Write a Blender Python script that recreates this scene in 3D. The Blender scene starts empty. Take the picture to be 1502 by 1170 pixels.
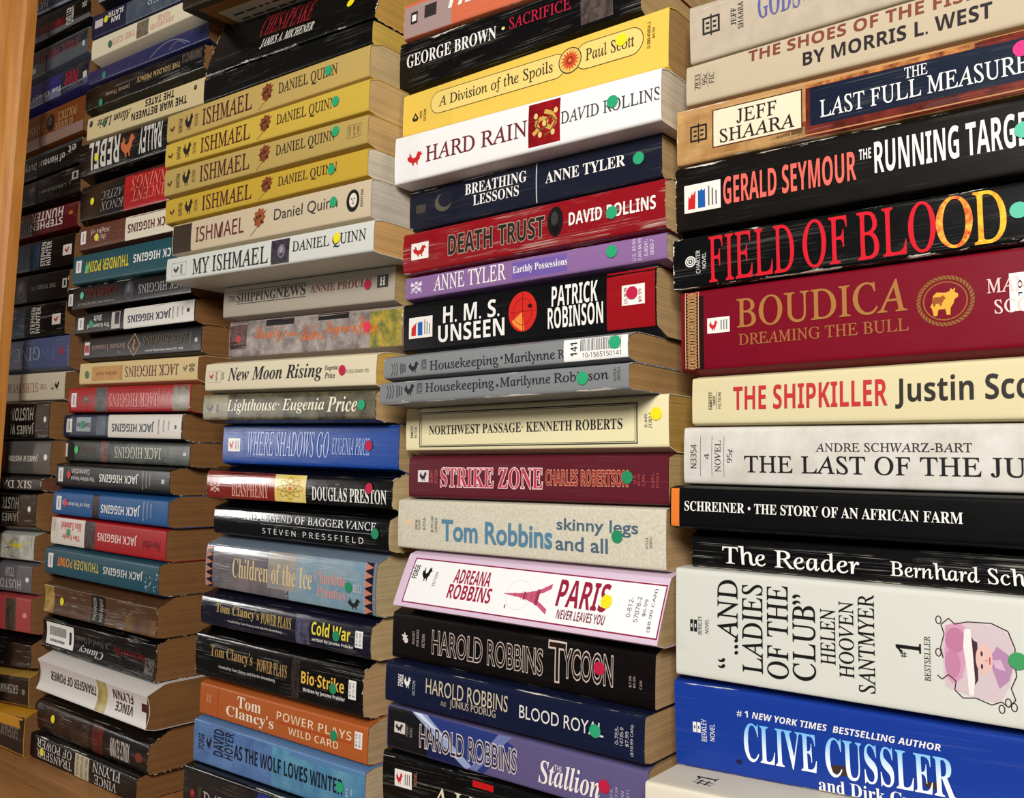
import bpy, bmesh, math, random
from mathutils import Matrix, Vector
SC = bpy.context.scene
COL = SC.collection
rnd = random.Random(7)

# ------------------------------------------------------------------ camera, world, lights, exposure
cam = bpy.data.objects.new('camera', bpy.data.cameras.new('camera'))
cam.data.sensor_width = 36.0
cam.data.lens = 36.0 * 1330 / 1502
cam.data.clip_start = 0.01
cam.matrix_world = Matrix([[0.792665, 0.027475, 0.609038, 0], [0.609321, -0.068895, -0.789925, -0.403177], [0.020256, 0.997246, -0.071352, 0], [0, 0, 0, 1]])
COL.objects.link(cam)
SC.camera = cam
SC.view_settings.view_transform = 'Standard'
SC.view_settings.look = 'None'
SC.view_settings.gamma = 1
SC.view_settings.exposure = 0.0
world = bpy.data.worlds.new('dim_room')
world.use_nodes = True
SC.world = world
world.node_tree.nodes['Background'].inputs[0].default_value = (1.0, 0.965, 0.92, 1)
world.node_tree.nodes['Background'].inputs[1].default_value = 0.09
def area(name, loc, target, sx, sy, power, color):
    d = bpy.data.lights.new(name, 'AREA')
    d.shape = 'RECTANGLE'; d.size = sx; d.size_y = sy; d.energy = power; d.color = color
    o = bpy.data.objects.new(name, d)
    o.location = loc
    o.rotation_euler = (Vector(target) - Vector(loc)).to_track_quat('-Z', 'Y').to_euler()
    COL.objects.link(o)
    return o
area('ceiling_lamp', (0.27, -1.0, 0.45), (-0.25, 0, 0), 0.4, 0.3, 18.5, (1.0, 0.965, 0.92))
area('side_lamp', (-1.95, -1.02, 0.10), (-0.5, 0, -0.05), 0.05, 0.24, 4.2, (1.0, 0.97, 0.93))

# ------------------------------------------------------------------ materials
def lin(c):
    return tuple(((v / 255) / 12.92 if v / 255 <= 0.04045 else ((v / 255 + 0.055) / 1.055) ** 2.4) for v in c) + (1.0,)
def node(nt, typ, **kw):
    n = nt.nodes.new(typ)
    for k, v in kw.items(): setattr(n, k, v)
    return n
def math_node(nt, op, a, b=None, clamp=False):
    n = node(nt, 'ShaderNodeMath', operation=op, use_clamp=clamp)
    for i, v in enumerate((a, b)):
        if v is None: continue
        if isinstance(v, (int, float)): n.inputs[i].default_value = v
        else: nt.links.new(v, n.inputs[i])
    return n.outputs[0]
def make_worn_group():
    g = bpy.data.node_groups.new('worn_card', 'ShaderNodeTree')
    for nm, t in (('Color', 'NodeSocketColor'), ('Thick', 'NodeSocketFloat'), ('Length', 'NodeSocketFloat'), ('Wear', 'NodeSocketFloat'), ('Crease', 'NodeSocketFloat'), ('Rough', 'NodeSocketFloat'), ('Seed', 'NodeSocketFloat')):
        g.interface.new_socket(nm, in_out='INPUT', socket_type=t)
    g.interface.new_socket('Shader', in_out='OUTPUT', socket_type='NodeSocketShader')
    gi = node(g, 'NodeGroupInput'); go = node(g, 'NodeGroupOutput')
    L = g.links.new
    tc = node(g, 'ShaderNodeTexCoord')
    sep = node(g, 'ShaderNodeSeparateXYZ'); L(tc.outputs['Object'], sep.inputs[0])
    off = node(g, 'ShaderNodeCombineXYZ'); L(gi.outputs['Seed'], off.inputs[0]); L(gi.outputs['Seed'], off.inputs[2])
    add = node(g, 'ShaderNodeVectorMath', operation='ADD'); L(tc.outputs['Object'], add.inputs[0]); L(off.outputs[0], add.inputs[1])
    def noise(sx, sy, sz, detail=4, rough=0.6):
        m = node(g, 'ShaderNodeMapping'); m.inputs['Scale'].default_value = (sx, sy, sz); L(add.outputs[0], m.inputs[0])
        n = node(g, 'ShaderNodeTexNoise'); n.inputs['Scale'].default_value = 1; n.inputs['Detail'].default_value = detail; n.inputs['Roughness'].default_value = rough
        L(m.outputs[0], n.inputs['Vector'])
        return n.outputs[0]
    x, y, z = sep.outputs
    dz = math_node(g, 'MINIMUM', z, math_node(g, 'SUBTRACT', gi.outputs['Thick'], z))
    dx = math_node(g, 'MINIMUM', x, math_node(g, 'SUBTRACT', gi.outputs['Length'], x))
    dy = math_node(g, 'MAXIMUM', math_node(g, 'SUBTRACT', y, 0.0012), 0.0)
    d_edge = math_node(g, 'ADD', math_node(g, 'ABSOLUTE', math_node(g, 'SUBTRACT', dz, 0.0004)), math_node(g, 'MULTIPLY', dy, 1.0))
    d_end = math_node(g, 'ADD', math_node(g, 'MULTIPLY', dx, 1.6), 0.0003)
    d = math_node(g, 'MINIMUM', d_edge, d_end)
    n1 = noise(38, 300, 200, 6, 0.72)
    reach = math_node(g, 'MULTIPLY', math_node(g, 'MULTIPLY', math_node(g, 'SUBTRACT', n1, 0.485), 0.012), gi.outputs['Wear'])
    edge = math_node(g, 'MULTIPLY', math_node(g, 'SUBTRACT', reach, d), 3500.0, True)
    # long thin cracks along the spine
    n2 = noise(4, 40, 640, 3, 0.5)
    n3 = noise(26, 60, 120, 3, 0.6)
    ridge = math_node(g, 'ABSOLUTE', math_node(g, 'SUBTRACT', n2, 0.5))
    line = math_node(g, 'SUBTRACT', 1.0, math_node(g, 'MULTIPLY', ridge, 60.0), True)
    patch = math_node(g, 'MULTIPLY', math_node(g, 'SUBTRACT', n3, 0.48), 8.0, True)
    front = math_node(g, 'SUBTRACT', 1.0, math_node(g, 'MULTIPLY', math_node(g, 'MAXIMUM', math_node(g, 'SUBTRACT', y, 0.004), 0.0), 400.0), True)
    crack = math_node(g, 'MULTIPLY', math_node(g, 'MULTIPLY', math_node(g, 'MULTIPLY', line, patch), front), gi.outputs['Crease'], True)
    mask = math_node(g, 'MAXIMUM', edge, math_node(g, 'MULTIPLY', crack, 0.85), True)
    mix = node(g, 'ShaderNodeMix', data_type='RGBA'); L(mask, mix.inputs[0]); L(gi.outputs['Color'], mix.inputs[6]); mix.inputs[7].default_value = (0.70, 0.66, 0.57, 1)
    b = node(g, 'ShaderNodeBsdfPrincipled')
    L(mix.outputs[2], b.inputs['Base Color'])
    n4 = noise(60, 60, 90, 4, 0.6)
    r = math_node(g, 'ADD', gi.outputs['Rough'], math_node(g, 'MULTIPLY', math_node(g, 'SUBTRACT', n4, 0.5), 0.14))
    L(math_node(g, 'ADD', r, math_node(g, 'MULTIPLY', mask, 0.3), True), b.inputs['Roughness'])
    L(math_node(g, 'SUBTRACT', 0.62, math_node(g, 'MULTIPLY', gi.outputs['Rough'], 1.1), True), b.inputs['Specular IOR Level'])
    bump = node(g, 'ShaderNodeBump'); bump.inputs['Strength'].default_value = 0.35; bump.inputs['Distance'].default_value = 0.0006
    wav = noise(14, 60, 260, 4, 0.6)
    h = math_node(g, 'SUBTRACT', math_node(g, 'MULTIPLY', wav, math_node(g, 'ADD', math_node(g, 'MULTIPLY', gi.outputs['Crease'], 1.2), 0.35)), math_node(g, 'MULTIPLY', crack, 0.5))
    L(h, bump.inputs['Height']); L(bump.outputs[0], b.inputs['Normal'])
    L(b.outputs[0], go.inputs[0])
    return g
WORN = make_worn_group()
def color_input(nt, c, sock):
    """plain colour, two-colour printed mottling or a two-colour printed blend"""
    if isinstance(c[0], str):
        tc = node(nt, 'ShaderNodeTexCoord')
        ramp = node(nt, 'ShaderNodeValToRGB')
        ramp.color_ramp.elements[0].color = lin(c[1]); ramp.color_ramp.elements[1].color = lin(c[2])
        if c[0] == 'noise':
            n = node(nt, 'ShaderNodeTexNoise'); n.inputs['Scale'].default_value = c[3] * 4; n.inputs['Detail'].default_value = 6; n.inputs['Roughness'].default_value = 0.65
            nt.links.new(tc.outputs['Object'], n.inputs['Vector']); nt.links.new(n.outputs[0], ramp.inputs[0])
            ramp.color_ramp.elements[0].position = 0.36; ramp.color_ramp.elements[1].position = 0.64
        else:
            s = node(nt, 'ShaderNodeSeparateXYZ'); nt.links.new(tc.outputs['Generated'], s.inputs[0]); nt.links.new(s.outputs[2], ramp.inputs[0])
            ramp.color_ramp.elements[0].position = 0.2; ramp.color_ramp.elements[1].position = 0.95
        nt.links.new(ramp.outputs[0], sock)
    else:
        sock.default_value = lin(c)
def card_material(name, c, T, L, wear, crease, rough, seed):
    m = bpy.data.materials.new(name); m.use_nodes = True
    nt = m.node_tree; nt.nodes.clear()
    g = node(nt, 'ShaderNodeGroup'); g.node_tree = WORN
    color_input(nt, c, g.inputs['Color'])
    for k, v in (('Thick', T), ('Length', L), ('Wear', wear), ('Crease', crease), ('Rough', rough), ('Seed', seed)): g.inputs[k].default_value = v
    o = node(nt, 'ShaderNodeOutputMaterial'); nt.links.new(g.outputs[0], o.inputs[0])
    return m
INKS = {}
def ink(c, rough=0.38):
    key = (str(c), round(rough, 2))
    if key not in INKS:
        m = bpy.data.materials.new('printing_ink'); m.use_nodes = True
        b = m.node_tree.nodes['Principled BSDF']; b.inputs['Roughness'].default_value = rough; b.inputs['Specular IOR Level'].default_value = 0.25
        color_input(m.node_tree, c, b.inputs['Base Color'])
        INKS[key] = m
    return INKS[key]
PAGES = {}
def page_material(c):  # page colour of the two leftmost stacks is darkened to include shade between stacks
    if c not in PAGES:
        m = bpy.data.materials.new('page_edges'); m.use_nodes = True
        nt = m.node_tree; b = nt.nodes['Principled BSDF']; b.inputs['Roughness'].default_value = 0.85
        tc = node(nt, 'ShaderNodeTexCoord'); mp = node(nt, 'ShaderNodeMapping'); mp.inputs['Scale'].default_value = (3, 3, 1400)
        nt.links.new(tc.outputs['Object'], mp.inputs[0])
        n = node(nt, 'ShaderNodeTexNoise'); n.inputs['Scale'].default_value = 1; n.inputs['Detail'].default_value = 2
        nt.links.new(mp.outputs[0], n.inputs['Vector'])
        n2 = node(nt, 'ShaderNodeTexNoise'); n2.inputs['Scale'].default_value = 45; n2.inputs['Detail'].default_value = 4
        nt.links.new(tc.outputs['Object'], n2.inputs['Vector'])
        mx = math_node(nt, 'ADD', math_node(nt, 'MULTIPLY', n.outputs[0], 0.7), math_node(nt, 'MULTIPLY', n2.outputs[0], 0.3))
        r = node(nt, 'ShaderNodeValToRGB'); nt.links.new(mx, r.inputs[0])
        r.color_ramp.elements[0].position = 0.3; r.color_ramp.elements[1].position = 0.65
        r.color_ramp.elements[0].color = lin(tuple(v * 0.80 for v in c)); r.color_ramp.elements[1].color = lin(c)
        nt.links.new(r.outputs[0], b.inputs['Base Color'])
        bp = node(nt, 'ShaderNodeBump'); bp.inputs['Strength'].default_value = 0.4; bp.inputs['Distance'].default_value = 0.0003
        nt.links.new(n.outputs[0], bp.inputs['Height']); nt.links.new(bp.outputs[0], b.inputs['Normal'])
        PAGES[c] = m
    return PAGES[c]
def wood_material(name, c1, c2, axis):
    m = bpy.data.materials.new(name); m.use_nodes = True
    nt = m.node_tree; b = nt.nodes['Principled BSDF']; b.inputs['Roughness'].default_value = 0.5
    tc = node(nt, 'ShaderNodeTexCoord'); mp = node(nt, 'ShaderNodeMapping')
    s = [70, 70, 70]; s[axis] = 5; mp.inputs['Scale'].default_value = s
    nt.links.new(tc.outputs['Object'], mp.inputs[0])
    n = node(nt, 'ShaderNodeTexNoise'); n.inputs['Scale'].default_value = 1; n.inputs['Detail'].default_value = 8; n.inputs['Roughness'].default_value = 0.65; n.inputs['Distortion'].default_value = 0.6
    nt.links.new(mp.outputs[0], n.inputs['Vector'])
    r = node(nt, 'ShaderNodeValToRGB'); nt.links.new(n.outputs[0], r.inputs[0])
    r.color_ramp.elements[0].position = 0.32; r.color_ramp.elements[1].position = 0.68
    r.color_ramp.elements[0].color = lin(c1); r.color_ramp.elements[1].color = lin(c2)
    nt.links.new(r.outputs[0], b.inputs['Base Color'])
    bp = node(nt, 'ShaderNodeBump'); bp.inputs['Strength'].default_value = 0.25; bp.inputs['Distance'].default_value = 0.0006
    nt.links.new(n.outputs[0], bp.inputs['Height']); nt.links.new(bp.outputs[0], b.inputs['Normal'])
    return m

# ------------------------------------------------------------------ lettering: every piece of text first becomes a curve, all are meshed in one pass
BASES = {'B': (0x1D400, 0x1D7CE), 'I': (0x1D434, 0x1D7CE), 'R': (0x1D434, 0x1D7CE), 'BI': (0x1D468, 0x1D7CE), 'C': (0x1D4D0, 0x1D7CE),
         'S': (0x1D5A0, 0x1D7E2), 'SB': (0x1D5D4, 0x1D7EC), 'SBI': (0x1D63C, 0x1D7EC), 'M': (0x1D670, 0x1D7F6)}
def styled(s, st):
    if st not in BASES: return s
    b, d = BASES[st]; out = ''
    for c in s:
        if 'A' <= c <= 'Z': out += chr(b + ord(c) - 65)
        elif 'a' <= c <= 'z':
            k = b + 26 + ord(c) - 97
            out += '\u210E' if k == 0x1D455 else chr(k)
        elif '0' <= c <= '9': out += chr(d + int(c))
        elif c == 'É': out += chr(b + 4) 
        elif c in '“”': out += {'“': '\u201C', '”': '\u201D'}[c]
        else: out += c
    return out
SHEAR = {'R': 0.27}
FATTEN = {'R': 0.007, 'S': 0.004}
TEXT_REQ = {}
def request_text(s, st, off):
    key = (s, st, round(off, 3))
    if key in TEXT_REQ: return
    cu = bpy.data.curves.new('lettering', 'FONT')
    cu.body = styled(s, st); cu.size = 1.0; cu.resolution_u = 3
    cu.offset = off + FATTEN.get(st, 0)
    TEXT_REQ[key] = bpy.data.objects.new('lettering', cu)
    COL.objects.link(TEXT_REQ[key])
TEXT_GEO = {}
def mesh_all_text():
    dg = bpy.context.evaluated_depsgraph_get()
    dg.update()
    for key, o in TEXT_REQ.items():
        me = o.evaluated_get(dg).to_mesh()
        vs = [(v.co.x - SHEAR.get(key[1], 0) * v.co.y, v.co.y) for v in me.vertices]
        TEXT_GEO[key] = (vs, [tuple(p.vertices) for p in me.polygons])
        o.evaluated_get(dg).to_mesh_clear()
    for o in TEXT_REQ.values():
        cu = o.data
        bpy.data.objects.remove(o); bpy.data.curves.remove(cu)

# ------------------------------------------------------------------ books
LAYER = 0.00004
CARD = 0.00035
class Shape:
    """the outer form of one paperback in its own coordinates: x along the spine, y into the shelf, z up"""
    def __init__(s, d):
        s.L, s.T0, s.T1, s.W, s.sag, s.sl = d['L'], d['T0'], d['T1'], d['W'], d['sag'] / 1000, d['sl']
        s.cb, s.ct = d['cb'], d['ct']
        s.r = min(0.0016, 0.2 * min(s.T0, s.T1))
    def T(s, x): return s.T0 + (s.T1 - s.T0) * x / s.L
    def Z(s, x, v): return s.cb + v * (s.T(x) - s.cb - s.ct)
    def front(s, x, z):
        F = s.T(x) - s.cb - s.ct; v = min(1, max(0, (z - s.cb) / F)); w = 2 * v - 1
        y = -s.sag * (1 - w * w) + s.sl * v
        d = min(v, 1 - v) * F
        if d < s.r: y += (s.r - math.sqrt(max(0, s.r * s.r - (s.r - d) ** 2))) * (1.0 if (s.cb if v < .5 else s.ct) < 0.001 else 0.45)
        return y
    def profile(s, x, inset):
        T = s.T(x); n = 20
        yb = s.front(x, s.cb) + s.cb * 1.5 + 0.004; yt = s.front(x, T - s.ct) + s.ct * 1.5 + 0.004
        pts = [(s.W, inset), (s.W * 0.5, inset), (yb + 0.006, inset), (yb, inset + s.cb * 0.06)]
        for i in range(n + 1):
            v = 0.5 - 0.5 * math.cos(math.pi * i / n)
            z = s.Z(x, v)
            pts.append((s.front(x, z) + inset * 1.15, z + inset * (1 - 2 * v)))
        pts += [(yt, T - inset - s.ct * 0.06), (yt + 0.006, T - inset), (s.W * 0.5, T - inset), (s.W, T - inset)]
        return pts
def link_mesh(name, verts, faces, mats, parent, smooth=False, fmats=None):
    me = bpy.data.meshes.new(name)
    me.from_pydata(verts, [], faces)
    for m in mats: me.materials.append(m)
    if fmats: me.polygons.foreach_set('material_index', fmats)
    if smooth: me.polygons.foreach_set('use_smooth', [True] * len(me.polygons))
    me.update()
    o = bpy.data.objects.new(name, me); COL.objects.link(o); o.parent = parent
    return o
def make_cover(sh, mat, parent):
    xs = [0, 0.004] + [sh.L * k / 8 for k in range(1, 8)] + [sh.L - 0.004, sh.L]
    verts, faces = [], []
    loops = []
    for x in xs:
        out = sh.profile(x, 0); inn = sh.profile(x, CARD)
        base = len(verts)
        verts += [(x, y, z) for y, z in out] + [(x, y, z) for y, z in reversed(inn)]
        loops.append((base, 2 * len(out), len(out)))
    for (b0, n, h), (b1, _, _) in zip(loops, loops[1:]):
        for i in range(n):
            j = (i + 1) % n
            faces.append((b0 + i, b0 + j, b1 + j, b1 + i))
    for k, (b, n, h) in enumerate((loops[0], loops[-1])):
        for i in range(h - 1):
            f = (b + i, b + n - 1 - i, b + n - 2 - i, b + i + 1)
            faces.append(f if k == 0 else f[::-1])
    o = link_mesh('cover', verts, faces, [mat], parent, True)
    o.data.set_sharp_from_angle(angle=math.radians(38)) if hasattr(o.data, 'set_sharp_from_angle') else None
    return o
def make_pages(sh, mat, parent):
    gap = 0.0004; g = CARD + 0.00012
    verts, faces = [], []
    rings = []
    for x in (gap, sh.L - gap):
        pts = sh.profile(x, g)
        pts = [(min(y, sh.W - 0.0012), z) for y, z in pts]
        rings.append((len(verts), len(pts)))
        verts += [(x, y, z) for y, z in pts]
    n = rings[0][1]
    for i in range(n):
        j = (i + 1) % n
        faces.append((i, j, n + j, n + i))
    for k, b in enumerate((0, n)):
        for i in range(n // 2):
            a, c, d, e = b + i, b + n - 1 - i, b + n - 2 - i, b + i + 1
            if e == d: f = (a, c, d)
            elif e > d: continue
            else: f = (a, c, d, e)
            faces.append(f if k == 0 else f[::-1])
    return link_mesh('page_block', verts, faces, [mat], parent)
def conform(sh, polys, lay):
    """polys: list of (verts2d, faces) with (x, z) in metres on the spine; cut so that they follow its curve and lay just on it"""
    bm = bmesh.new()
    for vs, fs in polys:
        bv = [bm.verts.new((x, 0, z)) for x, z in vs]
        for f in fs:
            try: bm.faces.new([bv[i] for i in f])
            except ValueError: pass
    if not bm.verts:
        bm.free(); return [], []
    z0 = min(v.co.z for v in bm.verts); z1 = max(v.co.z for v in bm.verts)
    T = max(sh.T0, sh.T1)
    if abs(sh.sag) > 0.0001 or z0 < sh.cb + sh.r or z1 > T - sh.ct - sh.r:
        F = T - sh.cb - sh.ct; c0 = sh.cb; c1 = T - sh.ct
        cuts = [c0 + F * k / 9 for k in range(1, 9)] + [c0 + sh.r * q for q in (0.12, 0.35, 0.7)] + [c1 - sh.r * q for q in (0.12, 0.35, 0.7)]
        for c in cuts:
            if z0 + 1e-5 < c < z1 - 1e-5:
                bmesh.ops.bisect_plane(bm, geom=bm.verts[:] + bm.edges[:] + bm.faces[:], plane_co=(0, 0, c), plane_no=(0, 0, 1))
    vs = []
    bm.verts.index_update()
    for v in bm.verts: vs.append((v.co.x, sh.front(v.co.x, v.co.z) - LAYER * lay, v.co.z))
    fs = [tuple(v.index for v in f.verts) for f in bm.faces]
    fs = [f if facing(vs, f) else f[::-1] for f in fs]
    bm.free()
    return vs, fs
def facing(vs, f):
    a, b, c = (Vector(vs[i]) for i in f[:3])
    n = (b - a).cross(c - a)
    return n.y <= 0
def merge(lst):
    V, F, M = [], [], []
    for (vs, fs, mi) in lst:
        b = len(V); V += vs; F += [tuple(i + b for i in f) for f in fs]; M += [mi] * len(fs)
    return V, F, M

# --- flat drawing helpers, all in a box of w x h metres
def disc(cx, cy, rx, ry, n=28): return [(cx + rx * math.cos(2 * math.pi * i / n), cy + ry * math.sin(2 * math.pi * i / n)) for i in range(n)]
def line(p, q, t):
    dx, dy = q[0] - p[0], q[1] - p[1]; l = math.hypot(dx, dy) or 1
    nx, ny = -dy / l * t / 2, dx / l * t / 2
    return [(p[0] + nx, p[1] + ny), (p[0] - nx, p[1] - ny), (q[0] - nx, q[1] - ny), (q[0] + nx, q[1] + ny)]
def rect(x0, y0, x1, y1): return [(x0, y0), (x1, y0), (x1, y1), (x0, y1)]
def curve(pts, t): return [line(a, b, t) for a, b in zip(pts, pts[1:])]
def ringp(cx, cy, rx, ry, t, n=36): 
    P = [(cx + rx * math.cos(2 * math.pi * i / n), cy + ry * math.sin(2 * math.pi * i / n)) for i in range(n + 1)]
    return curve(P, t)
def graphic(kind, w, h, c, c2):
    """list of (polygon, colour, order)"""
    m = min(w, h); out = []
    def a(poly, col=c, o=0): out.append((poly, col, o))
    def many(ps, col=c, o=0):
        for p in ps: a(p, col, o)
    WHT = (235, 230, 222)
    if kind == 'frame':
        t = c2[0] * 0.00014
        many([rect(0, 0, w, t), rect(0, h - t, w, h), rect(0, t, t, h - t), rect(w - t, t, w, h - t)])
    elif kind == 'box':
        t = m * .12
        many([rect(0, 0, w, t), rect(0, h - t, w, h), rect(0, t, t, h - t), rect(w - t, t, w, h - t), rect(w * .46, -h * .12, w * .54, h * 1.12)])
        many([rect(w * .2, h * .3, w * .4, h * .42), rect(w * .2, h * .58, w * .4, h * .7), rect(w * .6, h * .3, w * .8, h * .42), rect(w * .6, h * .58, w * .8, h * .7)])
    elif kind == 'harper':
        a(rect(0, 0, w, h), WHT)
        a([(w * .1, h * .12), (w * .3, h * .12), (w * .32, h * .8), (w * .24, h * .6), (w * .22, h * .72), (w * .16, h * .5), (w * .12, h * .62)], (200, 35, 40), 1)
        a([(w * .38, h * .12), (w * .58, h * .12), (w * .58, h * .78), (w * .52, h * .72), (w * .48, h * .8), (w * .43, h * .72), (w * .38, h * .78)], (30, 90, 165), 1)
        for k in range(3): a(rect(w * (.66 + .1 * k), h * .15, w * (.70 + .1 * k), h * (.85 - .1 * k)), (110, 108, 105), 1)
    elif kind == 'bantam':
        a(rect(0, 0, w, h), WHT)
        many(rooster(w * .08, h * .12, w * .42, h * .76), (200, 40, 40), 1)
        for k in range(3): a(rect(w * (.6 + .12 * k), h * .18, w * (.65 + .12 * k), h * .82), (110, 108, 105), 1)
    elif kind in ('rooster', 'bird'): many(rooster(0, 0, w, h))
    elif kind == 'spiral':
        many(ringp(w / 2, h / 2, w * .48, h * .48, m * .12)); many(ringp(w / 2, h / 2, w * .28, h * .28, m * .12)); a(disc(w / 2, h / 2, w * .1, h * .1))
    elif kind == 'celtic':
        n = 30; t = w * .1
        for ph in (0, math.pi):
            for k in (1, 1.0):
                P = [(w * (.5 + .34 * math.sin(ph + i * .62)), h * i / (n * 4)) for i in range(n * 4 + 1)]
                many(curve(P, t))
        for i in range(n + 1):
            a(disc(w * .5, h * min(1, (i + .5) / (n + 1)), w * .1, h * .006, 8))
        many([rect(0, 0, w * .06, h), rect(w * .94, 0, w, h)])
    elif kind == 'medallion':
        many(ringp(w / 2, h / 2, w * .46, h * .46, m * .07)); many(ringp(w / 2, h / 2, w * .37, h * .37, m * .025))
        n = 40
        for i in range(n):
            t = 2 * math.pi * i / n
            a(line((w / 2 + w * .43 * math.cos(t), h / 2 + h * .43 * math.sin(t)), (w / 2 + w * .49 * math.cos(t + .12), h / 2 + h * .49 * math.sin(t + .12)), m * .02), (90, 50, 26), 1)
        bull = [(.30, .22), (.36, .22), (.38, .34), (.50, .34), (.52, .22), (.58, .22), (.59, .36), (.64, .44), (.66, .52), (.72, .56), (.72, .62), (.66, .66), (.68, .74), (.63, .70), (.60, .74), (.58, .68), (.50, .66), (.36, .68), (.30, .62), (.28, .48), (.24, .40), (.27, .38)]
        a([(w * x, h * y) for x, y in bull], (222, 168, 60), 1)
        a([(w * (.4 + (x - .5) * .5), h * (.52 + (y - .5) * .4)) for x, y in bull], (150, 80, 30), 2)
    elif kind == 'bk':
        many([rect(0, 0, w * .45, h), rect(w * .55, 0, w, h)]); many([rect(w * .15, h * .35, w * .32, h * .65), rect(w * .68, h * .35, w * .85, h * .65)], (225, 225, 220) if sum(c) < 300 else (30, 50, 140), 1)
    elif kind == 'lady':
        X = lambda pts: [(w * x, h * y) for x, y in pts]
        a(X([(.10, .18), (.07, .55), (.10, .86), (.25, .93), (.80, .93), (.95, .78), (.97, .5), (.90, .28), (.78, .08), (.50, .10), (.30, .14)]), (206, 188, 192), 0)
        a(X([(.10, .55), (.12, .88), (.30, .92), (.42, .84), (.40, .60), (.32, .30), (.20, .22), (.12, .3)]), c2, 1)
        a(disc(w * .24, h * .72, w * .13, h * .14), (186, 120, 150), 2); a(disc(w * .2, h * .45, w * .1, h * .16), (190, 128, 158), 2)
        a(X([(.36, .86), (.44, .86), (.46, .6), (.48, .3), (.46, .12), (.40, .12), (.38, .4), (.34, .66)]), (232, 226, 222), 3)
        a(X([(.44, .80), (.47, .74), (.52, .72), (.52, .30), (.46, .22)]), (70, 44, 50), 2)
        a(disc(w * .60, h * .54, w * .105, h * .17), (222, 184, 176), 3)
        a(disc(w * .57, h * .60, w * .014, h * .03, 12), (60, 40, 44), 4); a(disc(w * .57, h * .46, w * .014, h * .03, 12), (60, 40, 44), 4)
        a(line((w * .61, h * .53), (w * .65, h * .53), m * .01), (170, 120, 112), 4); a(line((w * .67, h * .49), (w * .67, h * .57), m * .016), (180, 60, 70), 4)
        a(X([(.68, .58), (.76, .70), (.90, .62), (.95, .50), (.90, .34), (.78, .24), (.70, .44)]), (176, 132, 168), 2)
        a(X([(.70, .54), (.80, .56), (.86, .44), (.74, .46)]), (206, 176, 196), 3)
        t = m * .014
        P = [(.08, .5), (.05, .62), (.10, .78), (.06, .88), (.16, .96), (.24, .90), (.40, .94), (.70, .95), (.90, .88), (.98, .70), (.97, .55), (.99, .40), (.92, .26), (.97, .14), (.88, .05), (.80, .10), (.68, .05), (.48, .10), (.32, .08), (.22, .16), (.24, .26), (.14, .32), (.06, .26), (.0, .3)]
        many(curve(X(P), t), (60, 26, 40), 4)
        for cx, cy in ((.03, .93), (.02, .56), (.88, .10), (.95, .06), (.8, .02)):
            many(ringp(w * cx, h * cy, w * .035, h * .045, t, 14), (60, 26, 40), 4)
    elif kind in ('dot', 'stain'):
        if kind == 'dot': a(disc(w / 2, h / 2, w / 2, h / 2, 20))
        else:
            r = random.Random(int(w * 1e6))
            a([(w / 2 + w / 2 * (.7 + .3 * r.random()) * math.cos(t * .42), h / 2 + h / 2 * (.6 + .4 * r.random()) * math.sin(t * .42)) for t in range(15)])
    elif kind == 'tri': a([(w * .5, h), (0, h * .3), (w * .2, 0), (w * .8, 0), (w, h * .3)]); a([(w * .5, h * .7), (w * .28, h * .3), (w * .72, h * .3)], (215, 185, 90), 1)
    elif kind == 'pill':
        r = h / 2; n = 14; t = m * .03
        def p(i): 
            q = r - i
            return [(r + q * math.cos(math.pi / 2 + math.pi * k / n), r + q * math.sin(math.pi / 2 + math.pi * k / n)) for k in range(n + 1)] + [(w - r + q * math.cos(-math.pi / 2 + math.pi * k / n), r + q * math.sin(-math.pi / 2 + math.pi * k / n)) for k in range(n + 1)]
        a(p(0), c, 0); a(p(t), c2, 1)
    elif kind == 'sun':
        a(disc(w / 2, h / 2, w / 2, h / 2, 40), (70, 50, 36), 4); a(disc(w / 2, h / 2, w * .46, h * .46, 40), (222, 190, 96), 5)
        P = []
        for i in range(32):
            k = .42 if i % 2 == 0 else .25
            P.append((w / 2 + w * k * math.cos(math.pi * i / 16), h / 2 + h * k * math.sin(math.pi * i / 16)))
        a(P, c2, 6); a(disc(w / 2, h / 2, w * .16, h * .16), (150, 50, 26), 7); a(disc(w / 2, h / 2, w * .07, h * .07), (220, 130, 60), 8)
    elif kind == 'dragon':
        P = [(.1, .2), (.3, .35), (.2, .55), (.4, .7), (.6, .6), (.55, .4), (.75, .3), (.9, .5), (.75, .8), (.5, .9)]
        many(curve([(w * x, h * y) for x, y in P], m * .14)); many(curve([(w * x, h * (1 - y)) for x, y in P], m * .06), (120, 84, 40), 1)
        for x, y in ((.2, .8), (.8, .15), (.35, .15), (.9, .85), (.5, .5)): a(disc(w * x, h * y, m * .08, m * .1, 10), (225, 196, 120), 2)
    elif kind == 'moon': a(disc(w * .5, h * .5, w * .45, h * .45), c); a(disc(w * .62, h * .62, w * .38, h * .38), (30, 32, 46), 1)
    elif kind == 'oval':
        a(disc(w / 2, h / 2, w / 2, h / 2), c)
        a(disc(w * .45, h * .6, w * .22, h * .24), tuple(min(255, v + 34) for v in c), 1)
        a([(w * .2, h * .25), (w * .35, h * .4), (w * .6, h * .42), (w * .8, h * .25), (w * .5, h * .1)], tuple(v * .55 for v in c), 1)
    elif kind == 'crest':
        for x, y, s in ((.2, .7, .2), (.5, .82, .18), (.8, .7, .2), (.28, .32, .22), (.72, .32, .22), (.5, .12, .12), (.5, .5, .16)): a(disc(w * x, h * y, w * s * .7, h * s * .7, 9))
        many(curve([(w * .1, h * .1), (w * .9, h * .9)], m * .08)); many(curve([(w * .9, h * .1), (w * .1, h * .9)], m * .08))
    elif kind == 'radar':
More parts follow.
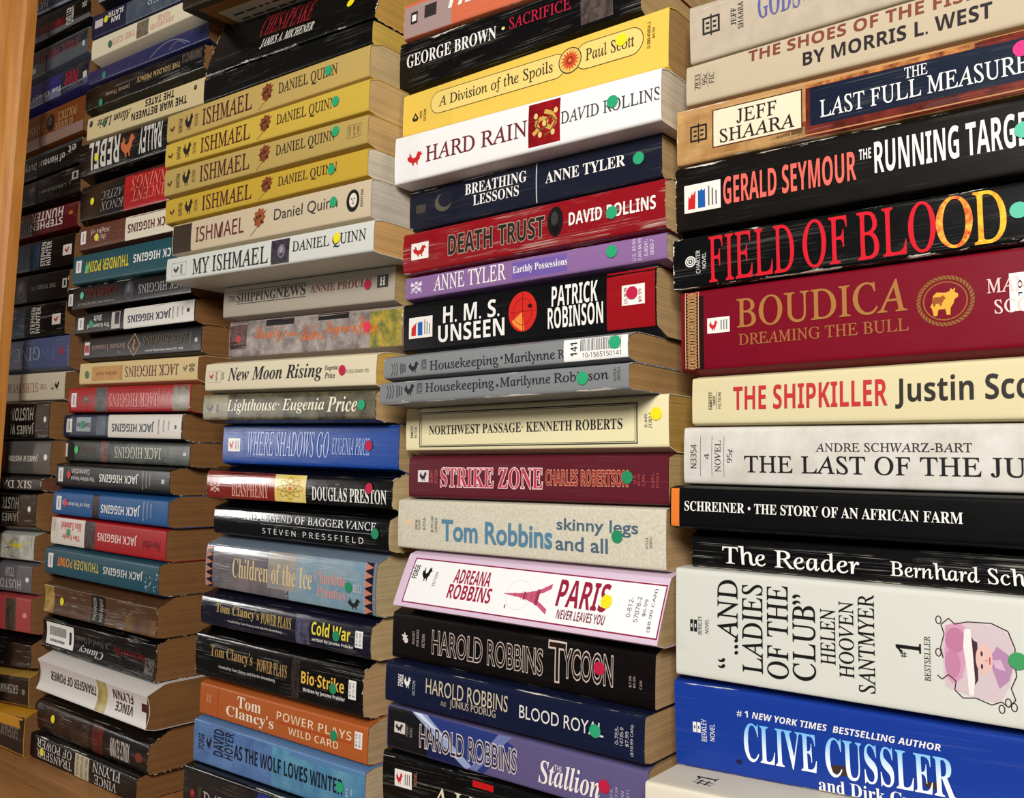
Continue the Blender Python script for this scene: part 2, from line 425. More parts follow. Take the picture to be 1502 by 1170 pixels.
        a(disc(w / 2, h / 2, w / 2, h / 2, 40), c)
        a([(w * .5, h * .5), (w * .12, h * .28), (w * .2, h * .18), (w * .45, h * .03), (w * .55, h * .03)], c2, 1)
        many(ringp(w / 2, h / 2, w * .33, h * .33, m * .015), (120, 18, 16), 2); a(line((w * .5, h * .02), (w * .5, h * .98), m * .02), (120, 18, 16), 2); a(line((w * .05, h * .5), (w * .95, h * .5), m * .015), (120, 18, 16), 2)
        a(disc(w * .76, h * .62, w * .08, h * .05), (60, 10, 12), 3)
    elif kind == 'arcs':
        for k in range(3): many(curve([(w * (.02 + .16 * k) + w * .12 * math.sin(t * .3), h * (t / 10)) for t in range(11)], m * .07))
        for k in range(3): a(rect(w * (.62 + .13 * k), h * (.05 + .08 * k), w * (.68 + .13 * k), h * (.98 - .06 * k)))
    elif kind == 'tower':
        X = lambda pts: [(w * x, h * y) for x, y in pts]
        a(X([(0, .52), (.45, .60), (.75, .74), (1, .98), (1, .82), (.86, .68), (.74, .60)] + [(.74, .44), (.86, .34), (1, .20), (1, .04), (.75, .30), (.45, .44), (0, .50)]), c, 0)
        a(disc(w * .9, h * .51, w * .1, h * .13), (240, 236, 236), 1)
        for x in (.25, .4, .52, .62, .7): a(line((w * x, h * (.52 - .28 * x)), (w * x, h * (.52 + .28 * x)), m * .02), (150, 50, 80), 2)
        a(rect(w * .44, h * .40, w * .49, h * .64), (150, 50, 80), 2); a(rect(w * .72, h * .28, w * .78, h * .76), (150, 50, 80), 2)
        many(ringp(w * .33, h * .52, w * .27, h * .46, m * .008), (196, 170, 176), -1)
        a(line((w * .1, h * .06), (w * .1, h * .18), m * .04), (40, 40, 60), 2)
    elif kind == 'star':
        P = []
        for i in range(10):
            k = .5 if i % 2 == 0 else .22
            P.append((w / 2 + w * k * math.cos(math.pi * i / 5 + 1.57), h * .6 + h * .42 * k * 2 * math.sin(math.pi * i / 5 + 1.57)))
        a(P); a(disc(w * .7, h * .3, w * .3, h * .25))
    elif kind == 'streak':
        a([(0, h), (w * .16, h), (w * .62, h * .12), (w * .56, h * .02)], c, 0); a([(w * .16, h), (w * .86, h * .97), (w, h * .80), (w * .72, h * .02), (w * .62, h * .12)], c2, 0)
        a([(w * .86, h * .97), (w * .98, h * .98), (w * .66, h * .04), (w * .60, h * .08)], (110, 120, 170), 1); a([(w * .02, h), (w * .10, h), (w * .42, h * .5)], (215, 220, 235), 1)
    elif kind == 'leaf':
        r = random.Random(3)
        P = [(.5, .98), (.62, .90), (.78, .93), (.74, .82), (.95, .84), (.80, .70), (.92, .62), (.80, .52), (.82, .38), (.66, .34), (.52, .24), (.40, .32), (.26, .36), (.28, .50), (.16, .60), (.28, .70), (.24, .84), (.40, .84)]
        a([(w * x, h * y) for x, y in P]); a(line((w * .48, h * .3), (w * .04, h * .0), m * .035), (130, 90, 60), 0)
        for k in range(7): a(disc(w * (.32 + .07 * k), h * (.42 + .4 * r.random()), w * .05, h * .05, 8), (60, 30, 18), 1)
        for k in range(5): a(disc(w * (.35 + .09 * k), h * (.45 + .35 * r.random()), w * .04, h * .035, 8), (170, 92, 50), 1)
    elif kind == 'portrait':
        a(disc(w / 2, h / 2, w / 2, h / 2)); a(disc(w * .52, h * .52, w * .3, h * .32), (225, 215, 196), 1)
        for x in (.42, .62): a(disc(w * x, h * .58, w * .06, h * .04, 10), (30, 26, 24), 2)
        a(line((w * .44, h * .36), (w * .62, h * .38), m * .05), (60, 50, 44), 2); a(disc(w * .52, h * .47, w * .05, h * .06, 10), (150, 140, 124), 2)
    elif kind == 'atom':
        for k in range(4):
            t = math.pi * k / 4
            P = []
            for i in range(31):
                q = 2 * math.pi * i / 30; x, y = .46 * math.cos(q), .15 * math.sin(q)
                P.append((w * (.5 + x * math.cos(t) - y * math.sin(t)), h * (.5 + x * math.sin(t) + y * math.cos(t))))
            many(curve(P, m * .028))
        a(disc(w / 2, h / 2, w * .07, h * .08), c2, 1)
    elif kind == 'zig':
        a(rect(0, 0, w, h), c2, 0); n = 6
        for k in range(n):
            a([(0, h * k / n), (w * 1.0, h * (k + .5) / n), (0, h * (k + 1) / n)], c, 1) if k % 1 == 0 else None
        a(rect(0, 0, w * .1, h), (150, 160, 180), 2)
    elif kind == 'arc': many(curve([(w * t / 12, h * math.sin(math.pi * t / 12)) for t in range(13)], m * .12)); many(curve([(w * (.5 + t / 30), h * .6 * math.sin(math.pi * t / 12)) for t in range(13)], m * .08))
    elif kind == 'diamond':
        P = [(w * .5, 0), (w, h * .5), (w * .5, h), (0, h * .5), (w * .5, 0)]
        many(curve(P, m * .05)); many(curve([(w * .55, h * .25), (w * .42, h * .45), (w * .56, h * .6), (w * .46, h * .75)], m * .13), (170, 104, 50), 1)
    elif kind in ('splat', 'scribble'):
        r = random.Random(11)
        if kind == 'splat':
            for k in range(26): a(disc(w * r.random(), h * r.random() ** 1.6, m * .05 * r.random() + m * .015, m * .05 * r.random() + m * .015, 8))
        else:
            for k in range(9):
                x, y = w * r.random(), h * r.random(); P = [(x, y)]
                for q in range(5): x = min(w, max(0, x + w * r.uniform(-.05, .2))); y = min(h, max(0, y + h * r.uniform(-.3, .3))); P.append((x, y))
                many(curve(P, m * .035), c2 if k % 2 else c, k % 2)
            a([(w * .3, h * .5), (w * .5, h * .7), (w * .75, h * .55), (w * .6, h * .4)], c, 2)
    return out
def rooster(x, y, w, h):
    P = [(.05, .45), (.18, .30), (.30, .22), (.34, .05), (.42, .05), (.42, .2), (.55, .22), (.58, .05), (.66, .05), (.64, .26), (.76, .42), (.80, .62), (.95, .70), (.84, .76), (.82, .92), (.74, .84), (.66, .95), (.60, .78), (.54, .60), (.42, .52), (.30, .58), (.24, .80), (.12, .90), (.16, .70), (.02, .66)]
    return [[(x + w * p, y + h * q) for p, q in P]]

def place_text(d, sh, e):
    """returns (verts2d, faces) of a piece of text fitted in its box, and of its outline if it has one"""
    _, s, st, x0, x1, v0, v1, c, rot, role, off, lay, oc, ow = e
    vs, fs = TEXT_GEO[(s, st, round(off, 3))]
    ax = [v[0] for v in vs]; ay = [v[1] for v in vs]
    mx, Mx, my, My = min(ax), max(ax), min(ay), max(ay)
    def put(V):
        out = []
        for px, py in V:
            u = (px - mx) / ((Mx - mx) or 1); v = (py - my) / ((My - my) or 1)
            if rot == 90: u, v = 1 - v, u
            elif rot == 180: u, v = 1 - u, 1 - v
            elif rot == 270: u, v = v, 1 - u
            x = x0 + u * (x1 - x0)
            out.append((x, sh.Z(x, v0 + v * (v1 - v0))))
        return out
    res = [(put(vs), fs, c, lay)]
    if oc:
        ovs, ofs = TEXT_GEO[(s, st, round(off + ow, 3))]
        res.insert(0, (put(ovs), ofs, oc, lay - 1))
    return res
def quad_grid(x0, x1, v0, v1, sh, n=1):
    vs, fs = [], []
    for i in range(n + 1):
        x = x0 + (x1 - x0) * i / n
        vs += [(x, sh.Z(x, v0)), (x, sh.Z(x, v1))]
    for i in range(n): fs.append((2 * i, 2 * i + 2, 2 * i + 3, 2 * i + 1))
    return vs, fs
ROLE = {'t': 'title_lettering', 'a': 'author_lettering', 's': 'small_print'}
EMBLEM = {'medallion': 'medallion', 'lady': 'portrait_emblem', 'sun': 'sun_emblem', 'tower': 'tower_emblem', 'radar': 'disc_emblem', 'leaf': 'beetle_emblem', 'frame': 'ruled_frame', 'pill': 'title_pill', 'atom': 'atom_emblem',
          'celtic': 'knotwork_border', 'diamond': 'diamond_emblem', 'stain': 'glue_stain', 'zig': 'zigzag_border', 'streak': 'light_streak', 'portrait': 'portrait_emblem', 'oval': 'picture_emblem', 'dragon': 'dragon_emblem', 'moon': 'moon_emblem', 'scribble': 'printed_strokes'}
def make_book(d):
    root = bpy.data.objects.new('paperback_book', None); COL.objects.link(root)
    root.empty_display_size = 0.02
    root.location = d['loc']; root.rotation_euler = (0, -d['tilt'], 0)
    root['label'] = d['label']; root['category'] = 'book'; root['group'] = d['group']
    sh = Shape(d); seed = rnd.uniform(0, 40)
    mat = card_material('book_cover', (('noise',) + tuple(d['noise'])) if d['noise'] else d['base'], (sh.T0 + sh.T1) / 2, sh.L, d['wear'], d['crease'], d['rough'], seed)
    make_cover(sh, mat, root)
    make_pages(sh, page_material(tuple(d['pages'])), root)
    small = []; emblems = {}
    for e in d['els']:
        k = e[0]
        if k == 'R':
            _, x0, x1, v0, v1, c, lay, name = e
            x0 = max(0.0006, x0); x1 = min(sh.L - 0.0006, x1)
            if x1 <= x0: continue
            vs, fs = conform(sh, [quad_grid(x0, x1, max(v0, .012), min(v1, .988), sh)], lay)
            big = (x1 - x0) > 0.012 and (v1 - v0) > .6
            m = card_material('printed_panel', c, (sh.T0 + sh.T1) / 2, sh.L, d['wear'] if v1 - v0 > .9 else 0, d['crease'], d['rough'], seed) if big else ink(c, d['rough'])
            link_mesh(name, vs, fs, [m], root, True)
        elif k == 'T':
            e_ = e
            if e[3] >= sh.L: continue
            parts = place_text(d, sh, e_)
            lst, mats = [], []
            for vs2, fs, c, lay in parts:
                vs, f2 = conform(sh, [(vs2, fs)], lay + 4)
                keep = [f for f in f2 if max(vs[i][0] for i in f) < sh.L - 0.0004]
                lst.append((vs, keep, len(mats))); mats.append(ink(c, d['rough']))
            if e[9] == 's': small += [(v, f, mats[i]) for v, f, i in lst]
            else:
                V, F, M = merge(lst); link_mesh(ROLE[e[9]], V, F, mats, root, False, M)
        elif k == 'D':
            _, x, v, c = e
            vs, fs = conform(sh, [([(x + px, sh.Z(x, v) + py) for px, py in disc(0, 0, .0033, .0033, 24)], [tuple(range(24))])], 16)
            link_mesh('dot_sticker', vs, fs, [ink(c, .55)], root, True)
        elif k == 'G':
            _, kind, x0, x1, v0, v1, c, c2 = e
            xm = (x0 + x1) / 2; zb = sh.Z(xm, v0); hh = sh.Z(xm, v1) - zb
            lst, mats = [], {}
            for poly, col, o in graphic(kind, x1 - x0, hh, c, c2):
                vs, fs = conform(sh, [([(x0 + px, zb + py + sh.Z(x0 + px, v0) - zb) for px, py in poly], [tuple(range(len(poly)))])], 2.5 + o * .6)
                keep = [f for f in fs if max(vs[i][0] for i in f) < sh.L - 0.0003 and min(vs[i][0] for i in f) > 0]
                col = tuple(col)
                lst.append((vs, keep, mats.setdefault(col, len(mats))))
            V, F, M = merge(lst)
            if F: link_mesh(EMBLEM.get(kind, 'publisher_emblem'), V, F, [ink(cc, d['rough']) for cc in mats], root, False, M)
        elif k == 'BAR':
            _, x0, x1, v0, v1, t1, t2, rot = e
            w = x1 - x0
            vs, fs = conform(sh, [quad_grid(x0, x1, v0, v1, sh)], 9)
            lab = link_mesh('barcode_label', vs, fs, [ink((238, 236, 232), .5)], root, True)
            lst = []
            r = random.Random(5)
            b0, b1, bv0, bv1 = (.27, .9, .42, .97) if rot == 0 else (.12, .72, .42, .84)
            x = b0
            while x < b1:
                bw = r.choice((.004, .007, .010))
                lst.append(quad_grid(x0 + w * x, x0 + w * (x + bw), v0 + bv0 * (v1 - v0), v0 + bv1 * (v1 - v0), sh)); x += bw + r.choice((.005, .008, .011))
            vs, fs = conform(sh, lst, 11); link_mesh('barcode_bars', vs, fs, [ink((30, 28, 28), .5)], lab)
            lst = []
            if t1:
                for s_, st, a0, a1, c0, c1, rr in ((t1, 'SB', .11, .22, .22, .84, 90), (t2, 'S', .30, .9, .12, .34, 0)):
                    for vs2, f2, _, _ in place_text(d, sh, ('T', s_, st, x0 + w * a0, x0 + w * a1, v0 + c0 * (v1 - v0), v0 + c1 * (v1 - v0), None, rr, 's', 0, 6, None, 0)): lst.append((vs2, f2))
            else:
                for q in range(12): lst.append(quad_grid(x0 + w * (.15 + .045 * q), x0 + w * (.18 + .045 * q), v0 + .14 * (v1 - v0), v0 + .26 * (v1 - v0), sh))
                lst.append(quad_grid(x0 + w * .84, x0 + w * .92, v0 + .2 * (v1 - v0), v0 + .75 * (v1 - v0), sh))
            vs, fs = conform(sh, lst, 11); link_mesh('label_digits', vs, fs, [ink((40, 38, 38), .5)], lab)
        elif k == 'U':
            _, x0, x1, y0, y1, c = e
            zz = -0.00003 if c[0] < 170 else -0.00006
            link_mesh('back_cover_panel', [(x0, y0, zz), (x1, y0, zz), (x1, y1, zz), (x0, y1, zz)], [(0, 3, 2, 1)], [ink(tuple(c), .5)], root)
        elif k == 'TOP':
            _, st_, sty, x0, x1, y0, y1, c = e
            vs, fs = TEXT_GEO[(st_, sty, 0)]
            ax = [v[0] for v in vs]; ay = [v[1] for v in vs]
            V = []
            for px, py in vs:
                u = (px - min(ax)) / (max(ax) - min(ax)); v = (py - min(ay)) / (max(ay) - min(ay))
                x = x0 + (1 - v) * (x1 - x0); V.append((x, y0 + u * (y1 - y0), sh.T(x) + 0.00004))
            link_mesh('small_print', V, fs, [ink(tuple(c), .5)], root)
        elif k == 'UT':
            V, F = [], []
            r = random.Random(2)
            for q in range(12):
                y = .024 + q * .0075; x = .03
                while x < .185:
                    l = r.uniform(.004, .013); b = len(V)
                    V += [(x, y, -.00009), (x + l, y, -.00009), (x + l, y + .0022, -.00009), (x, y + .0022, -.00009)]; F.append((b, b + 3, b + 2, b + 1)); x += l + .003
            link_mesh('small_print', V, F, [ink((70, 62, 54), .6)], root)
    if small:
        small.sort(key=lambda q: min(v[0] for v in q[0]))
        runs = [[small[0]]]
        for q in small[1:]:
            if min(v[0] for v in q[0]) - max(v[0] for p in runs[-1] for v in p[0]) > 0.012: runs.append([q])
            else: runs[-1].append(q)
        for run in runs:
            mats = []; lst = []
            for v, f, m in run:
                if m not in mats: mats.append(m)
                lst.append((v, f, mats.index(m)))
            V, F, M = merge(lst); link_mesh('small_print', V, F, mats, root, False, M)
    return root

# ------------------------------------------------------------------ the bookcase
STILE_X = -0.8633
def box(name, x0, x1, y0, y1, z0, z1, mat, parent, bevel=0.0015, segs=2):
    bm = bmesh.new()
    bmesh.ops.create_cube(bm, size=1)
    for v in bm.verts: v.co = ((x0 if v.co.x < 0 else x1), (y0 if v.co.y < 0 else y1), (z0 if v.co.z < 0 else z1))
    if bevel: bmesh.ops.bevel(bm, geom=bm.edges[:], offset=bevel, segments=segs, affect='EDGES', profile=0.5)
    me = bpy.data.meshes.new(name); bm.to_mesh(me); bm.free(); me.materials.append(mat)
    o = bpy.data.objects.new(name, me); COL.objects.link(o); o.parent = parent
    return o
SHELF_Z = -0.2585
case = bpy.data.objects.new('bookcase', None); COL.objects.link(case)
case.location = (-1.0, 0.0, SHELF_Z)
case['label'] = 'honey-coloured wooden bookcase holding all the stacked paperbacks'; case['category'] = 'bookcase'
oak = wood_material('oak_stile', (180, 112, 42), (222, 152, 70), 2)
oak_board = wood_material('oak_board', (140, 92, 46), (188, 134, 76), 0)
dark = wood_material('back_board', (56, 38, 24), (80, 56, 36), 2)
# all parts are modelled relative to the bookcase's own origin at the lower left of the shelf
box('shelf_board', -0.06, 1.25, -0.13, 0.15, -0.02, 0.0, oak_board, case)
box('back_panel', -0.06, 1.25, 0.150, 0.158, -0.02, 0.85, dark, case, 0)
box('side_panel', -0.06, -0.035, -0.03, 0.15, 0.0005, 0.85, oak, case)
def stile(name, prof, z0, z1, mat, parent):
    bm = bmesh.new()
    lo = [bm.verts.new((x, y, z0)) for x, y in prof]; hi = [bm.verts.new((x + LEAN * (z1 - z0), y, z1)) for x, y in prof]
    n = len(prof)
    bm.faces.new(lo[::-1]); bm.faces.new(hi)
    for i in range(n): bm.faces.new((lo[i], lo[(i + 1) % n], hi[(i + 1) % n], hi[i]))
    bmesh.ops.recalc_face_normals(bm, faces=bm.faces[:])
    me = bpy.data.meshes.new(name); bm.to_mesh(me); bm.free(); me.materials.append(mat)
    o = bpy.data.objects.new(name, me); COL.objects.link(o); o.parent = parent
    return o
LEAN = 0.042      # the old stile leans a little to the right
sx = STILE_X + 1.0 - LEAN * 0.46
stile('face_stile', [(sx - 0.075, -0.0305), (sx - 0.075, -0.056), (sx - 0.021, -0.056), (sx - 0.019, -0.054), (sx - 0.0145, -0.050), (sx - 0.010, -0.049), (sx - 0.0065, -0.048), (sx - 0.0015, -0.043), (sx, -0.040), (sx, -0.0305)], 0.0005, 0.85, oak, case)


BOOKS = [
{'loc': (-0.2017, 0.0, 0.20151), 'tilt': 0.02241, 'L': 0.17504, 'T0': 0.03034, 'T1': 0.02481, 'W': 0.105, 'cb': 0.00046, 'ct': 0.0, 'sl': 0, 'base': (182, 168, 148), 'label': 'cream paperback with blue-grey title at the very top of the nearest stack', 'group': 'paperbacks in the nearest stack', 'sag': 0.4, 'rough': 0.55, 'wear': 0.2, 'crease': 0.1, 'pages': (200, 165, 112), 'noise': ((180, 166, 146), (190, 176, 156), 30), 'els': [('G', 'box', 0.00686, 0.01616, 0.43, 0.73, (40, 36, 34), (200, 30, 30)), ('T', 'JEFF', 'R', 0.02198, 0.02486, 0.45, 0.75, (60, 55, 50), 90, 's', 0, 3, None, 0.03), ('T', 'SHAARA', 'R', 0.02561, 0.02846, 0.36, 0.82, (60, 55, 50), 90, 's', 0, 3, None, 0.03), ('T', 'GODS', 'B', 0.03579, 0.05634, 0.42, 0.85, (88, 92, 150), 0, 't', 0, 3, None, 0.03), ('T', 'AND', 'B', 0.05804, 0.06423, 0.5, 0.75, (88, 92, 150), 0, 't', 0, 3, None, 0.03), ('T', 'GENERALS', 'B', 0.06535, 0.11098, 0.42, 0.85, (88, 92, 150), 0, 't', 0, 3, None, 0.03)]},
{'loc': (-0.20392, 0.0, 0.17994), 'tilt': -0.00233, 'L': 0.175, 'T0': 0.0214, 'T1': 0.02573, 'W': 0.105, 'cb': 0.00095, 'ct': 0.00026, 'sl': 0, 'base': (192, 176, 150), 'label': 'tan paperback with a two-line title, brown over black, nearest stack', 'group': 'paperbacks in the nearest stack', 'sag': 0.4, 'rough': 0.6, 'wear': 0.2, 'crease': 0.1, 'pages': (200, 165, 112), 'noise': None, 'els': [('T', 'THE SHOES OF THE FISHERMAN', 'SB', 0.03281, 0.16522, 0.67, 0.93, (128, 62, 48), 0, 't', 0, 3, None, 0.03), ('T', 'BY MORRIS L. WEST', 'SB', 0.05938, 0.13801, 0.25, 0.54, (35, 30, 30), 0, 'a', 0, 3, None, 0.03), ('T', '7833', 'S', 0.00464, 0.00753, 0.34, 0.72, (70, 62, 55), 90, 's', 0, 3, None, 0.03), ('R', 0.00779, 0.00805, 0.34, 0.74, (90, 80, 70), 2, 'spine_panel'), ('T', '95c', 'S', 0.00883, 0.01143, 0.42, 0.7, (70, 62, 55), 90, 's', 0, 3, None, 0.03), ('R', 0.0117, 0.01195, 0.34, 0.74, (90, 80, 70), 2, 'spine_panel'), ('T', 'FIC', 'S', 0.01247, 0.01517, 0.42, 0.68, (70, 62, 55), 90, 's', 0, 3, None, 0.03)]},
{'loc': (-0.20875, 0.0, 0.15018), 'tilt': 0.00912, 'L': 0.17501, 'T0': 0.02965, 'T1': 0.02764, 'W': 0.105, 'cb': 0.00062, 'ct': 0.00053, 'sl': 0, 'base': (186, 140, 90), 'label': 'flame-patterned paperback with a cream name box and navy title band', 'group': 'paperbacks in the nearest stack', 'sag': 0.4, 'rough': 0.4, 'wear': 0.5, 'crease': 0.25, 'pages': (200, 165, 112), 'noise': None, 'els': [('R', -0.00034, 0.0655, 0.0, 1, ('noise', (196, 158, 100), (158, 112, 66), 14), 1, 'spine_panel'), ('R', 0.0655, 0.16199, 0, 1, ('noise', (120, 40, 26), (70, 20, 16), 26), 1, 'spine_panel'), ('R', 0.04705, 0.06547, 0, 0.3, ('noise', (140, 60, 30), (90, 30, 20), 22), 1, 'spine_panel'), ('R', 0.06554, 0.13619, 0.86, 1, ('noise', (205, 140, 75), (110, 45, 30), 40), 1, 'spine_panel'), ('G', 'box', 0.00727, 0.01641, 0.37, 0.66, (40, 34, 30), (200, 30, 30)), ('R', 0.01923, 0.06393, 0.19, 0.87, (80, 30, 24), 2, 'name_box'), ('R', 0.01987, 0.06336, 0.21, 0.85, (232, 218, 188), 3, 'name_box'), ('T', 'JEFF', 'R', 0.03192, 0.05176, 0.53, 0.78, (40, 30, 28), 0, 'a', 0, 4, None, 0.03), ('T', 'SHAARA', 'R', 0.0232, 0.0604, 0.25, 0.49, (40, 30, 28), 0, 'a', 0, 4, None, 0.03), ('R', 0.06752, 0.162, 0.2, 0.85, (16, 26, 46), 2, 'title_band'), ('T', 'THE', 'R', 0.1087, 0.11794, 0.63, 0.81, (235, 232, 226), 0, 't', 0, 4, None, 0.03), ('T', 'LAST FULL MEASURE', 'R', 0.07217, 0.15593, 0.3, 0.6, (235, 232, 226), 0, 't', 0, 4, None, 0.03), ('D', 0.15341, 0.68, (215, 45, 120))]},
{'loc': (-0.2091, 0.0, 0.11392), 'tilt': 0.01928, 'L': 0.17503, 'T0': 0.03613, 'T1': 0.03436, 'W': 0.105, 'cb': 0.00289, 'ct': 0.00035, 'sl': 0, 'base': (16, 11, 8), 'label': 'thick dark brown paperback with salmon author name and white title', 'group': 'paperbacks in the nearest stack', 'sag': 0.4, 'rough': 0.38, 'wear': 0.9, 'crease': 0.05, 'pages': (200, 165, 112), 'noise': None, 'els': [('G', 'harper', 0.00494, 0.02429, 0.27, 0.7, (20, 20, 20), (200, 30, 30)), ('T', 'GERALD SEYMOUR', 'SB', 0.0258, 0.08865, 0.3, 0.72, (232, 105, 92), 0, 'a', 0, 3, None, 0.03), ('T', 'THE', 'SB', 0.09004, 0.0952, 0.57, 0.72, (235, 232, 226), 0, 't', 0, 3, None, 0.03), ('T', 'RUNNING TARGET', 'SB', 0.0965, 0.15949, 0.34, 0.79, (235, 232, 226), 0, 't', 0, 3, None, 0.03), ('D', 0.15394, 0.55, (90, 190, 160))]},
{'loc': (-0.20803, -0.004, 0.08672), 'tilt': 0.02542, 'L': 0.17506, 'T0': 0.02709, 'T1': 0.02601, 'W': 0.105, 'cb': 0.00019, 'ct': 0.00163, 'sl': 0, 'base': (8, 8, 9), 'label': 'black paperback with huge red letters turning yellow at the end', 'group': 'paperbacks in the nearest stack', 'sag': 0.4, 'rough': 0.28, 'wear': 1.1, 'crease': 0.15, 'pages': (200, 165, 112), 'noise': None, 'els': [('G', 'spiral', 0.00677, 0.01194, 0.42, 0.62, (235, 232, 226), (200, 30, 30)), ('T', 'CHARTER', 'S', 0.01233, 0.01463, 0.27, 0.72, (215, 215, 210), 90, 's', 0, 3, None, 0.03), ('T', 'NOVEL', 'S', 0.01565, 0.01767, 0.35, 0.66, (215, 215, 210), 90, 's', 0, 3, None, 0.03), ('T', 'FIELD', 'R', 0.01894, 0.06103, 0.06, 0.95, (208, 32, 46), 0, 't', 0, 3, None, 0.03), ('T', 'OF', 'R', 0.06491, 0.08473, 0.06, 0.95, (208, 32, 46), 0, 't', 0, 3, None, 0.03), ('T', 'BLO', 'R', 0.08886, 0.12079, 0.06, 0.95, (208, 32, 46), 0, 't', 0, 3, None, 0.03), ('T', 'O', 'R', 0.12079, 0.13467, 0.06, 0.95, ('noise', (210, 50, 40), (240, 190, 70), 90), 0, 't', 0, 3, None, 0.03), ('T', 'D', 'R', 0.13485, 0.14684, 0.06, 0.95, ('noise', (240, 205, 60), (225, 130, 40), 90), 0, 't', 0, 3, None, 0.03), ('D', 0.15125, 0.53, (90, 190, 160))]},
{'loc': (-0.20539, 0.0, 0.04458), 'tilt': 0.01818, 'L': 0.17803, 'T0': 0.04208, 'T1': 0.04337, 'W': 0.105, 'cb': 0.00258, 'ct': 0.00011, 'sl': 0, 'base': (118, 8, 30), 'label': 'thick crimson paperback with gold lettering and a round bull medallion', 'group': 'paperbacks in the nearest stack', 'sag': 0.3, 'rough': 0.38, 'wear': 0.12, 'crease': 0, 'pages': (200, 165, 112), 'noise': None, 'els': [('R', 0.00145, 0.01204, 0.01, 0.99, (34, 14, 16), 1, 'border_band'), ('G', 'celtic', 0.0021, 0.00949, 0.02, 0.98, (215, 170, 115), (200, 30, 30)), ('G', 'bantam', 0.01394, 0.02553, 0.44, 0.63, (20, 20, 20), (200, 30, 30)), ('T', 'BOUDICA', 'R', 0.02918, 0.10582, 0.47, 0.83, (165, 112, 58), 0, 't', 0, 3, None, 0.03), ('T', 'DREAMING THE BULL', 'R', 0.03007, 0.10598, 0.26, 0.4, (158, 100, 55), 0, 't', 0, 3, None, 0.03), ('G', 'medallion', 0.10923, 0.13181, 0.27, 0.8, (150, 95, 45), (200, 30, 30)), ('T', 'MANDA', 'R', 0.13619, 0.16017, 0.56, 0.71, (235, 200, 190), 0, 'a', 0, 3, None, 0.03), ('T', 'SCOTT', 'R', 0.13867, 0.16, 0.35, 0.49, (235, 200, 190), 0, 'a', 0, 3, None, 0.03), ('R', 0.14418, 0.15686, 0.36, 0.74, (235, 232, 226), 4, 'price_label'), ('T', '10', 'S', 0.14725, 0.14877, 0.5, 0.66, (20, 18, 18), 90, 's', 0, 3, None, 0.03)]},
{'loc': (-0.19954, 0.0, 0.02009), 'tilt': 0.00358, 'L': 0.175, 'T0': 0.02448, 'T1': 0.02704, 'W': 0.105, 'cb': 0.00103, 'ct': 0.00145, 'sl': 0, 'base': (216, 204, 162), 'label': 'cream paperback with bold red title and black author name', 'group': 'paperbacks in the nearest stack', 'sag': 0.4, 'rough': 0.5, 'wear': 0.2, 'crease': 0.03, 'pages': (190, 150, 95), 'noise': None, 'els': [('R', 0.00866, 0.00891, 0.3, 0.7, (60, 50, 40), 2, 'spine_panel'), ('T', 'FAWCETT', 'SB', 0.00916, 0.01067, 0.31, 0.69, (50, 45, 40), 90, 's', 0, 3, None, 0.03), ('T', 'CREST', 'SB', 0.01104, 0.01229, 0.4, 0.6, (50, 45, 40), 90, 's', 0, 3, None, 0.03), ('R', 0.01254, 0.01279, 0.3, 0.7, (60, 50, 40), 2, 'spine_panel'), ('T', 'FICTION', 'S', 0.01366, 0.01514, 0.33, 0.67, (50, 45, 40), 90, 's', 0, 3, None, 0.03), ('T', 'THE SHIPKILLER', 'SB', 0.02126, 0.09108, 0.28, 0.78, (190, 48, 50), 0, 't', 0, 3, None, 0.03), ('T', 'Justin Scott', 'SB', 0.09422, 0.1547, 0.22, 0.79, (44, 40, 36), 0, 'a', 0, 3, None, 0.03)]},
{'loc': (-0.20363, 0.0, -0.00851), 'tilt': 0.00262, 'L': 0.178, 'T0': 0.02847, 'T1': 0.02864, 'W': 0.105, 'cb': 0.00065, 'ct': 0.00058, 'sl': 0, 'base': (212, 208, 200), 'label': 'creased off-white paperback with long thin black serif title', 'group': 'paperbacks in the nearest stack', 'sag': 0.8, 'rough': 0.5, 'wear': 0.3, 'crease': 0.0, 'pages': (200, 165, 112), 'noise': ((214, 210, 202), (198, 192, 180), 14), 'els': [('T', 'N3354', 'S', 0.00362, 0.00682, 0.28, 0.7, (70, 66, 62), 90, 's', 0, 3, None, 0.03), ('R', 0.0086, 0.00885, 0.14, 0.84, (90, 85, 80), 2, 'spine_panel'), ('T', '4', 'S', 0.01087, 0.01338, 0.44, 0.54, (70, 66, 62), 90, 's', 0, 3, None, 0.03), ('R', 0.0145, 0.01475, 0.14, 0.84, (90, 85, 80), 2, 'spine_panel'), ('T', 'NOVEL', 'R', 0.01624, 0.01933, 0.22, 0.77, (70, 66, 62), 90, 's', 0, 3, None, 0.03), ('R', 0.02068, 0.02093, 0.14, 0.84, (90, 85, 80), 2, 'spine_panel'), ('T', '95¢', 'S', 0.02239, 0.02567, 0.38, 0.62, (70, 66, 62), 90, 's', 0, 3, None, 0.03), ('T', 'ANDRÉ SCHWARZ-BART', 'R', 0.06449, 0.12774, 0.58, 0.72, (45, 42, 42), 0, 'a', 0, 3, None, 0.03), ('T', 'THE LAST OF THE JUST', 'R', 0.03107, 0.16015, 0.22, 0.51, (25, 23, 24), 0, 't', 0, 3, None, 0.03)]},
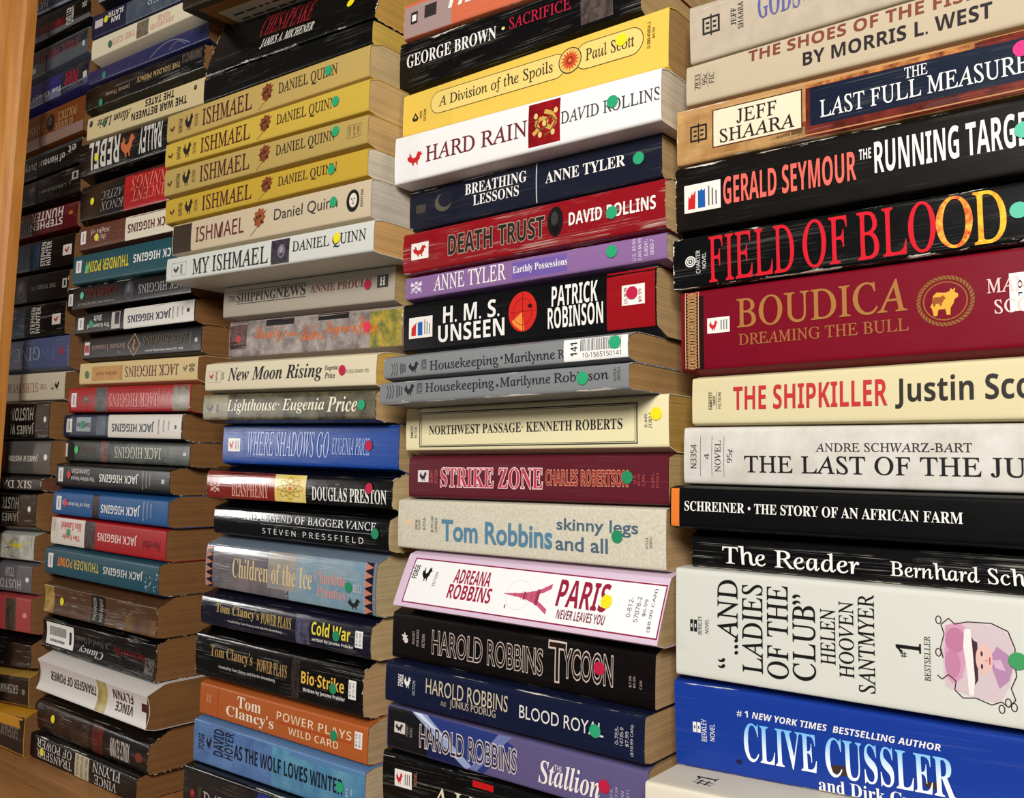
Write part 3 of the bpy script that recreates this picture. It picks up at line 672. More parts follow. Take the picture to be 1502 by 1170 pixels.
{'loc': (-0.20499, -0.012, -0.02943), 'tilt': 0.00269, 'L': 0.195, 'T0': 0.02079, 'T1': 0.02078, 'W': 0.137, 'cb': 0.0015, 'ct': 0.00106, 'sl': 0, 'base': (7, 7, 8), 'label': 'slim black paperback with an orange end and small white capitals', 'group': 'paperbacks in the nearest stack', 'sag': 0.1, 'rough': 0.45, 'wear': 0.25, 'crease': 0, 'pages': (235, 215, 165), 'noise': None, 'els': [('R', 0.00013, 0.00484, 0.0, 1, (225, 120, 45), 1, 'end_band'), ('T', 'SCHREINER • THE STORY OF AN AFRICAN FARM', 'B', 0.00772, 0.12753, 0.42, 0.67, (235, 232, 226), 0, 't', 0, 3, None, 0.03)]},
{'loc': (-0.19926, 0.0, -0.04753), 'tilt': 0.00446, 'L': 0.2, 'T0': 0.018, 'T1': 0.01764, 'W': 0.125, 'cb': 0.00014, 'ct': 0.00244, 'sl': 0, 'base': (8, 7, 8), 'label': 'slim black paperback with white serif title in mixed case', 'group': 'paperbacks in the nearest stack', 'sag': 0.4, 'rough': 0.28, 'wear': 0.3, 'crease': 0.5, 'pages': (225, 205, 165), 'noise': None, 'els': [('T', 'The Reader', 'R', 0.01576, 0.07864, 0.18, 0.74, (235, 232, 226), 0, 't', 0, 3, None, 0.03), ('T', 'Bernhard Schlink', 'R', 0.09131, 0.15532, 0.22, 0.66, (235, 232, 226), 0, 'a', 0, 3, None, 0.03)]},
{'loc': (-0.20412, -0.006, -0.09959), 'tilt': 0.01033, 'L': 0.17601, 'T0': 0.05191, 'T1': 0.05088, 'W': 0.105, 'cb': 0.00169, 'ct': 0.00023, 'sl': 0, 'base': (210, 210, 200), 'label': 'thickest white paperback with sideways black title and a lady in a pink hat', 'group': 'paperbacks in the nearest stack', 'sag': 0.3, 'rough': 0.42, 'wear': 0.15, 'crease': 0.02, 'pages': (200, 165, 112), 'noise': None, 'els': [('G', 'bk', 0.00741, 0.01096, 0.42, 0.53, (25, 25, 25), (200, 30, 30)), ('T', 'BERKLEY', 'S', 0.01148, 0.01343, 0.4, 0.57, (40, 40, 40), 90, 's', 0, 3, None, 0.03), ('T', 'NOVEL', 'S', 0.01511, 0.01692, 0.42, 0.55, (40, 40, 40), 90, 's', 0, 3, None, 0.03), ('T', '“...AND', 'R', 0.02112, 0.0315, 0.12, 0.93, (22, 20, 20), 90, 't', 0, 3, None, 0.03), ('T', 'LADIES', 'R', 0.03322, 0.04323, 0.12, 0.91, (22, 20, 20), 90, 't', 0, 3, None, 0.03), ('T', 'OF THE', 'R', 0.0449, 0.05492, 0.1, 0.92, (22, 20, 20), 90, 't', 0, 3, None, 0.03), ('T', 'CLUB”', 'R', 0.05652, 0.06697, 0.12, 0.86, (22, 20, 20), 90, 't', 0, 3, None, 0.03), ('T', 'HELEN', 'R', 0.06896, 0.07549, 0.29, 0.76, (22, 20, 20), 90, 'a', 0, 3, None, 0.03), ('T', 'HOOVEN', 'R', 0.07678, 0.08315, 0.2, 0.84, (22, 20, 20), 90, 'a', 0, 3, None, 0.03), ('T', 'SANTMYER', 'R', 0.08472, 0.09165, 0.1, 0.92, (22, 20, 20), 90, 'a', 0, 3, None, 0.03), ('T', '#', 'R', 0.10169, 0.10405, 0.43, 0.48, (22, 20, 20), 90, 's', 0, 3, None, 0.03), ('T', '1', 'B', 0.09983, 0.10963, 0.47, 0.56, (22, 20, 20), 90, 's', 0, 3, None, 0.03), ('T', 'BESTSELLER', 'R', 0.11075, 0.11314, 0.27, 0.63, (35, 30, 30), 90, 's', 0, 3, None, 0.03), ('G', 'lady', 0.11552, 0.14388, 0.12, 0.82, (90, 40, 60), (205, 150, 175)), ('D', 0.14426, 0.52, (60, 150, 90))]},
{'loc': (-0.20666, -0.0, -0.14196), 'tilt': 0.04382, 'L': 0.19018, 'T0': 0.04219, 'T1': 0.03582, 'W': 0.105, 'cb': 0.0, 'ct': 0.00276, 'sl': 0, 'base': (22, 56, 146), 'label': 'thick royal blue paperback with icy blue-white slab letters', 'group': 'paperbacks in the nearest stack', 'sag': 0.3, 'rough': 0.3, 'wear': 0.25, 'crease': 0.05, 'pages': (200, 165, 112), 'noise': None, 'els': [('G', 'bk', 0.0093, 0.01324, 0.43, 0.55, (235, 232, 226), (200, 30, 30)), ('T', 'BERKLEY', 'S', 0.01377, 0.01636, 0.34, 0.6, (235, 232, 226), 90, 's', 0, 3, None, 0.03), ('T', 'NOVEL', 'S', 0.01804, 0.02048, 0.36, 0.56, (235, 232, 226), 90, 's', 0, 3, None, 0.03), ('T', '# 1 NEW YORK TIMES  BESTSELLING AUTHOR', 'SBI', 0.03178, 0.11867, 0.7, 0.785, (235, 232, 226), 0, 's', 0, 3, None, 0.03), ('T', 'CLIVE CUSSLER', 'B', 0.03477, 0.1232, 0.2, 0.65, ('gradz', (245, 250, 255), (110, 185, 235)), 0, 'a', 0, 3, None, 0.03), ('T', 'and Dirk Cussler', 'B', 0.06832, 0.12118, 0.02, 0.17, (235, 232, 226), 0, 'a', 0, 3, None, 0.03), ('G', 'stain', 0.07275, 0.0835, 0.22, 0.36, (60, 45, 40), (200, 30, 30)), ('G', 'stain', 0.11082, 0.11847, 0.26, 0.36, (60, 45, 40), (200, 30, 30)), ('G', 'stain', 0.03022, 0.03393, 0.14, 0.21, (25, 30, 60), (200, 30, 30))]},
{'loc': (-0.20637, -0.03, -0.15977), 'tilt': 0.03431, 'L': 0.1761, 'T0': 0.01769, 'T1': 0.01936, 'W': 0.105, 'cb': 0.0, 'ct': 0.0, 'sl': 0, 'base': (222, 214, 194), 'label': 'cream paperback jutting out beneath the royal blue one', 'group': 'paperbacks in the nearest stack', 'sag': 0.4, 'rough': 0.5, 'wear': 0.3, 'crease': 0.1, 'pages': (215, 190, 150), 'noise': None, 'els': [('TOP', '#1', 'B', 0.016, 0.027, 0.01, 0.022, (50, 46, 44))]},
{'loc': (-0.40518, 0.0, 0.26959), 'tilt': -0.02683, 'L': 0.17506, 'T0': 0.02461, 'T1': 0.02755, 'W': 0.105, 'cb': 0.00136, 'ct': 0.0, 'sl': 0, 'base': (210, 108, 74), 'label': 'orange and grey paperback cropped at the top of the second nearest stack', 'group': 'paperbacks in the second nearest stack', 'sag': 0.4, 'rough': 0.4, 'wear': 0.8, 'crease': 0.2, 'pages': (200, 165, 112), 'noise': None, 'els': [('R', -0.00263, 0.0411, 0, 1, (165, 140, 135), 1, 'spine_panel'), ('R', 0.00632, 0.01221, 0.35, 0.68, (40, 36, 36), 2, 'spine_panel'), ('R', 0.00744, 0.01111, 0.42, 0.6, (235, 232, 226), 3, 'spine_panel'), ('R', 0.01815, 0.02833, 0.4, 0.75, (52, 46, 46), 2, 'spine_panel'), ('T', 'HIGH', 'SBI', 0.03807, 0.09058, 0.42, 0.85, (235, 232, 226), 0, 't', 0, 3, None, 0.03)]},
{'loc': (-0.40661, 0.0, 0.23305), 'tilt': 0.01562, 'L': 0.17602, 'T0': 0.03645, 'T1': 0.02898, 'W': 0.105, 'cb': 0.00321, 'ct': 0.00076, 'sl': 0, 'base': (9, 8, 8), 'label': 'black paperback with white author name, crimson title and small picture block', 'group': 'paperbacks in the second nearest stack', 'sag': 0.8, 'rough': 0.33, 'wear': 0.6, 'crease': 0.3, 'pages': (200, 165, 112), 'noise': None, 'els': [('T', 'GEORGE BROWN', 'B', 0.00662, 0.07951, 0.43, 0.7, (235, 232, 226), 0, 'a', 0, 3, None, 0.03), ('G', 'dot', 0.08341, 0.0859, 0.56, 0.63, (225, 215, 130), (200, 30, 30)), ('T', 'SACRIFICE', 'R', 0.08927, 0.13235, 0.52, 0.77, (185, 30, 62), 0, 't', 0, 3, None, 0.03), ('R', 0.13875, 0.15933, 0.1, 1, ('noise', (95, 80, 76), (50, 44, 42), 60), 1, 'picture_block'), ('G', 'dot', 0.14439, 0.15243, 0.6, 0.85, (200, 40, 40), (200, 30, 30))]},
{'loc': (-0.40004, -0.003, 0.20149), 'tilt': -0.01061, 'L': 0.18733, 'T0': 0.03155, 'T1': 0.03646, 'W': 0.105, 'cb': 0.0032, 'ct': 0.0018, 'sl': 0, 'base': (228, 192, 84), 'label': 'yellow paperback with outlined pill shapes and a red sun', 'group': 'paperbacks in the second nearest stack', 'sag': 0.4, 'rough': 0.5, 'wear': 0.15, 'crease': 0.02, 'pages': (180, 140, 85), 'noise': None, 'els': [('G', 'tri', 0.00813, 0.01353, 0.3, 0.5, (35, 30, 25), (200, 30, 30)), ('T', 'AVON', 'S', 0.01459, 0.01654, 0.33, 0.5, (60, 50, 30), 90, 's', 0, 3, None, 0.03), ('T', 'FICTION', 'S', 0.01799, 0.02011, 0.26, 0.52, (60, 50, 30), 90, 's', 0, 3, None, 0.03), ('G', 'pill', 0.02344, 0.12471, 0.33, 0.83, (70, 58, 36), (234, 206, 118)), ('G', 'pill', 0.13021, 0.173, 0.35, 0.85, (70, 58, 36), (234, 206, 118)), ('G', 'sun', 0.11954, 0.1347, 0.36, 0.85, (70, 50, 36), (205, 75, 40)), ('T', 'A Division of the Spoils', 'R', 0.0304, 0.11561, 0.41, 0.73, (55, 46, 34), 0, 't', 0, 3, None, 0.03), ('T', 'Paul Scott', 'R', 0.13739, 0.16743, 0.5, 0.73, (55, 46, 34), 0, 'a', 0, 3, None, 0.03), ('D', 0.15985, 0.68, (235, 220, 30)), ('T', '0-380-45054-2', 'S', 0.17508, 0.17703, 0.39, 0.84, (70, 58, 30), 90, 's', 0, 3, None, 0.03), ('T', '$4.50', 'S', 0.17812, 0.17969, 0.54, 0.72, (70, 58, 30), 90, 's', 0, 3, None, 0.03)]},
{'loc': (-0.39473, -0.014, 0.16987), 'tilt': 0.00476, 'L': 0.18424, 'T0': 0.03144, 'T1': 0.02861, 'W': 0.115, 'cb': 0.00014, 'ct': 0.0018, 'sl': 0, 'base': (236, 234, 232), 'label': 'bright white paperback with a red dragon band across its middle', 'group': 'paperbacks in the second nearest stack', 'sag': 0.6, 'rough': 0.4, 'wear': 0.1, 'crease': 0.15, 'pages': (215, 200, 175), 'noise': None, 'els': [('G', 'rooster', 0.01051, 0.02444, 0.3, 0.62, (200, 40, 40), (200, 30, 30)), ('T', 'HARD RAIN', 'R', 0.02612, 0.10194, 0.32, 0.66, (110, 40, 44), 0, 't', 0, 3, None, 0.03), ('R', 0.10264, 0.12378, 0.08, 0.94, ('noise', (165, 22, 30), (120, 12, 20), 20), 1, 'picture_block'), ('G', 'dragon', 0.10407, 0.12284, 0.2, 0.8, (205, 165, 80), (200, 30, 30)), ('T', 'DAVID ROLLINS', 'R', 0.12446, 0.18403, 0.39, 0.64, (70, 68, 74), 0, 'a', 0, 3, None, 0.03), ('D', 0.15663, 0.575, (40, 160, 110))]},
{'loc': (-0.39419, 0.0, 0.14001), 'tilt': 0.02101, 'L': 0.17707, 'T0': 0.02974, 'T1': 0.02687, 'W': 0.105, 'cb': 0.0036, 'ct': 8e-05, 'sl': 0, 'base': (24, 27, 42), 'label': 'navy black paperback with two-line white title left of a thin divider', 'group': 'paperbacks in the second nearest stack', 'sag': 0.5, 'rough': 0.4, 'wear': 0.4, 'crease': 0.1, 'pages': (200, 165, 112), 'noise': None, 'els': [('G', 'moon', 0.02057, 0.03588, 0.3, 0.8, (90, 85, 75), (200, 30, 30)), ('T', 'BREATHING', 'B', 0.04568, 0.09151, 0.58, 0.85, (235, 232, 226), 0, 't', 0, 3, None, 0.03), ('T', 'LESSONS', 'B', 0.05208, 0.08606, 0.29, 0.54, (235, 232, 226), 0, 't', 0, 3, None, 0.03), ('R', 0.09792, 0.09865, 0.03, 0.97, (190, 190, 190), 2, 'spine_panel'), ('T', 'ANNE TYLER', 'B', 0.10466, 0.15585, 0.42, 0.69, (235, 232, 226), 0, 'a', 0, 3, None, 0.03), ('D', 0.16395, 0.52, (40, 160, 110)), ('R', 0.00566, 0.01364, 0.4, 0.6, (70, 64, 56), 2, 'spine_panel')]},
{'loc': (-0.38685, -0.012, 0.11278), 'tilt': 0.02162, 'L': 0.17839, 'T0': 0.02726, 'T1': 0.02715, 'W': 0.105, 'cb': 0.00076, 'ct': 0.00202, 'sl': 0, 'base': (140, 16, 26), 'label': 'creased red paperback with dark stencil title and white author name', 'group': 'paperbacks in the second nearest stack', 'sag': 0.8, 'rough': 0.35, 'wear': 0.7, 'crease': 1.0, 'pages': (200, 165, 112), 'noise': None, 'els': [('R', 0.00701, 0.02106, 0.31, 0.72, (235, 232, 226), 2, 'publisher_label'), ('G', 'rooster', 0.00822, 0.02022, 0.36, 0.68, (190, 40, 40), (200, 30, 30)), ('T', 'DEATH', 'SB', 0.03682, 0.06973, 0.27, 0.74, (40, 34, 34), 0, 't', 0, 3, (165, 140, 120), 0.04), ('T', 'TRUST', 'SB', 0.07423, 0.10582, 0.27, 0.74, (40, 34, 34), 0, 't', 0, 3, (165, 140, 120), 0.04), ('G', 'oval', 0.10785, 0.11803, 0.22, 0.9, (25, 22, 22), (200, 30, 30)), ('T', 'DAVID ROLLINS', 'SB', 0.12178, 0.1735, 0.4, 0.69, (235, 232, 226), 0, 'a', 0, 3, None, 0.03), ('D', 0.14834, 0.5, (40, 160, 110))]},
{'loc': (-0.38823, -0.008, 0.09727), 'tilt': 0.02304, 'L': 0.17852, 'T0': 0.01536, 'T1': 0.0151, 'W': 0.105, 'cb': 0.00139, 'ct': 0.00043, 'sl': 0, 'base': (138, 102, 152), 'label': 'slim lilac paperback with white capitals, second nearest stack', 'group': 'paperbacks in the second nearest stack', 'sag': 0.4, 'rough': 0.4, 'wear': 0.6, 'crease': 0.05, 'pages': (200, 175, 130), 'noise': None, 'els': [('G', 'crest', 0.00362, 0.0144, 0.2, 0.8, (220, 212, 225), (200, 30, 30)), ('T', 'ANNE TYLER', 'R', 0.02322, 0.07792, 0.18, 0.9, (235, 232, 226), 0, 'a', 0, 3, None, 0.03), ('R', 0.08236, 0.11913, 0.14, 0.84, (112, 88, 162), 1, 'title_band'), ('T', 'Earthly Possessions', 'B', 0.08295, 0.1194, 0.3, 0.68, (235, 232, 226), 0, 't', 0, 3, None, 0.03), ('D', 0.14719, 0.6, (40, 160, 110)), ('T', 'U.S. $5.99', 'S', 0.15926, 0.16131, 0.08, 0.92, (225, 215, 230), 90, 's', 0, 3, None, 0.03), ('T', 'CAN $6.99', 'S', 0.16251, 0.16466, 0.08, 0.92, (225, 215, 230), 90, 's', 0, 3, None, 0.03), ('T', '0-8041-', 'S', 0.16609, 0.16822, 0.2, 0.85, (225, 215, 230), 90, 's', 0, 3, None, 0.03), ('T', '0889-7', 'S', 0.1694, 0.17152, 0.2, 0.8, (225, 215, 230), 90, 's', 0, 3, None, 0.03)]},
{'loc': (-0.39085, -0.006, 0.06242), 'tilt': 0.01753, 'L': 0.17455, 'T0': 0.03466, 'T1': 0.03562, 'W': 0.105, 'cb': 0.00414, 'ct': 0.00078, 'sl': 0, 'base': (7, 7, 8), 'label': 'thick black paperback with a red disc and red right end', 'group': 'paperbacks in the second nearest stack', 'sag': 0.4, 'rough': 0.3, 'wear': 0.3, 'crease': 0.03, 'pages': (200, 165, 112), 'noise': None, 'els': [('G', 'harper', 0.00471, 0.02404, 0.27, 0.7, (20, 20, 20), (200, 30, 30)), ('T', 'H. M. S.', 'SB', 0.03272, 0.07531, 0.5, 0.84, (235, 232, 226), 0, 't', 0, 3, None, 0.03), ('T', 'UNSEEN', 'SB', 0.02893, 0.07889, 0.13, 0.47, (235, 232, 226), 0, 't', 0, 3, None, 0.03), ('G', 'radar', 0.08168, 0.10131, 0.16, 0.9, (205, 40, 34), (240, 140, 60)), ('T', 'PATRICK', 'SB', 0.11121, 0.1404, 0.54, 0.91, (235, 232, 226), 0, 'a', 0, 3, None, 0.03), ('T', 'ROBINSON', 'SB', 0.1087, 0.14377, 0.15, 0.53, (235, 232, 226), 0, 'a', 0, 3, None, 0.03), ('R', 0.14584, 0.17412, 0.01, 0.99, (148, 14, 24), 1, 'end_panel'), ('R', 0.1549, 0.1682, 0.4, 0.74, (235, 232, 226), 2, 'price_label'), ('T', 'U.S. $6.99', 'S', 0.15613, 0.15858, 0.43, 0.7, (150, 30, 40), 90, 's', 0, 3, None, 0.03), ('T', '$9.99', 'S', 0.16463, 0.16666, 0.43, 0.65, (150, 30, 40), 90, 's', 0, 3, None, 0.03), ('D', 0.16111, 0.6, (190, 25, 65))]},
{'loc': (-0.38248, -0.03, 0.04672), 'tilt': 0.02139, 'L': 0.16449, 'T0': 0.01572, 'T1': 0.01509, 'W': 0.105, 'cb': 0.00138, 'ct': 0.00233, 'sl': 0, 'base': (130, 132, 134), 'label': 'grey paperback with a white barcode label on its right end', 'group': 'paperbacks in the second nearest stack', 'sag': 0.4, 'rough': 0.45, 'wear': 0.5, 'crease': 0.02, 'pages': (175, 135, 80), 'noise': None, 'els': [('T', 'Housekeeping', 'R', 0.03646, 0.08564, 0.08, 0.68, (34, 34, 36), 0, 't', 0, 3, None, 0.03), ('G', 'dot', 0.08705, 0.08848, 0.42, 0.56, (34, 34, 36), (200, 30, 30)), ('T', 'Marilynne', 'R', 0.08965, 0.12213, 0.08, 0.66, (34, 34, 36), 0, 'a', 0, 3, None, 0.03), ('G', 'arcs', 0.00584, 0.01821, 0.12, 0.7, (45, 45, 47), (200, 30, 30)), ('G', 'bird', 0.01988, 0.02857, 0.15, 0.75, (30, 30, 32), (200, 30, 30)), ('T', 'FICTION', 'S', 0.03019, 0.03412, 0.3, 0.75, (60, 60, 60), 90, 's', 0, 3, None, 0.03), ('T', 'R', 'R', 0.12394, 0.12783, 0.22, 0.6, (34, 34, 36), 0, 'a', 0, 3, None, 0.03), ('BAR', 0.12755, 0.16433, 0.03, 0.99, '141', '10-1565150141', 0), ('D', 0.15724, 0.7, (40, 160, 110))]},
{'loc': (-0.38512, -0.03, 0.03285), 'tilt': 0.02212, 'L': 0.16761, 'T0': 0.01369, 'T1': 0.01357, 'W': 0.105, 'cb': 0.0, 'ct': 0.00078, 'sl': 0, 'base': (126, 128, 130), 'label': 'grey paperback directly under the barcoded grey one', 'group': 'paperbacks in the second nearest stack', 'sag': 0.4, 'rough': 0.45, 'wear': 0.6, 'crease': 0.05, 'pages': (175, 135, 80), 'noise': None, 'els': [('T', 'Housekeeping', 'R', 0.0363, 0.08575, 0.3, 0.84, (34, 34, 36), 0, 't', 0, 3, None, 0.03), ('G', 'dot', 0.08722, 0.08866, 0.42, 0.56, (34, 34, 36), (200, 30, 30)), ('T', 'Marilynne', 'R', 0.08978, 0.12241, 0.3, 0.82, (34, 34, 36), 0, 'a', 0, 3, None, 0.03), ('G', 'arcs', 0.005, 0.01882, 0.25, 0.85, (45, 45, 47), (200, 30, 30)), ('G', 'bird', 0.01965, 0.02838, 0.3, 0.9, (30, 30, 32), (200, 30, 30)), ('T', 'FICTION', 'S', 0.0297, 0.03398, 0.4, 0.85, (60, 60, 60), 90, 's', 0, 3, None, 0.03), ('T', 'Robinson', 'R', 0.12423, 0.15652, 0.42, 0.82, (34, 34, 36), 0, 'a', 0, 3, None, 0.03), ('T', '0-553-', 'S', 0.15915, 0.16081, 0.35, 0.85, (60, 60, 60), 90, 's', 0, 3, None, 0.03), ('T', '20575-2', 'S', 0.1614, 0.16306, 0.35, 0.85, (60, 60, 60), 90, 's', 0, 3, None, 0.03), ('D', 0.14162, 0.53, (40, 160, 110))]},
{'loc': (-0.39207, 0.0, 0.00419), 'tilt': 0.01702, 'L': 0.18002, 'T0': 0.02838, 'T1': 0.0293, 'W': 0.105, 'cb': 0.00266, 'ct': 0.0, 'sl': 0, 'base': (230, 219, 176), 'label': 'cream paperback with black capitals inside a double-ruled frame', 'group': 'paperbacks in the second nearest stack', 'sag': 0.4, 'rough': 0.5, 'wear': 0.3, 'crease': 0.05, 'pages': (190, 150, 70), 'noise': None, 'els': [('G', 'frame', 0.01117, 0.16248, 0.07, 0.88, (45, 42, 40), (5,)), ('G', 'frame', 0.01294, 0.16112, 0.11, 0.84, (45, 42, 40), (2.2,)), ('T', 'NORTHWEST PASSAGE· KENNETH ROBERTS', 'B', 0.01927, 0.15375, 0.36, 0.57, (32, 32, 40), 0, 't', 0, 3, None, 0.03), ('T', 'FAWCETT', 'SB', 0.00405, 0.0062, 0.3, 0.58, (60, 54, 44), 90, 's', 0, 3, None, 0.03), ('T', 'FICTION', 'S', 0.0073, 0.00944, 0.3, 0.55, (60, 54, 44), 90, 's', 0, 3, None, 0.03), ('T', '0-449-', 'S', 0.16651, 0.16822, 0.38, 0.66, (70, 60, 40), 90, 's', 0, 3, None, 0.03), ('T', '21383-4', 'S', 0.16895, 0.17076, 0.36, 0.66, (70, 60, 40), 90, 's', 0, 3, None, 0.03), ('D', 0.17337, 0.63, (235, 220, 30))]},
{'loc': (-0.38867, 0.0, -0.02203), 'tilt': 0.01432, 'L': 0.1767, 'T0': 0.02615, 'T1': 0.02663, 'W': 0.105, 'cb': 0.00074, 'ct': 0.0015, 'sl': 0, 'base': (92, 27, 40), 'label': 'maroon paperback with pink white-edged title lettering', 'group': 'paperbacks in the second nearest stack', 'sag': 0.4, 'rough': 0.4, 'wear': 0.1, 'crease': 0.05, 'pages': (200, 170, 110), 'noise': None, 'els': [('R', 0.00757, 0.01634, 0.38, 0.68, (220, 210, 205), 2, 'spine_panel'), ('G', 'bird', 0.00881, 0.01547, 0.4, 0.66, (50, 30, 34), (200, 30, 30)), ('T', 'SIGNET', 'S', 0.01756, 0.01998, 0.36, 0.68, (200, 90, 95), 90, 's', 0, 3, None, 0.03), ('T', 'FICTION', 'S', 0.02136, 0.02376, 0.36, 0.68, (200, 90, 95), 90, 's', 0, 3, None, 0.03), ('T', 'STRIKE ZONE', 'B', 0.02616, 0.10057, 0.27, 0.74, (188, 58, 82), 0, 't', 0, 3, (240, 215, 210), 0.03), ('T', 'CHARLES ROBERTSON', 'SB', 0.10269, 0.15385, 0.36, 0.7, (150, 45, 50), 0, 'a', 0, 3, (228, 165, 120), 0.03), ('D', 0.1536, 0.555, (35, 135, 90)), ('T', 'U.S.', 'S', 0.15696, 0.15856, 0.42, 0.62, (190, 80, 75), 90, 's', 0, 3, None, 0.03), ('T', '$5.50', 'S', 0.15955, 0.16102, 0.38, 0.62, (190, 80, 75), 90, 's', 0, 3, None, 0.03), ('T', 'CAN.', 'S', 0.16199, 0.16369, 0.38, 0.62, (190, 80, 75), 90, 's', 0, 3, None, 0.03), ('T', '0-451-', 'S', 0.16731, 0.16899, 0.35, 0.65, (190, 80, 75), 90, 's', 0, 3, None, 0.03), ('T', '61144-2', 'S', 0.16995, 0.17161, 0.35, 0.65, (190, 80, 75), 90, 's', 0, 3, None, 0.03)]},
{'loc': (-0.39678, 0.0, -0.0533), 'tilt': 0.00731, 'L': 0.18365, 'T0': 0.03103, 'T1': 0.03232, 'W': 0.105, 'cb': 0.00115, 'ct': 0.00121, 'sl': 0, 'base': (212, 207, 188), 'label': 'speckled cream paperback with hand-lettered blue title', 'group': 'paperbacks in the second nearest stack', 'sag': 0.4, 'rough': 0.5, 'wear': 0.2, 'crease': 0.06, 'pages': (200, 165, 115), 'noise': ((214, 209, 190), (196, 188, 166), 160), 'els': [('G', 'dot', 0.0066, 0.01233, 0.46, 0.6, (225, 195, 150), (200, 30, 30)), ('T', 'BANTAM', 'S', 0.01449, 0.01644, 0.4, 0.6, (70, 64, 60), 90, 's', 0, 3, None, 0.03), ('T', 'FICTION', 'S', 0.01714, 0.01873, 0.4, 0.6, (70, 64, 60), 90, 's', 0, 3, None, 0.03), ('T', '0-553-', 'S', 0.0208, 0.02289, 0.4, 0.66, (70, 64, 60), 90, 's', 0, 3, None, 0.03), ('T', '$6.99 CAN', 'S', 0.0274, 0.02946, 0.36, 0.68, (70, 64, 60), 90, 's', 0, 3, None, 0.03), ('T', '28969', 'S', 0.03049, 0.03254, 0.36, 0.66, (70, 64, 60), 90, 's', 0, 3, None, 0.03), ('T', 'Tom Robbins', 'G', 0.03585, 0.1157, 0.2, 0.64, (84, 128, 155), 0, 'a', 0.025, 3, None, 0.03), ('T', 'skinny legs', 'G', 0.11835, 0.16819, 0.5, 0.78, (76, 100, 116), 0, 't', 0.015, 3, None, 0.03), ('T', 'and all', 'G', 0.11784, 0.15046, 0.2, 0.46, (76, 100, 116), 0, 't', 0.015, 3, None, 0.03), ('T', '0-553', 'S', 0.17239, 0.17395, 0.34, 0.52, (80, 74, 66), 90, 's', 0, 3, None, 0.03), ('T', '28969-1', 'S', 0.17467, 0.17622, 0.34, 0.54, (80, 74, 66), 90, 's', 0, 3, None, 0.03), ('D', 0.15609, 0.51, (35, 135, 90))]},
{'loc': (-0.38613, -0.014, -0.08694), 'tilt': -0.00114, 'L': 0.17563, 'T0': 0.0336, 'T1': 0.03509, 'W': 0.105, 'cb': 0.00219, 'ct': 0.00188, 'sl': 0.014, 'base': (214, 190, 210), 'label': 'white paperback framed in maroon with a pink tower lying sideways', 'group': 'paperbacks in the second nearest stack', 'sag': 0.4, 'rough': 0.4, 'wear': 0.5, 'crease': 0.15, 'pages': (195, 165, 115), 'noise': None, 'els': [('R', 0.00708, 0.17441, 0.1, 0.9, (240, 238, 238), 1, 'white_panel'), ('G', 'frame', 0.00615, 0.17502, 0.09, 0.91, (140, 30, 68), (5,)), ('T', 'FORGE', 'SB', 0.00788, 0.01214, 0.55, 0.8, (20, 18, 18), 90, 's', 0, 3, None, 0.03), ('G', 'bird', 0.01507, 0.02306, 0.5, 0.8, (20, 18, 18), (200, 30, 30)), ('T', 'FICTION', 'S', 0.02554, 0.02768, 0.45, 0.7, (110, 100, 110), 90, 's', 0, 3, None, 0.03), ('T', 'ADREANA', 'SB', 0.04054, 0.067, 0.55, 0.8, (158, 34, 62), 0, 'a', 0, 3, None, 0.03), ('T', 'ROBBINS', 'SB', 0.03901, 0.07034, 0.27, 0.53, (158, 34, 62), 0, 'a', 0, 3, None, 0.03), ('G', 'tower', 0.07825, 0.10859, 0.2, 0.74, (196, 86, 116), (200, 30, 30)), ('T', 'PARIS', 'SB', 0.11334, 0.14416, 0.38, 0.82, (150, 30, 58), 0, 't', 0, 3, None, 0.03), ('T', 'NEVER LEAVES YOU', 'SB', 0.11563, 0.14453, 0.19, 0.34, (120, 34, 52), 0, 't', 0, 3, None, 0.03), ('D', 0.14328, 0.55, (235, 220, 30)), ('T', '0-812-', 'S', 0.15584, 0.15828, 0.36, 0.66, (90, 80, 90), 90, 's', 0, 3, None, 0.03), ('T', '57078-2', 'S', 0.16037, 0.16278, 0.3, 0.68, (90, 80, 90), 90, 's', 0, 3, None, 0.03), ('T', '$6.99', 'S', 0.16451, 0.16665, 0.4, 0.65, (90, 80, 90), 90, 's', 0, 3, None, 0.03), ('T', '($8.99 CAN)', 'S', 0.16847, 0.17071, 0.18, 0.82, (90, 80, 90), 90, 's', 0, 3, None, 0.03)]},
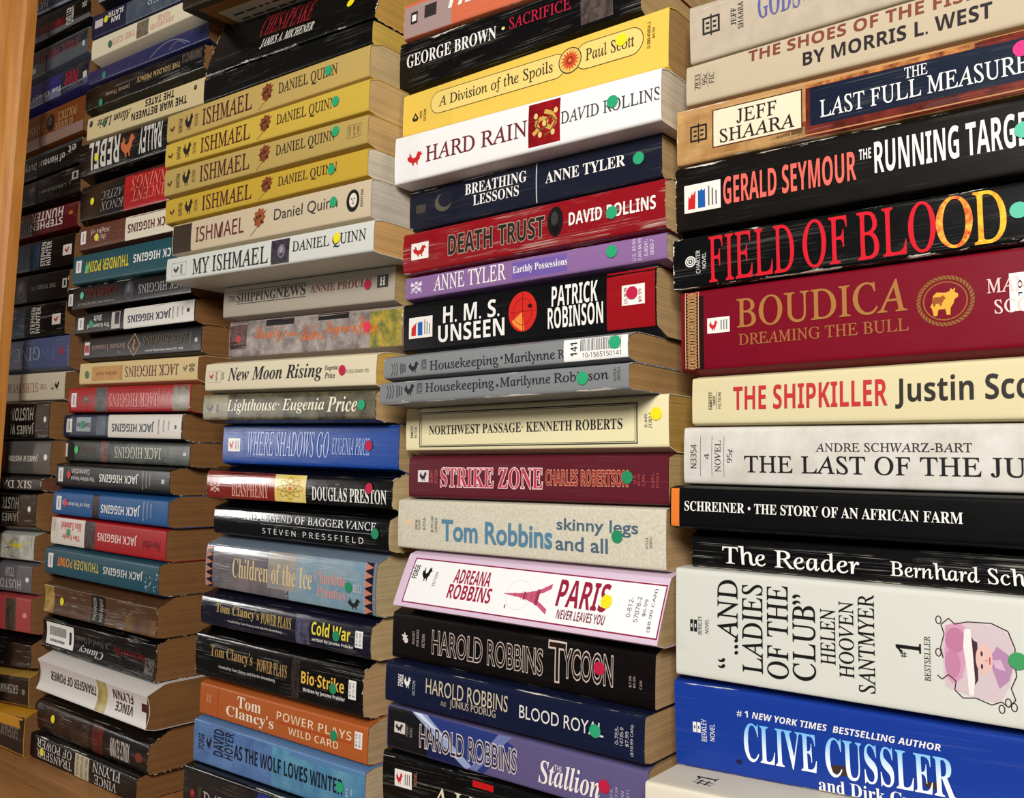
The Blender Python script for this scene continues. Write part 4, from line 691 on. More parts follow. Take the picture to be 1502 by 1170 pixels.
{'loc': (-0.39489, -0.004, -0.11756), 'tilt': -0.00463, 'L': 0.17832, 'T0': 0.03051, 'T1': 0.03113, 'W': 0.105, 'cb': 0.0, 'ct': 0.00357, 'sl': 0, 'base': (13, 7, 7), 'label': 'black paperback with outlined deco lettering and a crimson dot', 'group': 'paperbacks in the second nearest stack', 'sag': 0.4, 'rough': 0.4, 'wear': 0.15, 'crease': 0.03, 'pages': (200, 165, 120), 'noise': None, 'els': [('G', 'star', 0.0073, 0.01296, 0.35, 0.6, (225, 210, 205), (200, 30, 30)), ('T', 'POCKET', 'S', 0.01664, 0.01849, 0.38, 0.66, (190, 170, 165), 90, 's', 0, 3, None, 0.03), ('T', 'STAR BOOKS', 'S', 0.01997, 0.02181, 0.34, 0.7, (190, 170, 165), 90, 's', 0, 3, None, 0.03), ('T', 'FICTION', 'S', 0.02442, 0.0266, 0.34, 0.62, (190, 170, 165), 90, 's', 0, 3, None, 0.03), ('T', 'HAROLD ROBBINS', 'G', 0.03254, 0.11153, 0.25, 0.74, (36, 20, 20), 0, 'a', 0.0, 3, (205, 190, 178), 0.03), ('T', 'T', 'G', 0.11562, 0.12603, 0.2, 0.92, (36, 20, 20), 0, 't', 0, 3, (205, 190, 178), 0.035), ('T', 'YCOON', 'G', 0.12488, 0.1546, 0.3, 0.84, (36, 20, 20), 0, 't', 0, 3, (205, 190, 178), 0.035), ('D', 0.14684, 0.585, (190, 25, 65)), ('T', '$7.99', 'S', 0.16405, 0.16559, 0.35, 0.55, (170, 150, 145), 90, 's', 0, 3, None, 0.03), ('T', '$9.99', 'S', 0.16636, 0.1679, 0.35, 0.55, (170, 150, 145), 90, 's', 0, 3, None, 0.03), ('T', 'CAN', 'S', 0.16994, 0.17146, 0.35, 0.5, (170, 150, 145), 90, 's', 0, 3, None, 0.03)]},
{'loc': (-0.38979, -0.014, -0.14194), 'tilt': -0.00484, 'L': 0.17322, 'T0': 0.02423, 'T1': 0.02426, 'W': 0.105, 'cb': 0.00182, 'ct': 0.0, 'sl': 0, 'base': (17, 24, 52), 'label': 'navy paperback with thin pale lettering and a mint dot', 'group': 'paperbacks in the second nearest stack', 'sag': 0.4, 'rough': 0.38, 'wear': 0.2, 'crease': 0.03, 'pages': (190, 155, 105), 'noise': None, 'els': [('T', 'FORGE', 'SB', 0.01049, 0.01473, 0.45, 0.75, (235, 232, 226), 90, 's', 0, 3, None, 0.03), ('G', 'bird', 0.01511, 0.02094, 0.42, 0.75, (235, 232, 226), (200, 30, 30)), ('T', 'FICTION', 'S', 0.02211, 0.02427, 0.3, 0.66, (180, 180, 185), 90, 's', 0, 3, None, 0.03), ('T', 'HAROLD ROBBINS', 'G', 0.0325, 0.09143, 0.42, 0.8, (200, 186, 158), 0, 'a', 0, 3, None, 0.03), ('T', 'AND', 'G', 0.04407, 0.04798, 0.2, 0.32, (170, 158, 138), 0, 'a', 0, 3, None, 0.03), ('T', 'JUNIUS PODRUG', 'G', 0.05083, 0.08333, 0.17, 0.41, (190, 176, 150), 0, 'a', 0, 3, None, 0.03), ('T', 'BLOOD ROYAL', 'G', 0.09917, 0.15075, 0.37, 0.67, (225, 222, 215), 0, 't', 0, 3, None, 0.03), ('D', 0.14605, 0.48, (40, 160, 110)), ('T', '0-765-', 'S', 0.15722, 0.15926, 0.3, 0.68, (190, 190, 195), 90, 's', 0, 3, None, 0.03), ('T', '14735-9', 'S', 0.16002, 0.16192, 0.28, 0.68, (190, 190, 195), 90, 's', 0, 3, None, 0.03), ('T', '$7.99', 'S', 0.16306, 0.16507, 0.3, 0.62, (190, 190, 195), 90, 's', 0, 3, None, 0.03), ('T', '($10.99 CAN)', 'S', 0.16582, 0.16781, 0.12, 0.78, (190, 190, 195), 90, 's', 0, 3, None, 0.03)]},
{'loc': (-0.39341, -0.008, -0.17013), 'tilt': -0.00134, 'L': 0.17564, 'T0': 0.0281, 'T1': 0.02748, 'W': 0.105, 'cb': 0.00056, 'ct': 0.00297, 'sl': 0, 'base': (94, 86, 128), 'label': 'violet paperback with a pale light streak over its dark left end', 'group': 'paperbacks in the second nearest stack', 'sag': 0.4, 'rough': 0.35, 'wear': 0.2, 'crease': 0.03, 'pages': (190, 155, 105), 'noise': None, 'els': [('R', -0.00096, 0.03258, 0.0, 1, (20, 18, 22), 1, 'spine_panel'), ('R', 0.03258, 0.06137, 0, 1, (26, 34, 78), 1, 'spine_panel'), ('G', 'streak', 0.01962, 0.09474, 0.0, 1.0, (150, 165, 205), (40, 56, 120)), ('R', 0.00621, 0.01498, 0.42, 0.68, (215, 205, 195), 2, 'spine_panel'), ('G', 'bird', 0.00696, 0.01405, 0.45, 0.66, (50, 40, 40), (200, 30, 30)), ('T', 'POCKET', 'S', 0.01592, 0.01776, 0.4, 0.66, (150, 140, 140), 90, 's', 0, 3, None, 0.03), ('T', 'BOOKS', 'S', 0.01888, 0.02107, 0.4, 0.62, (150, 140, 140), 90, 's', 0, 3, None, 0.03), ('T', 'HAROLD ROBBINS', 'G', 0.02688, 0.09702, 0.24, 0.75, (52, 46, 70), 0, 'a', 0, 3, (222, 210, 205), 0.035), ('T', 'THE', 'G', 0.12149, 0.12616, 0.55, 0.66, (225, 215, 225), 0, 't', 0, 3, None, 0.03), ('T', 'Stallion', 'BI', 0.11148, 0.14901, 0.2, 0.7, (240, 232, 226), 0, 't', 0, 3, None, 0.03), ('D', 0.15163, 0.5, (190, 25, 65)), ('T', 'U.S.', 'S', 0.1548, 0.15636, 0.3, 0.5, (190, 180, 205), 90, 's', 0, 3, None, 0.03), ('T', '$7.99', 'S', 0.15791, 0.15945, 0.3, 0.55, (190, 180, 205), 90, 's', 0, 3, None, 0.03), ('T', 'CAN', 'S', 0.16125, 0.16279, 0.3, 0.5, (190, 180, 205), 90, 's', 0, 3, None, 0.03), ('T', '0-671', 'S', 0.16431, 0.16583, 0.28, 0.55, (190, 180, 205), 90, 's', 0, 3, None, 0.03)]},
{'loc': (-0.39472, -0.008, -0.20195), 'tilt': 0.03906, 'L': 0.17613, 'T0': 0.03167, 'T1': 0.02456, 'W': 0.105, 'cb': 0.0, 'ct': 0.00091, 'sl': 0, 'base': (8, 7, 7), 'label': 'black paperback with a red streak at the foot of the second nearest stack', 'group': 'paperbacks in the second nearest stack', 'sag': 0.8, 'rough': 0.28, 'wear': 0.3, 'crease': 0.5, 'pages': (200, 165, 112), 'noise': None, 'els': [('G', 'bantam', 0.01003, 0.02381, 0.4, 0.72, (20, 20, 20), (200, 30, 30)), ('T', 'NOVEL', 'S', 0.02554, 0.02806, 0.5, 0.75, (190, 120, 90), 90, 's', 0, 3, None, 0.03), ('T', 'A LION', 'R', 0.03994, 0.09679, 0.22, 0.6, (225, 215, 190), 0, 't', 0, 3, None, 0.03), ('R', 0.06946, 0.08414, 0.8, 0.92, (190, 25, 25), 2, 'spine_panel')]},
{'loc': (-0.613, -0.03, 0.34018), 'tilt': -0.0747, 'L': 0.20557, 'T0': 0.02291, 'T1': 0.02218, 'W': 0.16, 'cb': 0.0, 'ct': 0.0, 'sl': 0, 'base': (40, 28, 16), 'label': 'dark paperback jutting out at the top, its printed back cover seen from below', 'group': 'paperbacks in the middle stack', 'sag': 0.4, 'rough': 0.4, 'wear': 0.1, 'crease': 0.2, 'pages': (190, 140, 60), 'noise': None, 'els': [('U', 0.012, 0.203, 0.006, 0.125, (140, 92, 36)), ('U', 0.022, 0.195, 0.016, 0.118, (196, 186, 160)), ('UT',), ('T', 'C', 'S', 0.00371, 0.00883, 0.3, 0.5, (120, 90, 50), 90, 's', 0, 3, None, 0.03)]},
{'loc': (-0.60993, -0.01, 0.29363), 'tilt': -0.03712, 'L': 0.18715, 'T0': 0.04578, 'T1': 0.03873, 'W': 0.105, 'cb': 0.00084, 'ct': 0.0, 'sl': 0.014, 'base': (8, 8, 8), 'label': 'very thick scuffed black paperback with a red title and white author name', 'group': 'paperbacks in the middle stack', 'sag': 1.2, 'rough': 0.28, 'wear': 1.2, 'crease': 0.1, 'pages': (205, 160, 70), 'noise': None, 'els': [('T', 'CHESAPEAKE', 'B', 0.05847, 0.1163, 0.44, 0.88, (150, 34, 40), 0, 't', -0.01, 3, None, 0.03), ('T', 'JAMES A. MICHENER', 'BI', 0.06454, 0.12366, 0.17, 0.37, (225, 220, 210), 0, 'a', 0, 3, None, 0.03), ('D', 0.15788, 0.5, (235, 220, 30))]},
{'loc': (-0.61048, -0.01, 0.26761), 'tilt': -0.01758, 'L': 0.18652, 'T0': 0.02592, 'T1': 0.02227, 'W': 0.105, 'cb': 0.006, 'ct': 0.00036, 'sl': 0, 'base': (9, 8, 7), 'label': 'thin plain black paperback pressed between the thick black one and the yellow ones', 'group': 'paperbacks in the middle stack', 'sag': 0.4, 'rough': 0.35, 'wear': 0.35, 'crease': 0.2, 'pages': (215, 180, 80), 'noise': None, 'els': []},
{'loc': (-0.6357, -0.024, 0.23949), 'tilt': -0.01539, 'L': 0.22576, 'T0': 0.02844, 'T1': 0.02795, 'W': 0.154, 'cb': 0.00388, 'ct': 0.00384, 'sl': 0, 'base': (188, 160, 92), 'label': 'mustard yellow paperback, topmost of four alike, under the thin black one', 'group': 'paperbacks in the middle stack', 'sag': 0.4, 'rough': 0.5, 'wear': 0.12, 'crease': 0.02, 'pages': (205, 178, 128), 'noise': None, 'els': [('G', 'bird', 0.00386, 0.01175, 0.3, 0.55, (90, 62, 40), (200, 30, 30)), ('T', 'BANTAM', 'S', 0.01585, 0.02102, 0.2, 0.72, (96, 76, 50), 90, 's', 0, 3, None, 0.03), ('G', 'bird', 0.02403, 0.03567, 0.15, 0.85, (34, 28, 22), (200, 30, 30)), ('T', 'FICTION', 'S', 0.03721, 0.04119, 0.25, 0.7, (110, 90, 60), 90, 's', 0, 3, None, 0.03), ('T', 'ISHMAEL', 'R', 0.04709, 0.10676, 0.18, 0.8, (74, 26, 28), 0, 't', 0, 3, None, 0.03), ('G', 'leaf', 0.11395, 0.13141, 0.06, 0.94, (120, 60, 30), (200, 30, 30)), ('T', 'DANIEL QUINN', 'R', 0.13616, 0.19612, 0.31, 0.77, (52, 38, 32), 0, 'a', 0, 3, None, 0.03), ('D', 0.18771, 0.6, (40, 160, 110))]},
{'loc': (-0.62467, -0.031, 0.218), 'tilt': -0.02487, 'L': 0.22256, 'T0': 0.02119, 'T1': 0.0233, 'W': 0.161, 'cb': 0.00127, 'ct': 0.00218, 'sl': 0, 'base': (202, 170, 68), 'label': 'bright yellow paperback, second of the four alike', 'group': 'paperbacks in the middle stack', 'sag': 0.4, 'rough': 0.5, 'wear': 0.12, 'crease': 0.02, 'pages': (200, 168, 115), 'noise': None, 'els': [('G', 'bird', 0.00364, 0.0114, 0.3, 0.55, (90, 62, 40), (200, 30, 30)), ('T', 'BANTAM', 'S', 0.01544, 0.02051, 0.2, 0.72, (96, 76, 50), 90, 's', 0, 3, None, 0.03), ('G', 'bird', 0.02348, 0.03492, 0.15, 0.85, (34, 28, 22), (200, 30, 30)), ('T', 'FICTION', 'S', 0.03643, 0.04034, 0.25, 0.7, (110, 90, 60), 90, 's', 0, 3, None, 0.03), ('T', 'ISHMAEL', 'R', 0.04614, 0.10475, 0.18, 0.8, (74, 26, 28), 0, 't', 0, 3, None, 0.03), ('G', 'leaf', 0.11181, 0.12896, 0.06, 0.94, (120, 60, 30), (200, 30, 30)), ('T', 'DANIEL QUINN', 'R', 0.13362, 0.1925, 0.31, 0.77, (52, 38, 32), 0, 'a', 0, 3, None, 0.03), ('D', 0.19263, 0.59, (40, 160, 110))]},
{'loc': (-0.62394, -0.031, 0.1946), 'tilt': -0.01462, 'L': 0.22174, 'T0': 0.02326, 'T1': 0.02099, 'W': 0.161, 'cb': 0.00211, 'ct': 0.00071, 'sl': 0, 'base': (182, 156, 88), 'label': 'dull yellow paperback with a small ruled box near its right end, third of four alike', 'group': 'paperbacks in the middle stack', 'sag': 0.4, 'rough': 0.5, 'wear': 0.12, 'crease': 0.02, 'pages': (200, 165, 110), 'noise': None, 'els': [('G', 'bird', 0.00365, 0.01139, 0.3, 0.55, (90, 62, 40), (200, 30, 30)), ('T', 'BANTAM', 'S', 0.01542, 0.02048, 0.2, 0.72, (96, 76, 50), 90, 's', 0, 3, None, 0.03), ('G', 'bird', 0.02344, 0.03486, 0.15, 0.85, (34, 28, 22), (200, 30, 30)), ('T', 'FICTION', 'S', 0.03637, 0.04027, 0.25, 0.7, (110, 90, 60), 90, 's', 0, 3, None, 0.03), ('T', 'ISHMAEL', 'R', 0.04606, 0.10456, 0.18, 0.8, (74, 26, 28), 0, 't', 0, 3, None, 0.03), ('G', 'leaf', 0.1116, 0.12872, 0.06, 0.94, (120, 60, 30), (200, 30, 30)), ('T', 'DANIEL QUINN', 'R', 0.13338, 0.19213, 0.31, 0.77, (52, 38, 32), 0, 'a', 0, 3, None, 0.03), ('D', 0.19289, 0.68, (40, 160, 110)), ('G', 'frame', 0.20353, 0.21584, 0.3, 0.75, (90, 70, 50), (1.6,)), ('T', '1234', 'S', 0.20492, 0.20702, 0.36, 0.7, (110, 90, 60), 90, 's', 0, 3, None, 0.03), ('T', 'US 1595', 'S', 0.20911, 0.21119, 0.36, 0.7, (110, 90, 60), 90, 's', 0, 3, None, 0.03), ('T', 'CAN', 'S', 0.21259, 0.21465, 0.36, 0.66, (110, 90, 60), 90, 's', 0, 3, None, 0.03)]},
{'loc': (-0.62067, -0.031, 0.17387), 'tilt': -0.00905, 'L': 0.2194, 'T0': 0.02056, 'T1': 0.01934, 'W': 0.161, 'cb': 0.00111, 'ct': 0.00119, 'sl': 0, 'base': (194, 160, 56), 'label': 'golden yellow paperback with pale page edges, lowest of four alike', 'group': 'paperbacks in the middle stack', 'sag': 0.4, 'rough': 0.5, 'wear': 0.12, 'crease': 0.02, 'pages': (214, 202, 180), 'noise': None, 'els': [('G', 'bird', 0.00541, 0.01308, 0.3, 0.55, (90, 62, 40), (200, 30, 30)), ('T', 'BANTAM', 'S', 0.01707, 0.02208, 0.2, 0.72, (96, 76, 50), 90, 's', 0, 3, None, 0.03), ('G', 'bird', 0.02501, 0.03631, 0.15, 0.85, (34, 28, 22), (200, 30, 30)), ('T', 'FICTION', 'S', 0.0378, 0.04167, 0.25, 0.7, (110, 90, 60), 90, 's', 0, 3, None, 0.03), ('T', 'ISHMAEL', 'R', 0.04739, 0.10532, 0.18, 0.8, (74, 26, 28), 0, 't', 0, 3, None, 0.03), ('G', 'leaf', 0.11229, 0.12925, 0.06, 0.94, (120, 60, 30), (200, 30, 30)), ('T', 'DANIEL QUINN', 'R', 0.13386, 0.19208, 0.31, 0.77, (52, 38, 32), 0, 'a', 0, 3, None, 0.03), ('D', 0.18706, 0.53, (40, 160, 110))]},
{'loc': (-0.61126, -0.03, 0.14832), 'tilt': -0.01467, 'L': 0.21269, 'T0': 0.02534, 'T1': 0.02654, 'W': 0.16, 'cb': 0.00237, 'ct': 0.00062, 'sl': 0, 'base': (202, 184, 154), 'label': 'cream paperback with a brown left end and oval black portrait', 'group': 'paperbacks in the middle stack', 'sag': 0.4, 'rough': 0.5, 'wear': 0.12, 'crease': 0.02, 'pages': (208, 198, 180), 'noise': None, 'els': [('R', -0.00025, 0.0242, 0, 1, (62, 50, 40), 1, 'end_panel'), ('T', 'ISHMAEL', 'S', 0.03027, 0.08741, 0.25, 0.74, (100, 34, 40), 0, 't', 0, 3, None, 0.03), ('G', 'leaf', 0.09427, 0.11273, 0.1, 0.92, (150, 78, 36), (200, 30, 30)), ('T', 'Daniel Quinn', 'G', 0.12023, 0.18296, 0.36, 0.75, (62, 58, 52), 0, 'a', 0, 3, None, 0.03), ('D', 0.17935, 0.58, (40, 160, 110)), ('G', 'portrait', 0.19114, 0.20271, 0.2, 0.8, (25, 22, 20), (200, 30, 30)), ('T', 'BANTAM', 'S', 0.20388, 0.20609, 0.3, 0.75, (90, 80, 70), 90, 's', 0, 3, None, 0.03)]},
{'loc': (-0.61228, -0.033, 0.12915), 'tilt': -0.02236, 'L': 0.22033, 'T0': 0.01905, 'T1': 0.02075, 'W': 0.163, 'cb': 0.00037, 'ct': 0.00133, 'sl': 0, 'base': (210, 210, 202), 'label': 'white paperback with black serif title around a small dark picture', 'group': 'paperbacks in the middle stack', 'sag': 0.4, 'rough': 0.42, 'wear': 0.12, 'crease': 0.02, 'pages': (215, 170, 105), 'noise': None, 'els': [('G', 'frame', 0.00703, 0.02565, 0.2, 0.75, (90, 86, 80), (1.6,)), ('G', 'bird', 0.00907, 0.01706, 0.3, 0.62, (50, 46, 42), (200, 30, 30)), ('T', 'BANTAM', 'S', 0.01805, 0.02102, 0.26, 0.66, (90, 86, 80), 90, 's', 0, 3, None, 0.03), ('T', 'MY ISHMAEL', 'R', 0.03365, 0.12029, 0.14, 0.8, (24, 22, 24), 0, 't', 0, 3, None, 0.03), ('R', 0.1233, 0.14212, 0.06, 0.93, ('noise', (30, 26, 30), (70, 64, 74), 40), 1, 'picture_block'), ('G', 'oval', 0.13031, 0.13782, 0.25, 0.75, (120, 112, 120), (200, 30, 30)), ('T', 'DANIEL QUINN', 'R', 0.14555, 0.21399, 0.31, 0.77, (30, 28, 30), 0, 'a', 0, 3, None, 0.03), ('D', 0.18824, 0.62, (235, 220, 30))]},
{'loc': (-0.58736, -0.0, 0.10277), 'tilt': -0.02004, 'L': 0.18116, 'T0': 0.0257, 'T1': 0.02528, 'W': 0.105, 'cb': 0.00253, 'ct': 0.00021, 'sl': 0, 'base': (170, 160, 144), 'label': 'grey-beige paperback with a ruled small-capital title and crimson dot', 'group': 'paperbacks in the middle stack', 'sag': 0.4, 'rough': 0.55, 'wear': 0.1, 'crease': 0.05, 'pages': (190, 160, 105), 'noise': None, 'els': [('T', 'THE', 'R', 0.00625, 0.01506, 0.5, 0.68, (60, 54, 48), 0, 't', 0, 3, None, 0.03), ('T', 'SHIPPING', 'B', 0.01647, 0.06211, 0.45, 0.74, (44, 40, 36), 0, 't', 0, 3, None, 0.03), ('T', 'NEWS', 'B', 0.06252, 0.09463, 0.45, 0.78, (44, 40, 36), 0, 't', 0, 3, None, 0.03), ('R', 0.0161, 0.09436, 0.81, 0.835, (70, 62, 56), 2, 'spine_panel'), ('R', 0.01679, 0.09491, 0.385, 0.41, (70, 62, 56), 2, 'spine_panel'), ('T', 'ANNIE PROULX', 'B', 0.09971, 0.16001, 0.48, 0.72, (122, 60, 54), 0, 'a', 0, 3, None, 0.03), ('D', 0.15686, 0.53, (190, 25, 65)), ('R', 0.16517, 0.1753, 0.4, 0.76, (60, 54, 48), 2, 'spine_panel'), ('T', 'H', 'B', 0.16781, 0.1727, 0.46, 0.7, (235, 232, 226), 0, 's', 0, 3, None, 0.03)]},
{'loc': (-0.57799, -0.0, 0.07055), 'tilt': -0.01371, 'L': 0.1795, 'T0': 0.03191, 'T1': 0.03077, 'W': 0.105, 'cb': 0.00407, 'ct': 0.00142, 'sl': 0, 'base': (150, 136, 130), 'label': 'floral grey paperback with orange script lettering and a yellow-green end', 'group': 'paperbacks in the middle stack', 'sag': 0.6, 'rough': 0.42, 'wear': 0.7, 'crease': 0.12, 'pages': (200, 165, 112), 'noise': None, 'els': [('R', -0.00071, 0.15058, 0, 1, ('noise', (172, 160, 152), (112, 100, 98), 24), 1, 'picture_band'), ('R', -0.00071, 0.02127, 0, 1, ('noise', (60, 50, 48), (120, 80, 76), 40), 1, 'picture_band'), ('R', 0.15058, 0.18075, 0, 1, ('noise', (190, 160, 60), (90, 104, 50), 30), 1, 'end_panel'), ('R', 0.04309, 0.07411, 0.8, 0.97, (30, 26, 26), 2, 'spine_panel'), ('R', 0.09942, 0.13009, 0.82, 0.98, (30, 26, 26), 2, 'spine_panel'), ('T', 'Beauty', 'C', 0.03073, 0.06096, 0.3, 0.8, (214, 104, 36), 0, 't', 0, 3, None, 0.03), ('T', 'from', 'C', 0.06207, 0.07879, 0.38, 0.66, (214, 104, 36), 0, 't', 0, 3, None, 0.03), ('T', 'Ashes', 'C', 0.08085, 0.10583, 0.3, 0.74, (214, 104, 36), 0, 't', 0, 3, None, 0.03), ('T', 'Eugenia', 'C', 0.10872, 0.1379, 0.3, 0.78, (214, 104, 36), 0, 'a', 0, 3, None, 0.03), ('T', 'Price', 'C', 0.13822, 0.15755, 0.34, 0.82, (214, 104, 36), 0, 'a', 0, 3, None, 0.03), ('D', 0.14838, 0.55, (225, 50, 80)), ('G', 'dot', 0.00852, 0.01435, 0.4, 0.6, (190, 40, 50), (200, 30, 30))]},
{'loc': (-0.5837, -0.015, 0.04697), 'tilt': -0.0136, 'L': 0.17879, 'T0': 0.02354, 'T1': 0.02352, 'W': 0.105, 'cb': 0.00201, 'ct': 0.00229, 'sl': 0, 'base': (222, 210, 180), 'label': 'ivory paperback with a flowing black italic title and crimson dot', 'group': 'paperbacks in the middle stack', 'sag': 0.4, 'rough': 0.5, 'wear': 0.12, 'crease': 0.02, 'pages': (225, 180, 85), 'noise': None, 'els': [('G', 'frame', 0.00311, 0.01893, 0.3, 0.72, (150, 130, 100), (1.6,)), ('G', 'bird', 0.00499, 0.0107, 0.4, 0.66, (190, 50, 45), (200, 30, 30)), ('T', 'BANTAM', 'S', 0.0126, 0.01495, 0.36, 0.68, (110, 96, 80), 90, 's', 0, 3, None, 0.03), ('T', 'NOVEL', 'S', 0.02004, 0.02282, 0.4, 0.7, (110, 96, 80), 90, 's', 0, 3, None, 0.03), ('T', 'New Moon Rising', 'BI', 0.02747, 0.129, 0.2, 0.82, (28, 26, 28), 0, 't', 0, 3, None, 0.03), ('T', 'Eugenia', 'BI', 0.13132, 0.1442, 0.52, 0.72, (60, 54, 50), 0, 'a', 0, 3, None, 0.03), ('T', 'Price', 'BI', 0.13156, 0.1417, 0.28, 0.48, (60, 54, 50), 0, 'a', 0, 3, None, 0.03), ('T', '0-553-05466-195', 'S', 0.15208, 0.17252, 0.42, 0.54, (120, 110, 90), 0, 's', 0, 3, None, 0.03), ('D', 0.14845, 0.53, (190, 25, 65))]},
{'loc': (-0.58481, -0.015, 0.02547), 'tilt': -0.00913, 'L': 0.18035, 'T0': 0.0214, 'T1': 0.02059, 'W': 0.105, 'cb': 0.00192, 'ct': 0.00113, 'sl': 0, 'base': (74, 68, 48), 'label': 'olive brown paperback with cream italic lettering and green dot', 'group': 'paperbacks in the middle stack', 'sag': 0.4, 'rough': 0.32, 'wear': 0.5, 'crease': 0.1, 'pages': (200, 165, 112), 'noise': None, 'els': [('R', 0.00012, 0.02969, 0, 1, ('noise', (150, 140, 108), (110, 100, 74), 24), 1, 'picture_band'), ('R', 0.02969, 0.18051, 0, 1, ('noise', (110, 102, 76), (42, 38, 28), 22), 1, 'picture_band'), ('G', 'bird', 0.0045, 0.01352, 0.3, 0.62, (30, 28, 22), (200, 30, 30)), ('T', 'BANTAM', 'S', 0.01634, 0.01914, 0.3, 0.62, (60, 54, 40), 90, 's', 0, 3, None, 0.03), ('T', 'Lighthouse·', 'BI', 0.02922, 0.08794, 0.22, 0.8, (235, 226, 200), 0, 't', 0, 3, None, 0.03), ('T', 'Eugenia', 'BI', 0.091, 0.13369, 0.22, 0.78, (235, 226, 200), 0, 'a', 0, 3, None, 0.03), ('T', 'Price', 'BI', 0.13606, 0.16423, 0.26, 0.82, (235, 226, 200), 0, 'a', 0, 3, None, 0.03), ('D', 0.16825, 0.5, (40, 160, 110))]},
{'loc': (-0.58016, -0.0, -0.00573), 'tilt': -0.00859, 'L': 0.18166, 'T0': 0.03104, 'T1': 0.03094, 'W': 0.105, 'cb': 0.00217, 'ct': 0.00108, 'sl': 0, 'base': (16, 66, 150), 'label': 'bright blue paperback with spidery pale lettering and crimson dot', 'group': 'paperbacks in the middle stack', 'sag': 0.5, 'rough': 0.3, 'wear': 0.6, 'crease': 0.2, 'pages': (185, 160, 110), 'noise': None, 'els': [('G', 'bantam', 0.00659, 0.02096, 0.32, 0.66, (20, 20, 20), (200, 30, 30)), ('T', 'NOVEL', 'S', 0.02262, 0.02511, 0.36, 0.62, (170, 185, 225), 90, 's', 0, 3, None, 0.03), ('T', 'WHERE SHADOWS GO', 'I', 0.03018, 0.11772, 0.22, 0.84, (186, 200, 232), 0, 't', 0, 3, None, 0.03), ('T', 'EUGENIA PRICE', 'I', 0.12035, 0.1563, 0.3, 0.7, (176, 190, 226), 0, 'a', 0, 3, None, 0.03), ('D', 0.15562, 0.53, (190, 25, 65))]},
{'loc': (-0.59171, -0.004, -0.03159), 'tilt': 0.00011, 'L': 0.19321, 'T0': 0.02583, 'T1': 0.02415, 'W': 0.105, 'cb': 0.00232, 'ct': 0.00354, 'sl': 0, 'base': (8, 7, 7), 'label': 'glossy black paperback with a red left end and yellow atom panel', 'group': 'paperbacks in the middle stack', 'sag': 0.9, 'rough': 0.15, 'wear': 0.7, 'crease': 0.25, 'pages': (200, 175, 125), 'noise': None, 'els': [('R', 0.0, 0.07959, 0, 1, (132, 32, 26), 1, 'end_panel'), ('R', 0.07959, 0.1124, 0.02, 0.98, ('noise', (226, 196, 86), (240, 222, 150), 14), 1, 'picture_block'), ('G', 'atom', 0.08149, 0.11097, 0.08, 0.92, (150, 110, 40), (220, 110, 50)), ('G', 'crest', 0.00323, 0.01754, 0.2, 0.6, (215, 180, 165), (200, 30, 30)), ('T', 'BLASPHEMY', 'B', 0.0309, 0.07304, 0.1, 0.64, (225, 160, 140), 0, 't', 0, 3, None, 0.03), ('T', 'DOUGLAS PRESTON', 'B', 0.11873, 0.18861, 0.14, 0.62, (235, 232, 226), 0, 'a', 0, 3, None, 0.03), ('D', 0.17321, 0.66, (190, 25, 65))]},
{'loc': (-0.58091, -0.004, -0.05632), 'tilt': -0.00414, 'L': 0.18013, 'T0': 0.02462, 'T1': 0.02538, 'W': 0.105, 'cb': 0.00191, 'ct': 0.00378, 'sl': 0, 'base': (8, 8, 10), 'label': 'glossy black paperback with thin white capitals in two lines and green dot', 'group': 'paperbacks in the middle stack', 'sag': 0.9, 'rough': 0.13, 'wear': 0.4, 'crease': 0.2, 'pages': (200, 175, 130), 'noise': None, 'els': [('T', 'THE LEGEND OF BAGGER VANCE', 'R', 0.03479, 0.16969, 0.6, 0.86, (225, 225, 225), 0, 't', 0, 3, None, 0.03), ('R', 0.05498, 0.1699, 0.49, 0.505, (150, 150, 155), 2, 'spine_panel'), ('T', 'S T E V E N   P R E S S F I E L D', 'S', 0.05722, 0.15855, 0.16, 0.36, (215, 215, 215), 0, 'a', 0, 3, None, 0.03), ('D', 0.16911, 0.52, (35, 135, 90))]},
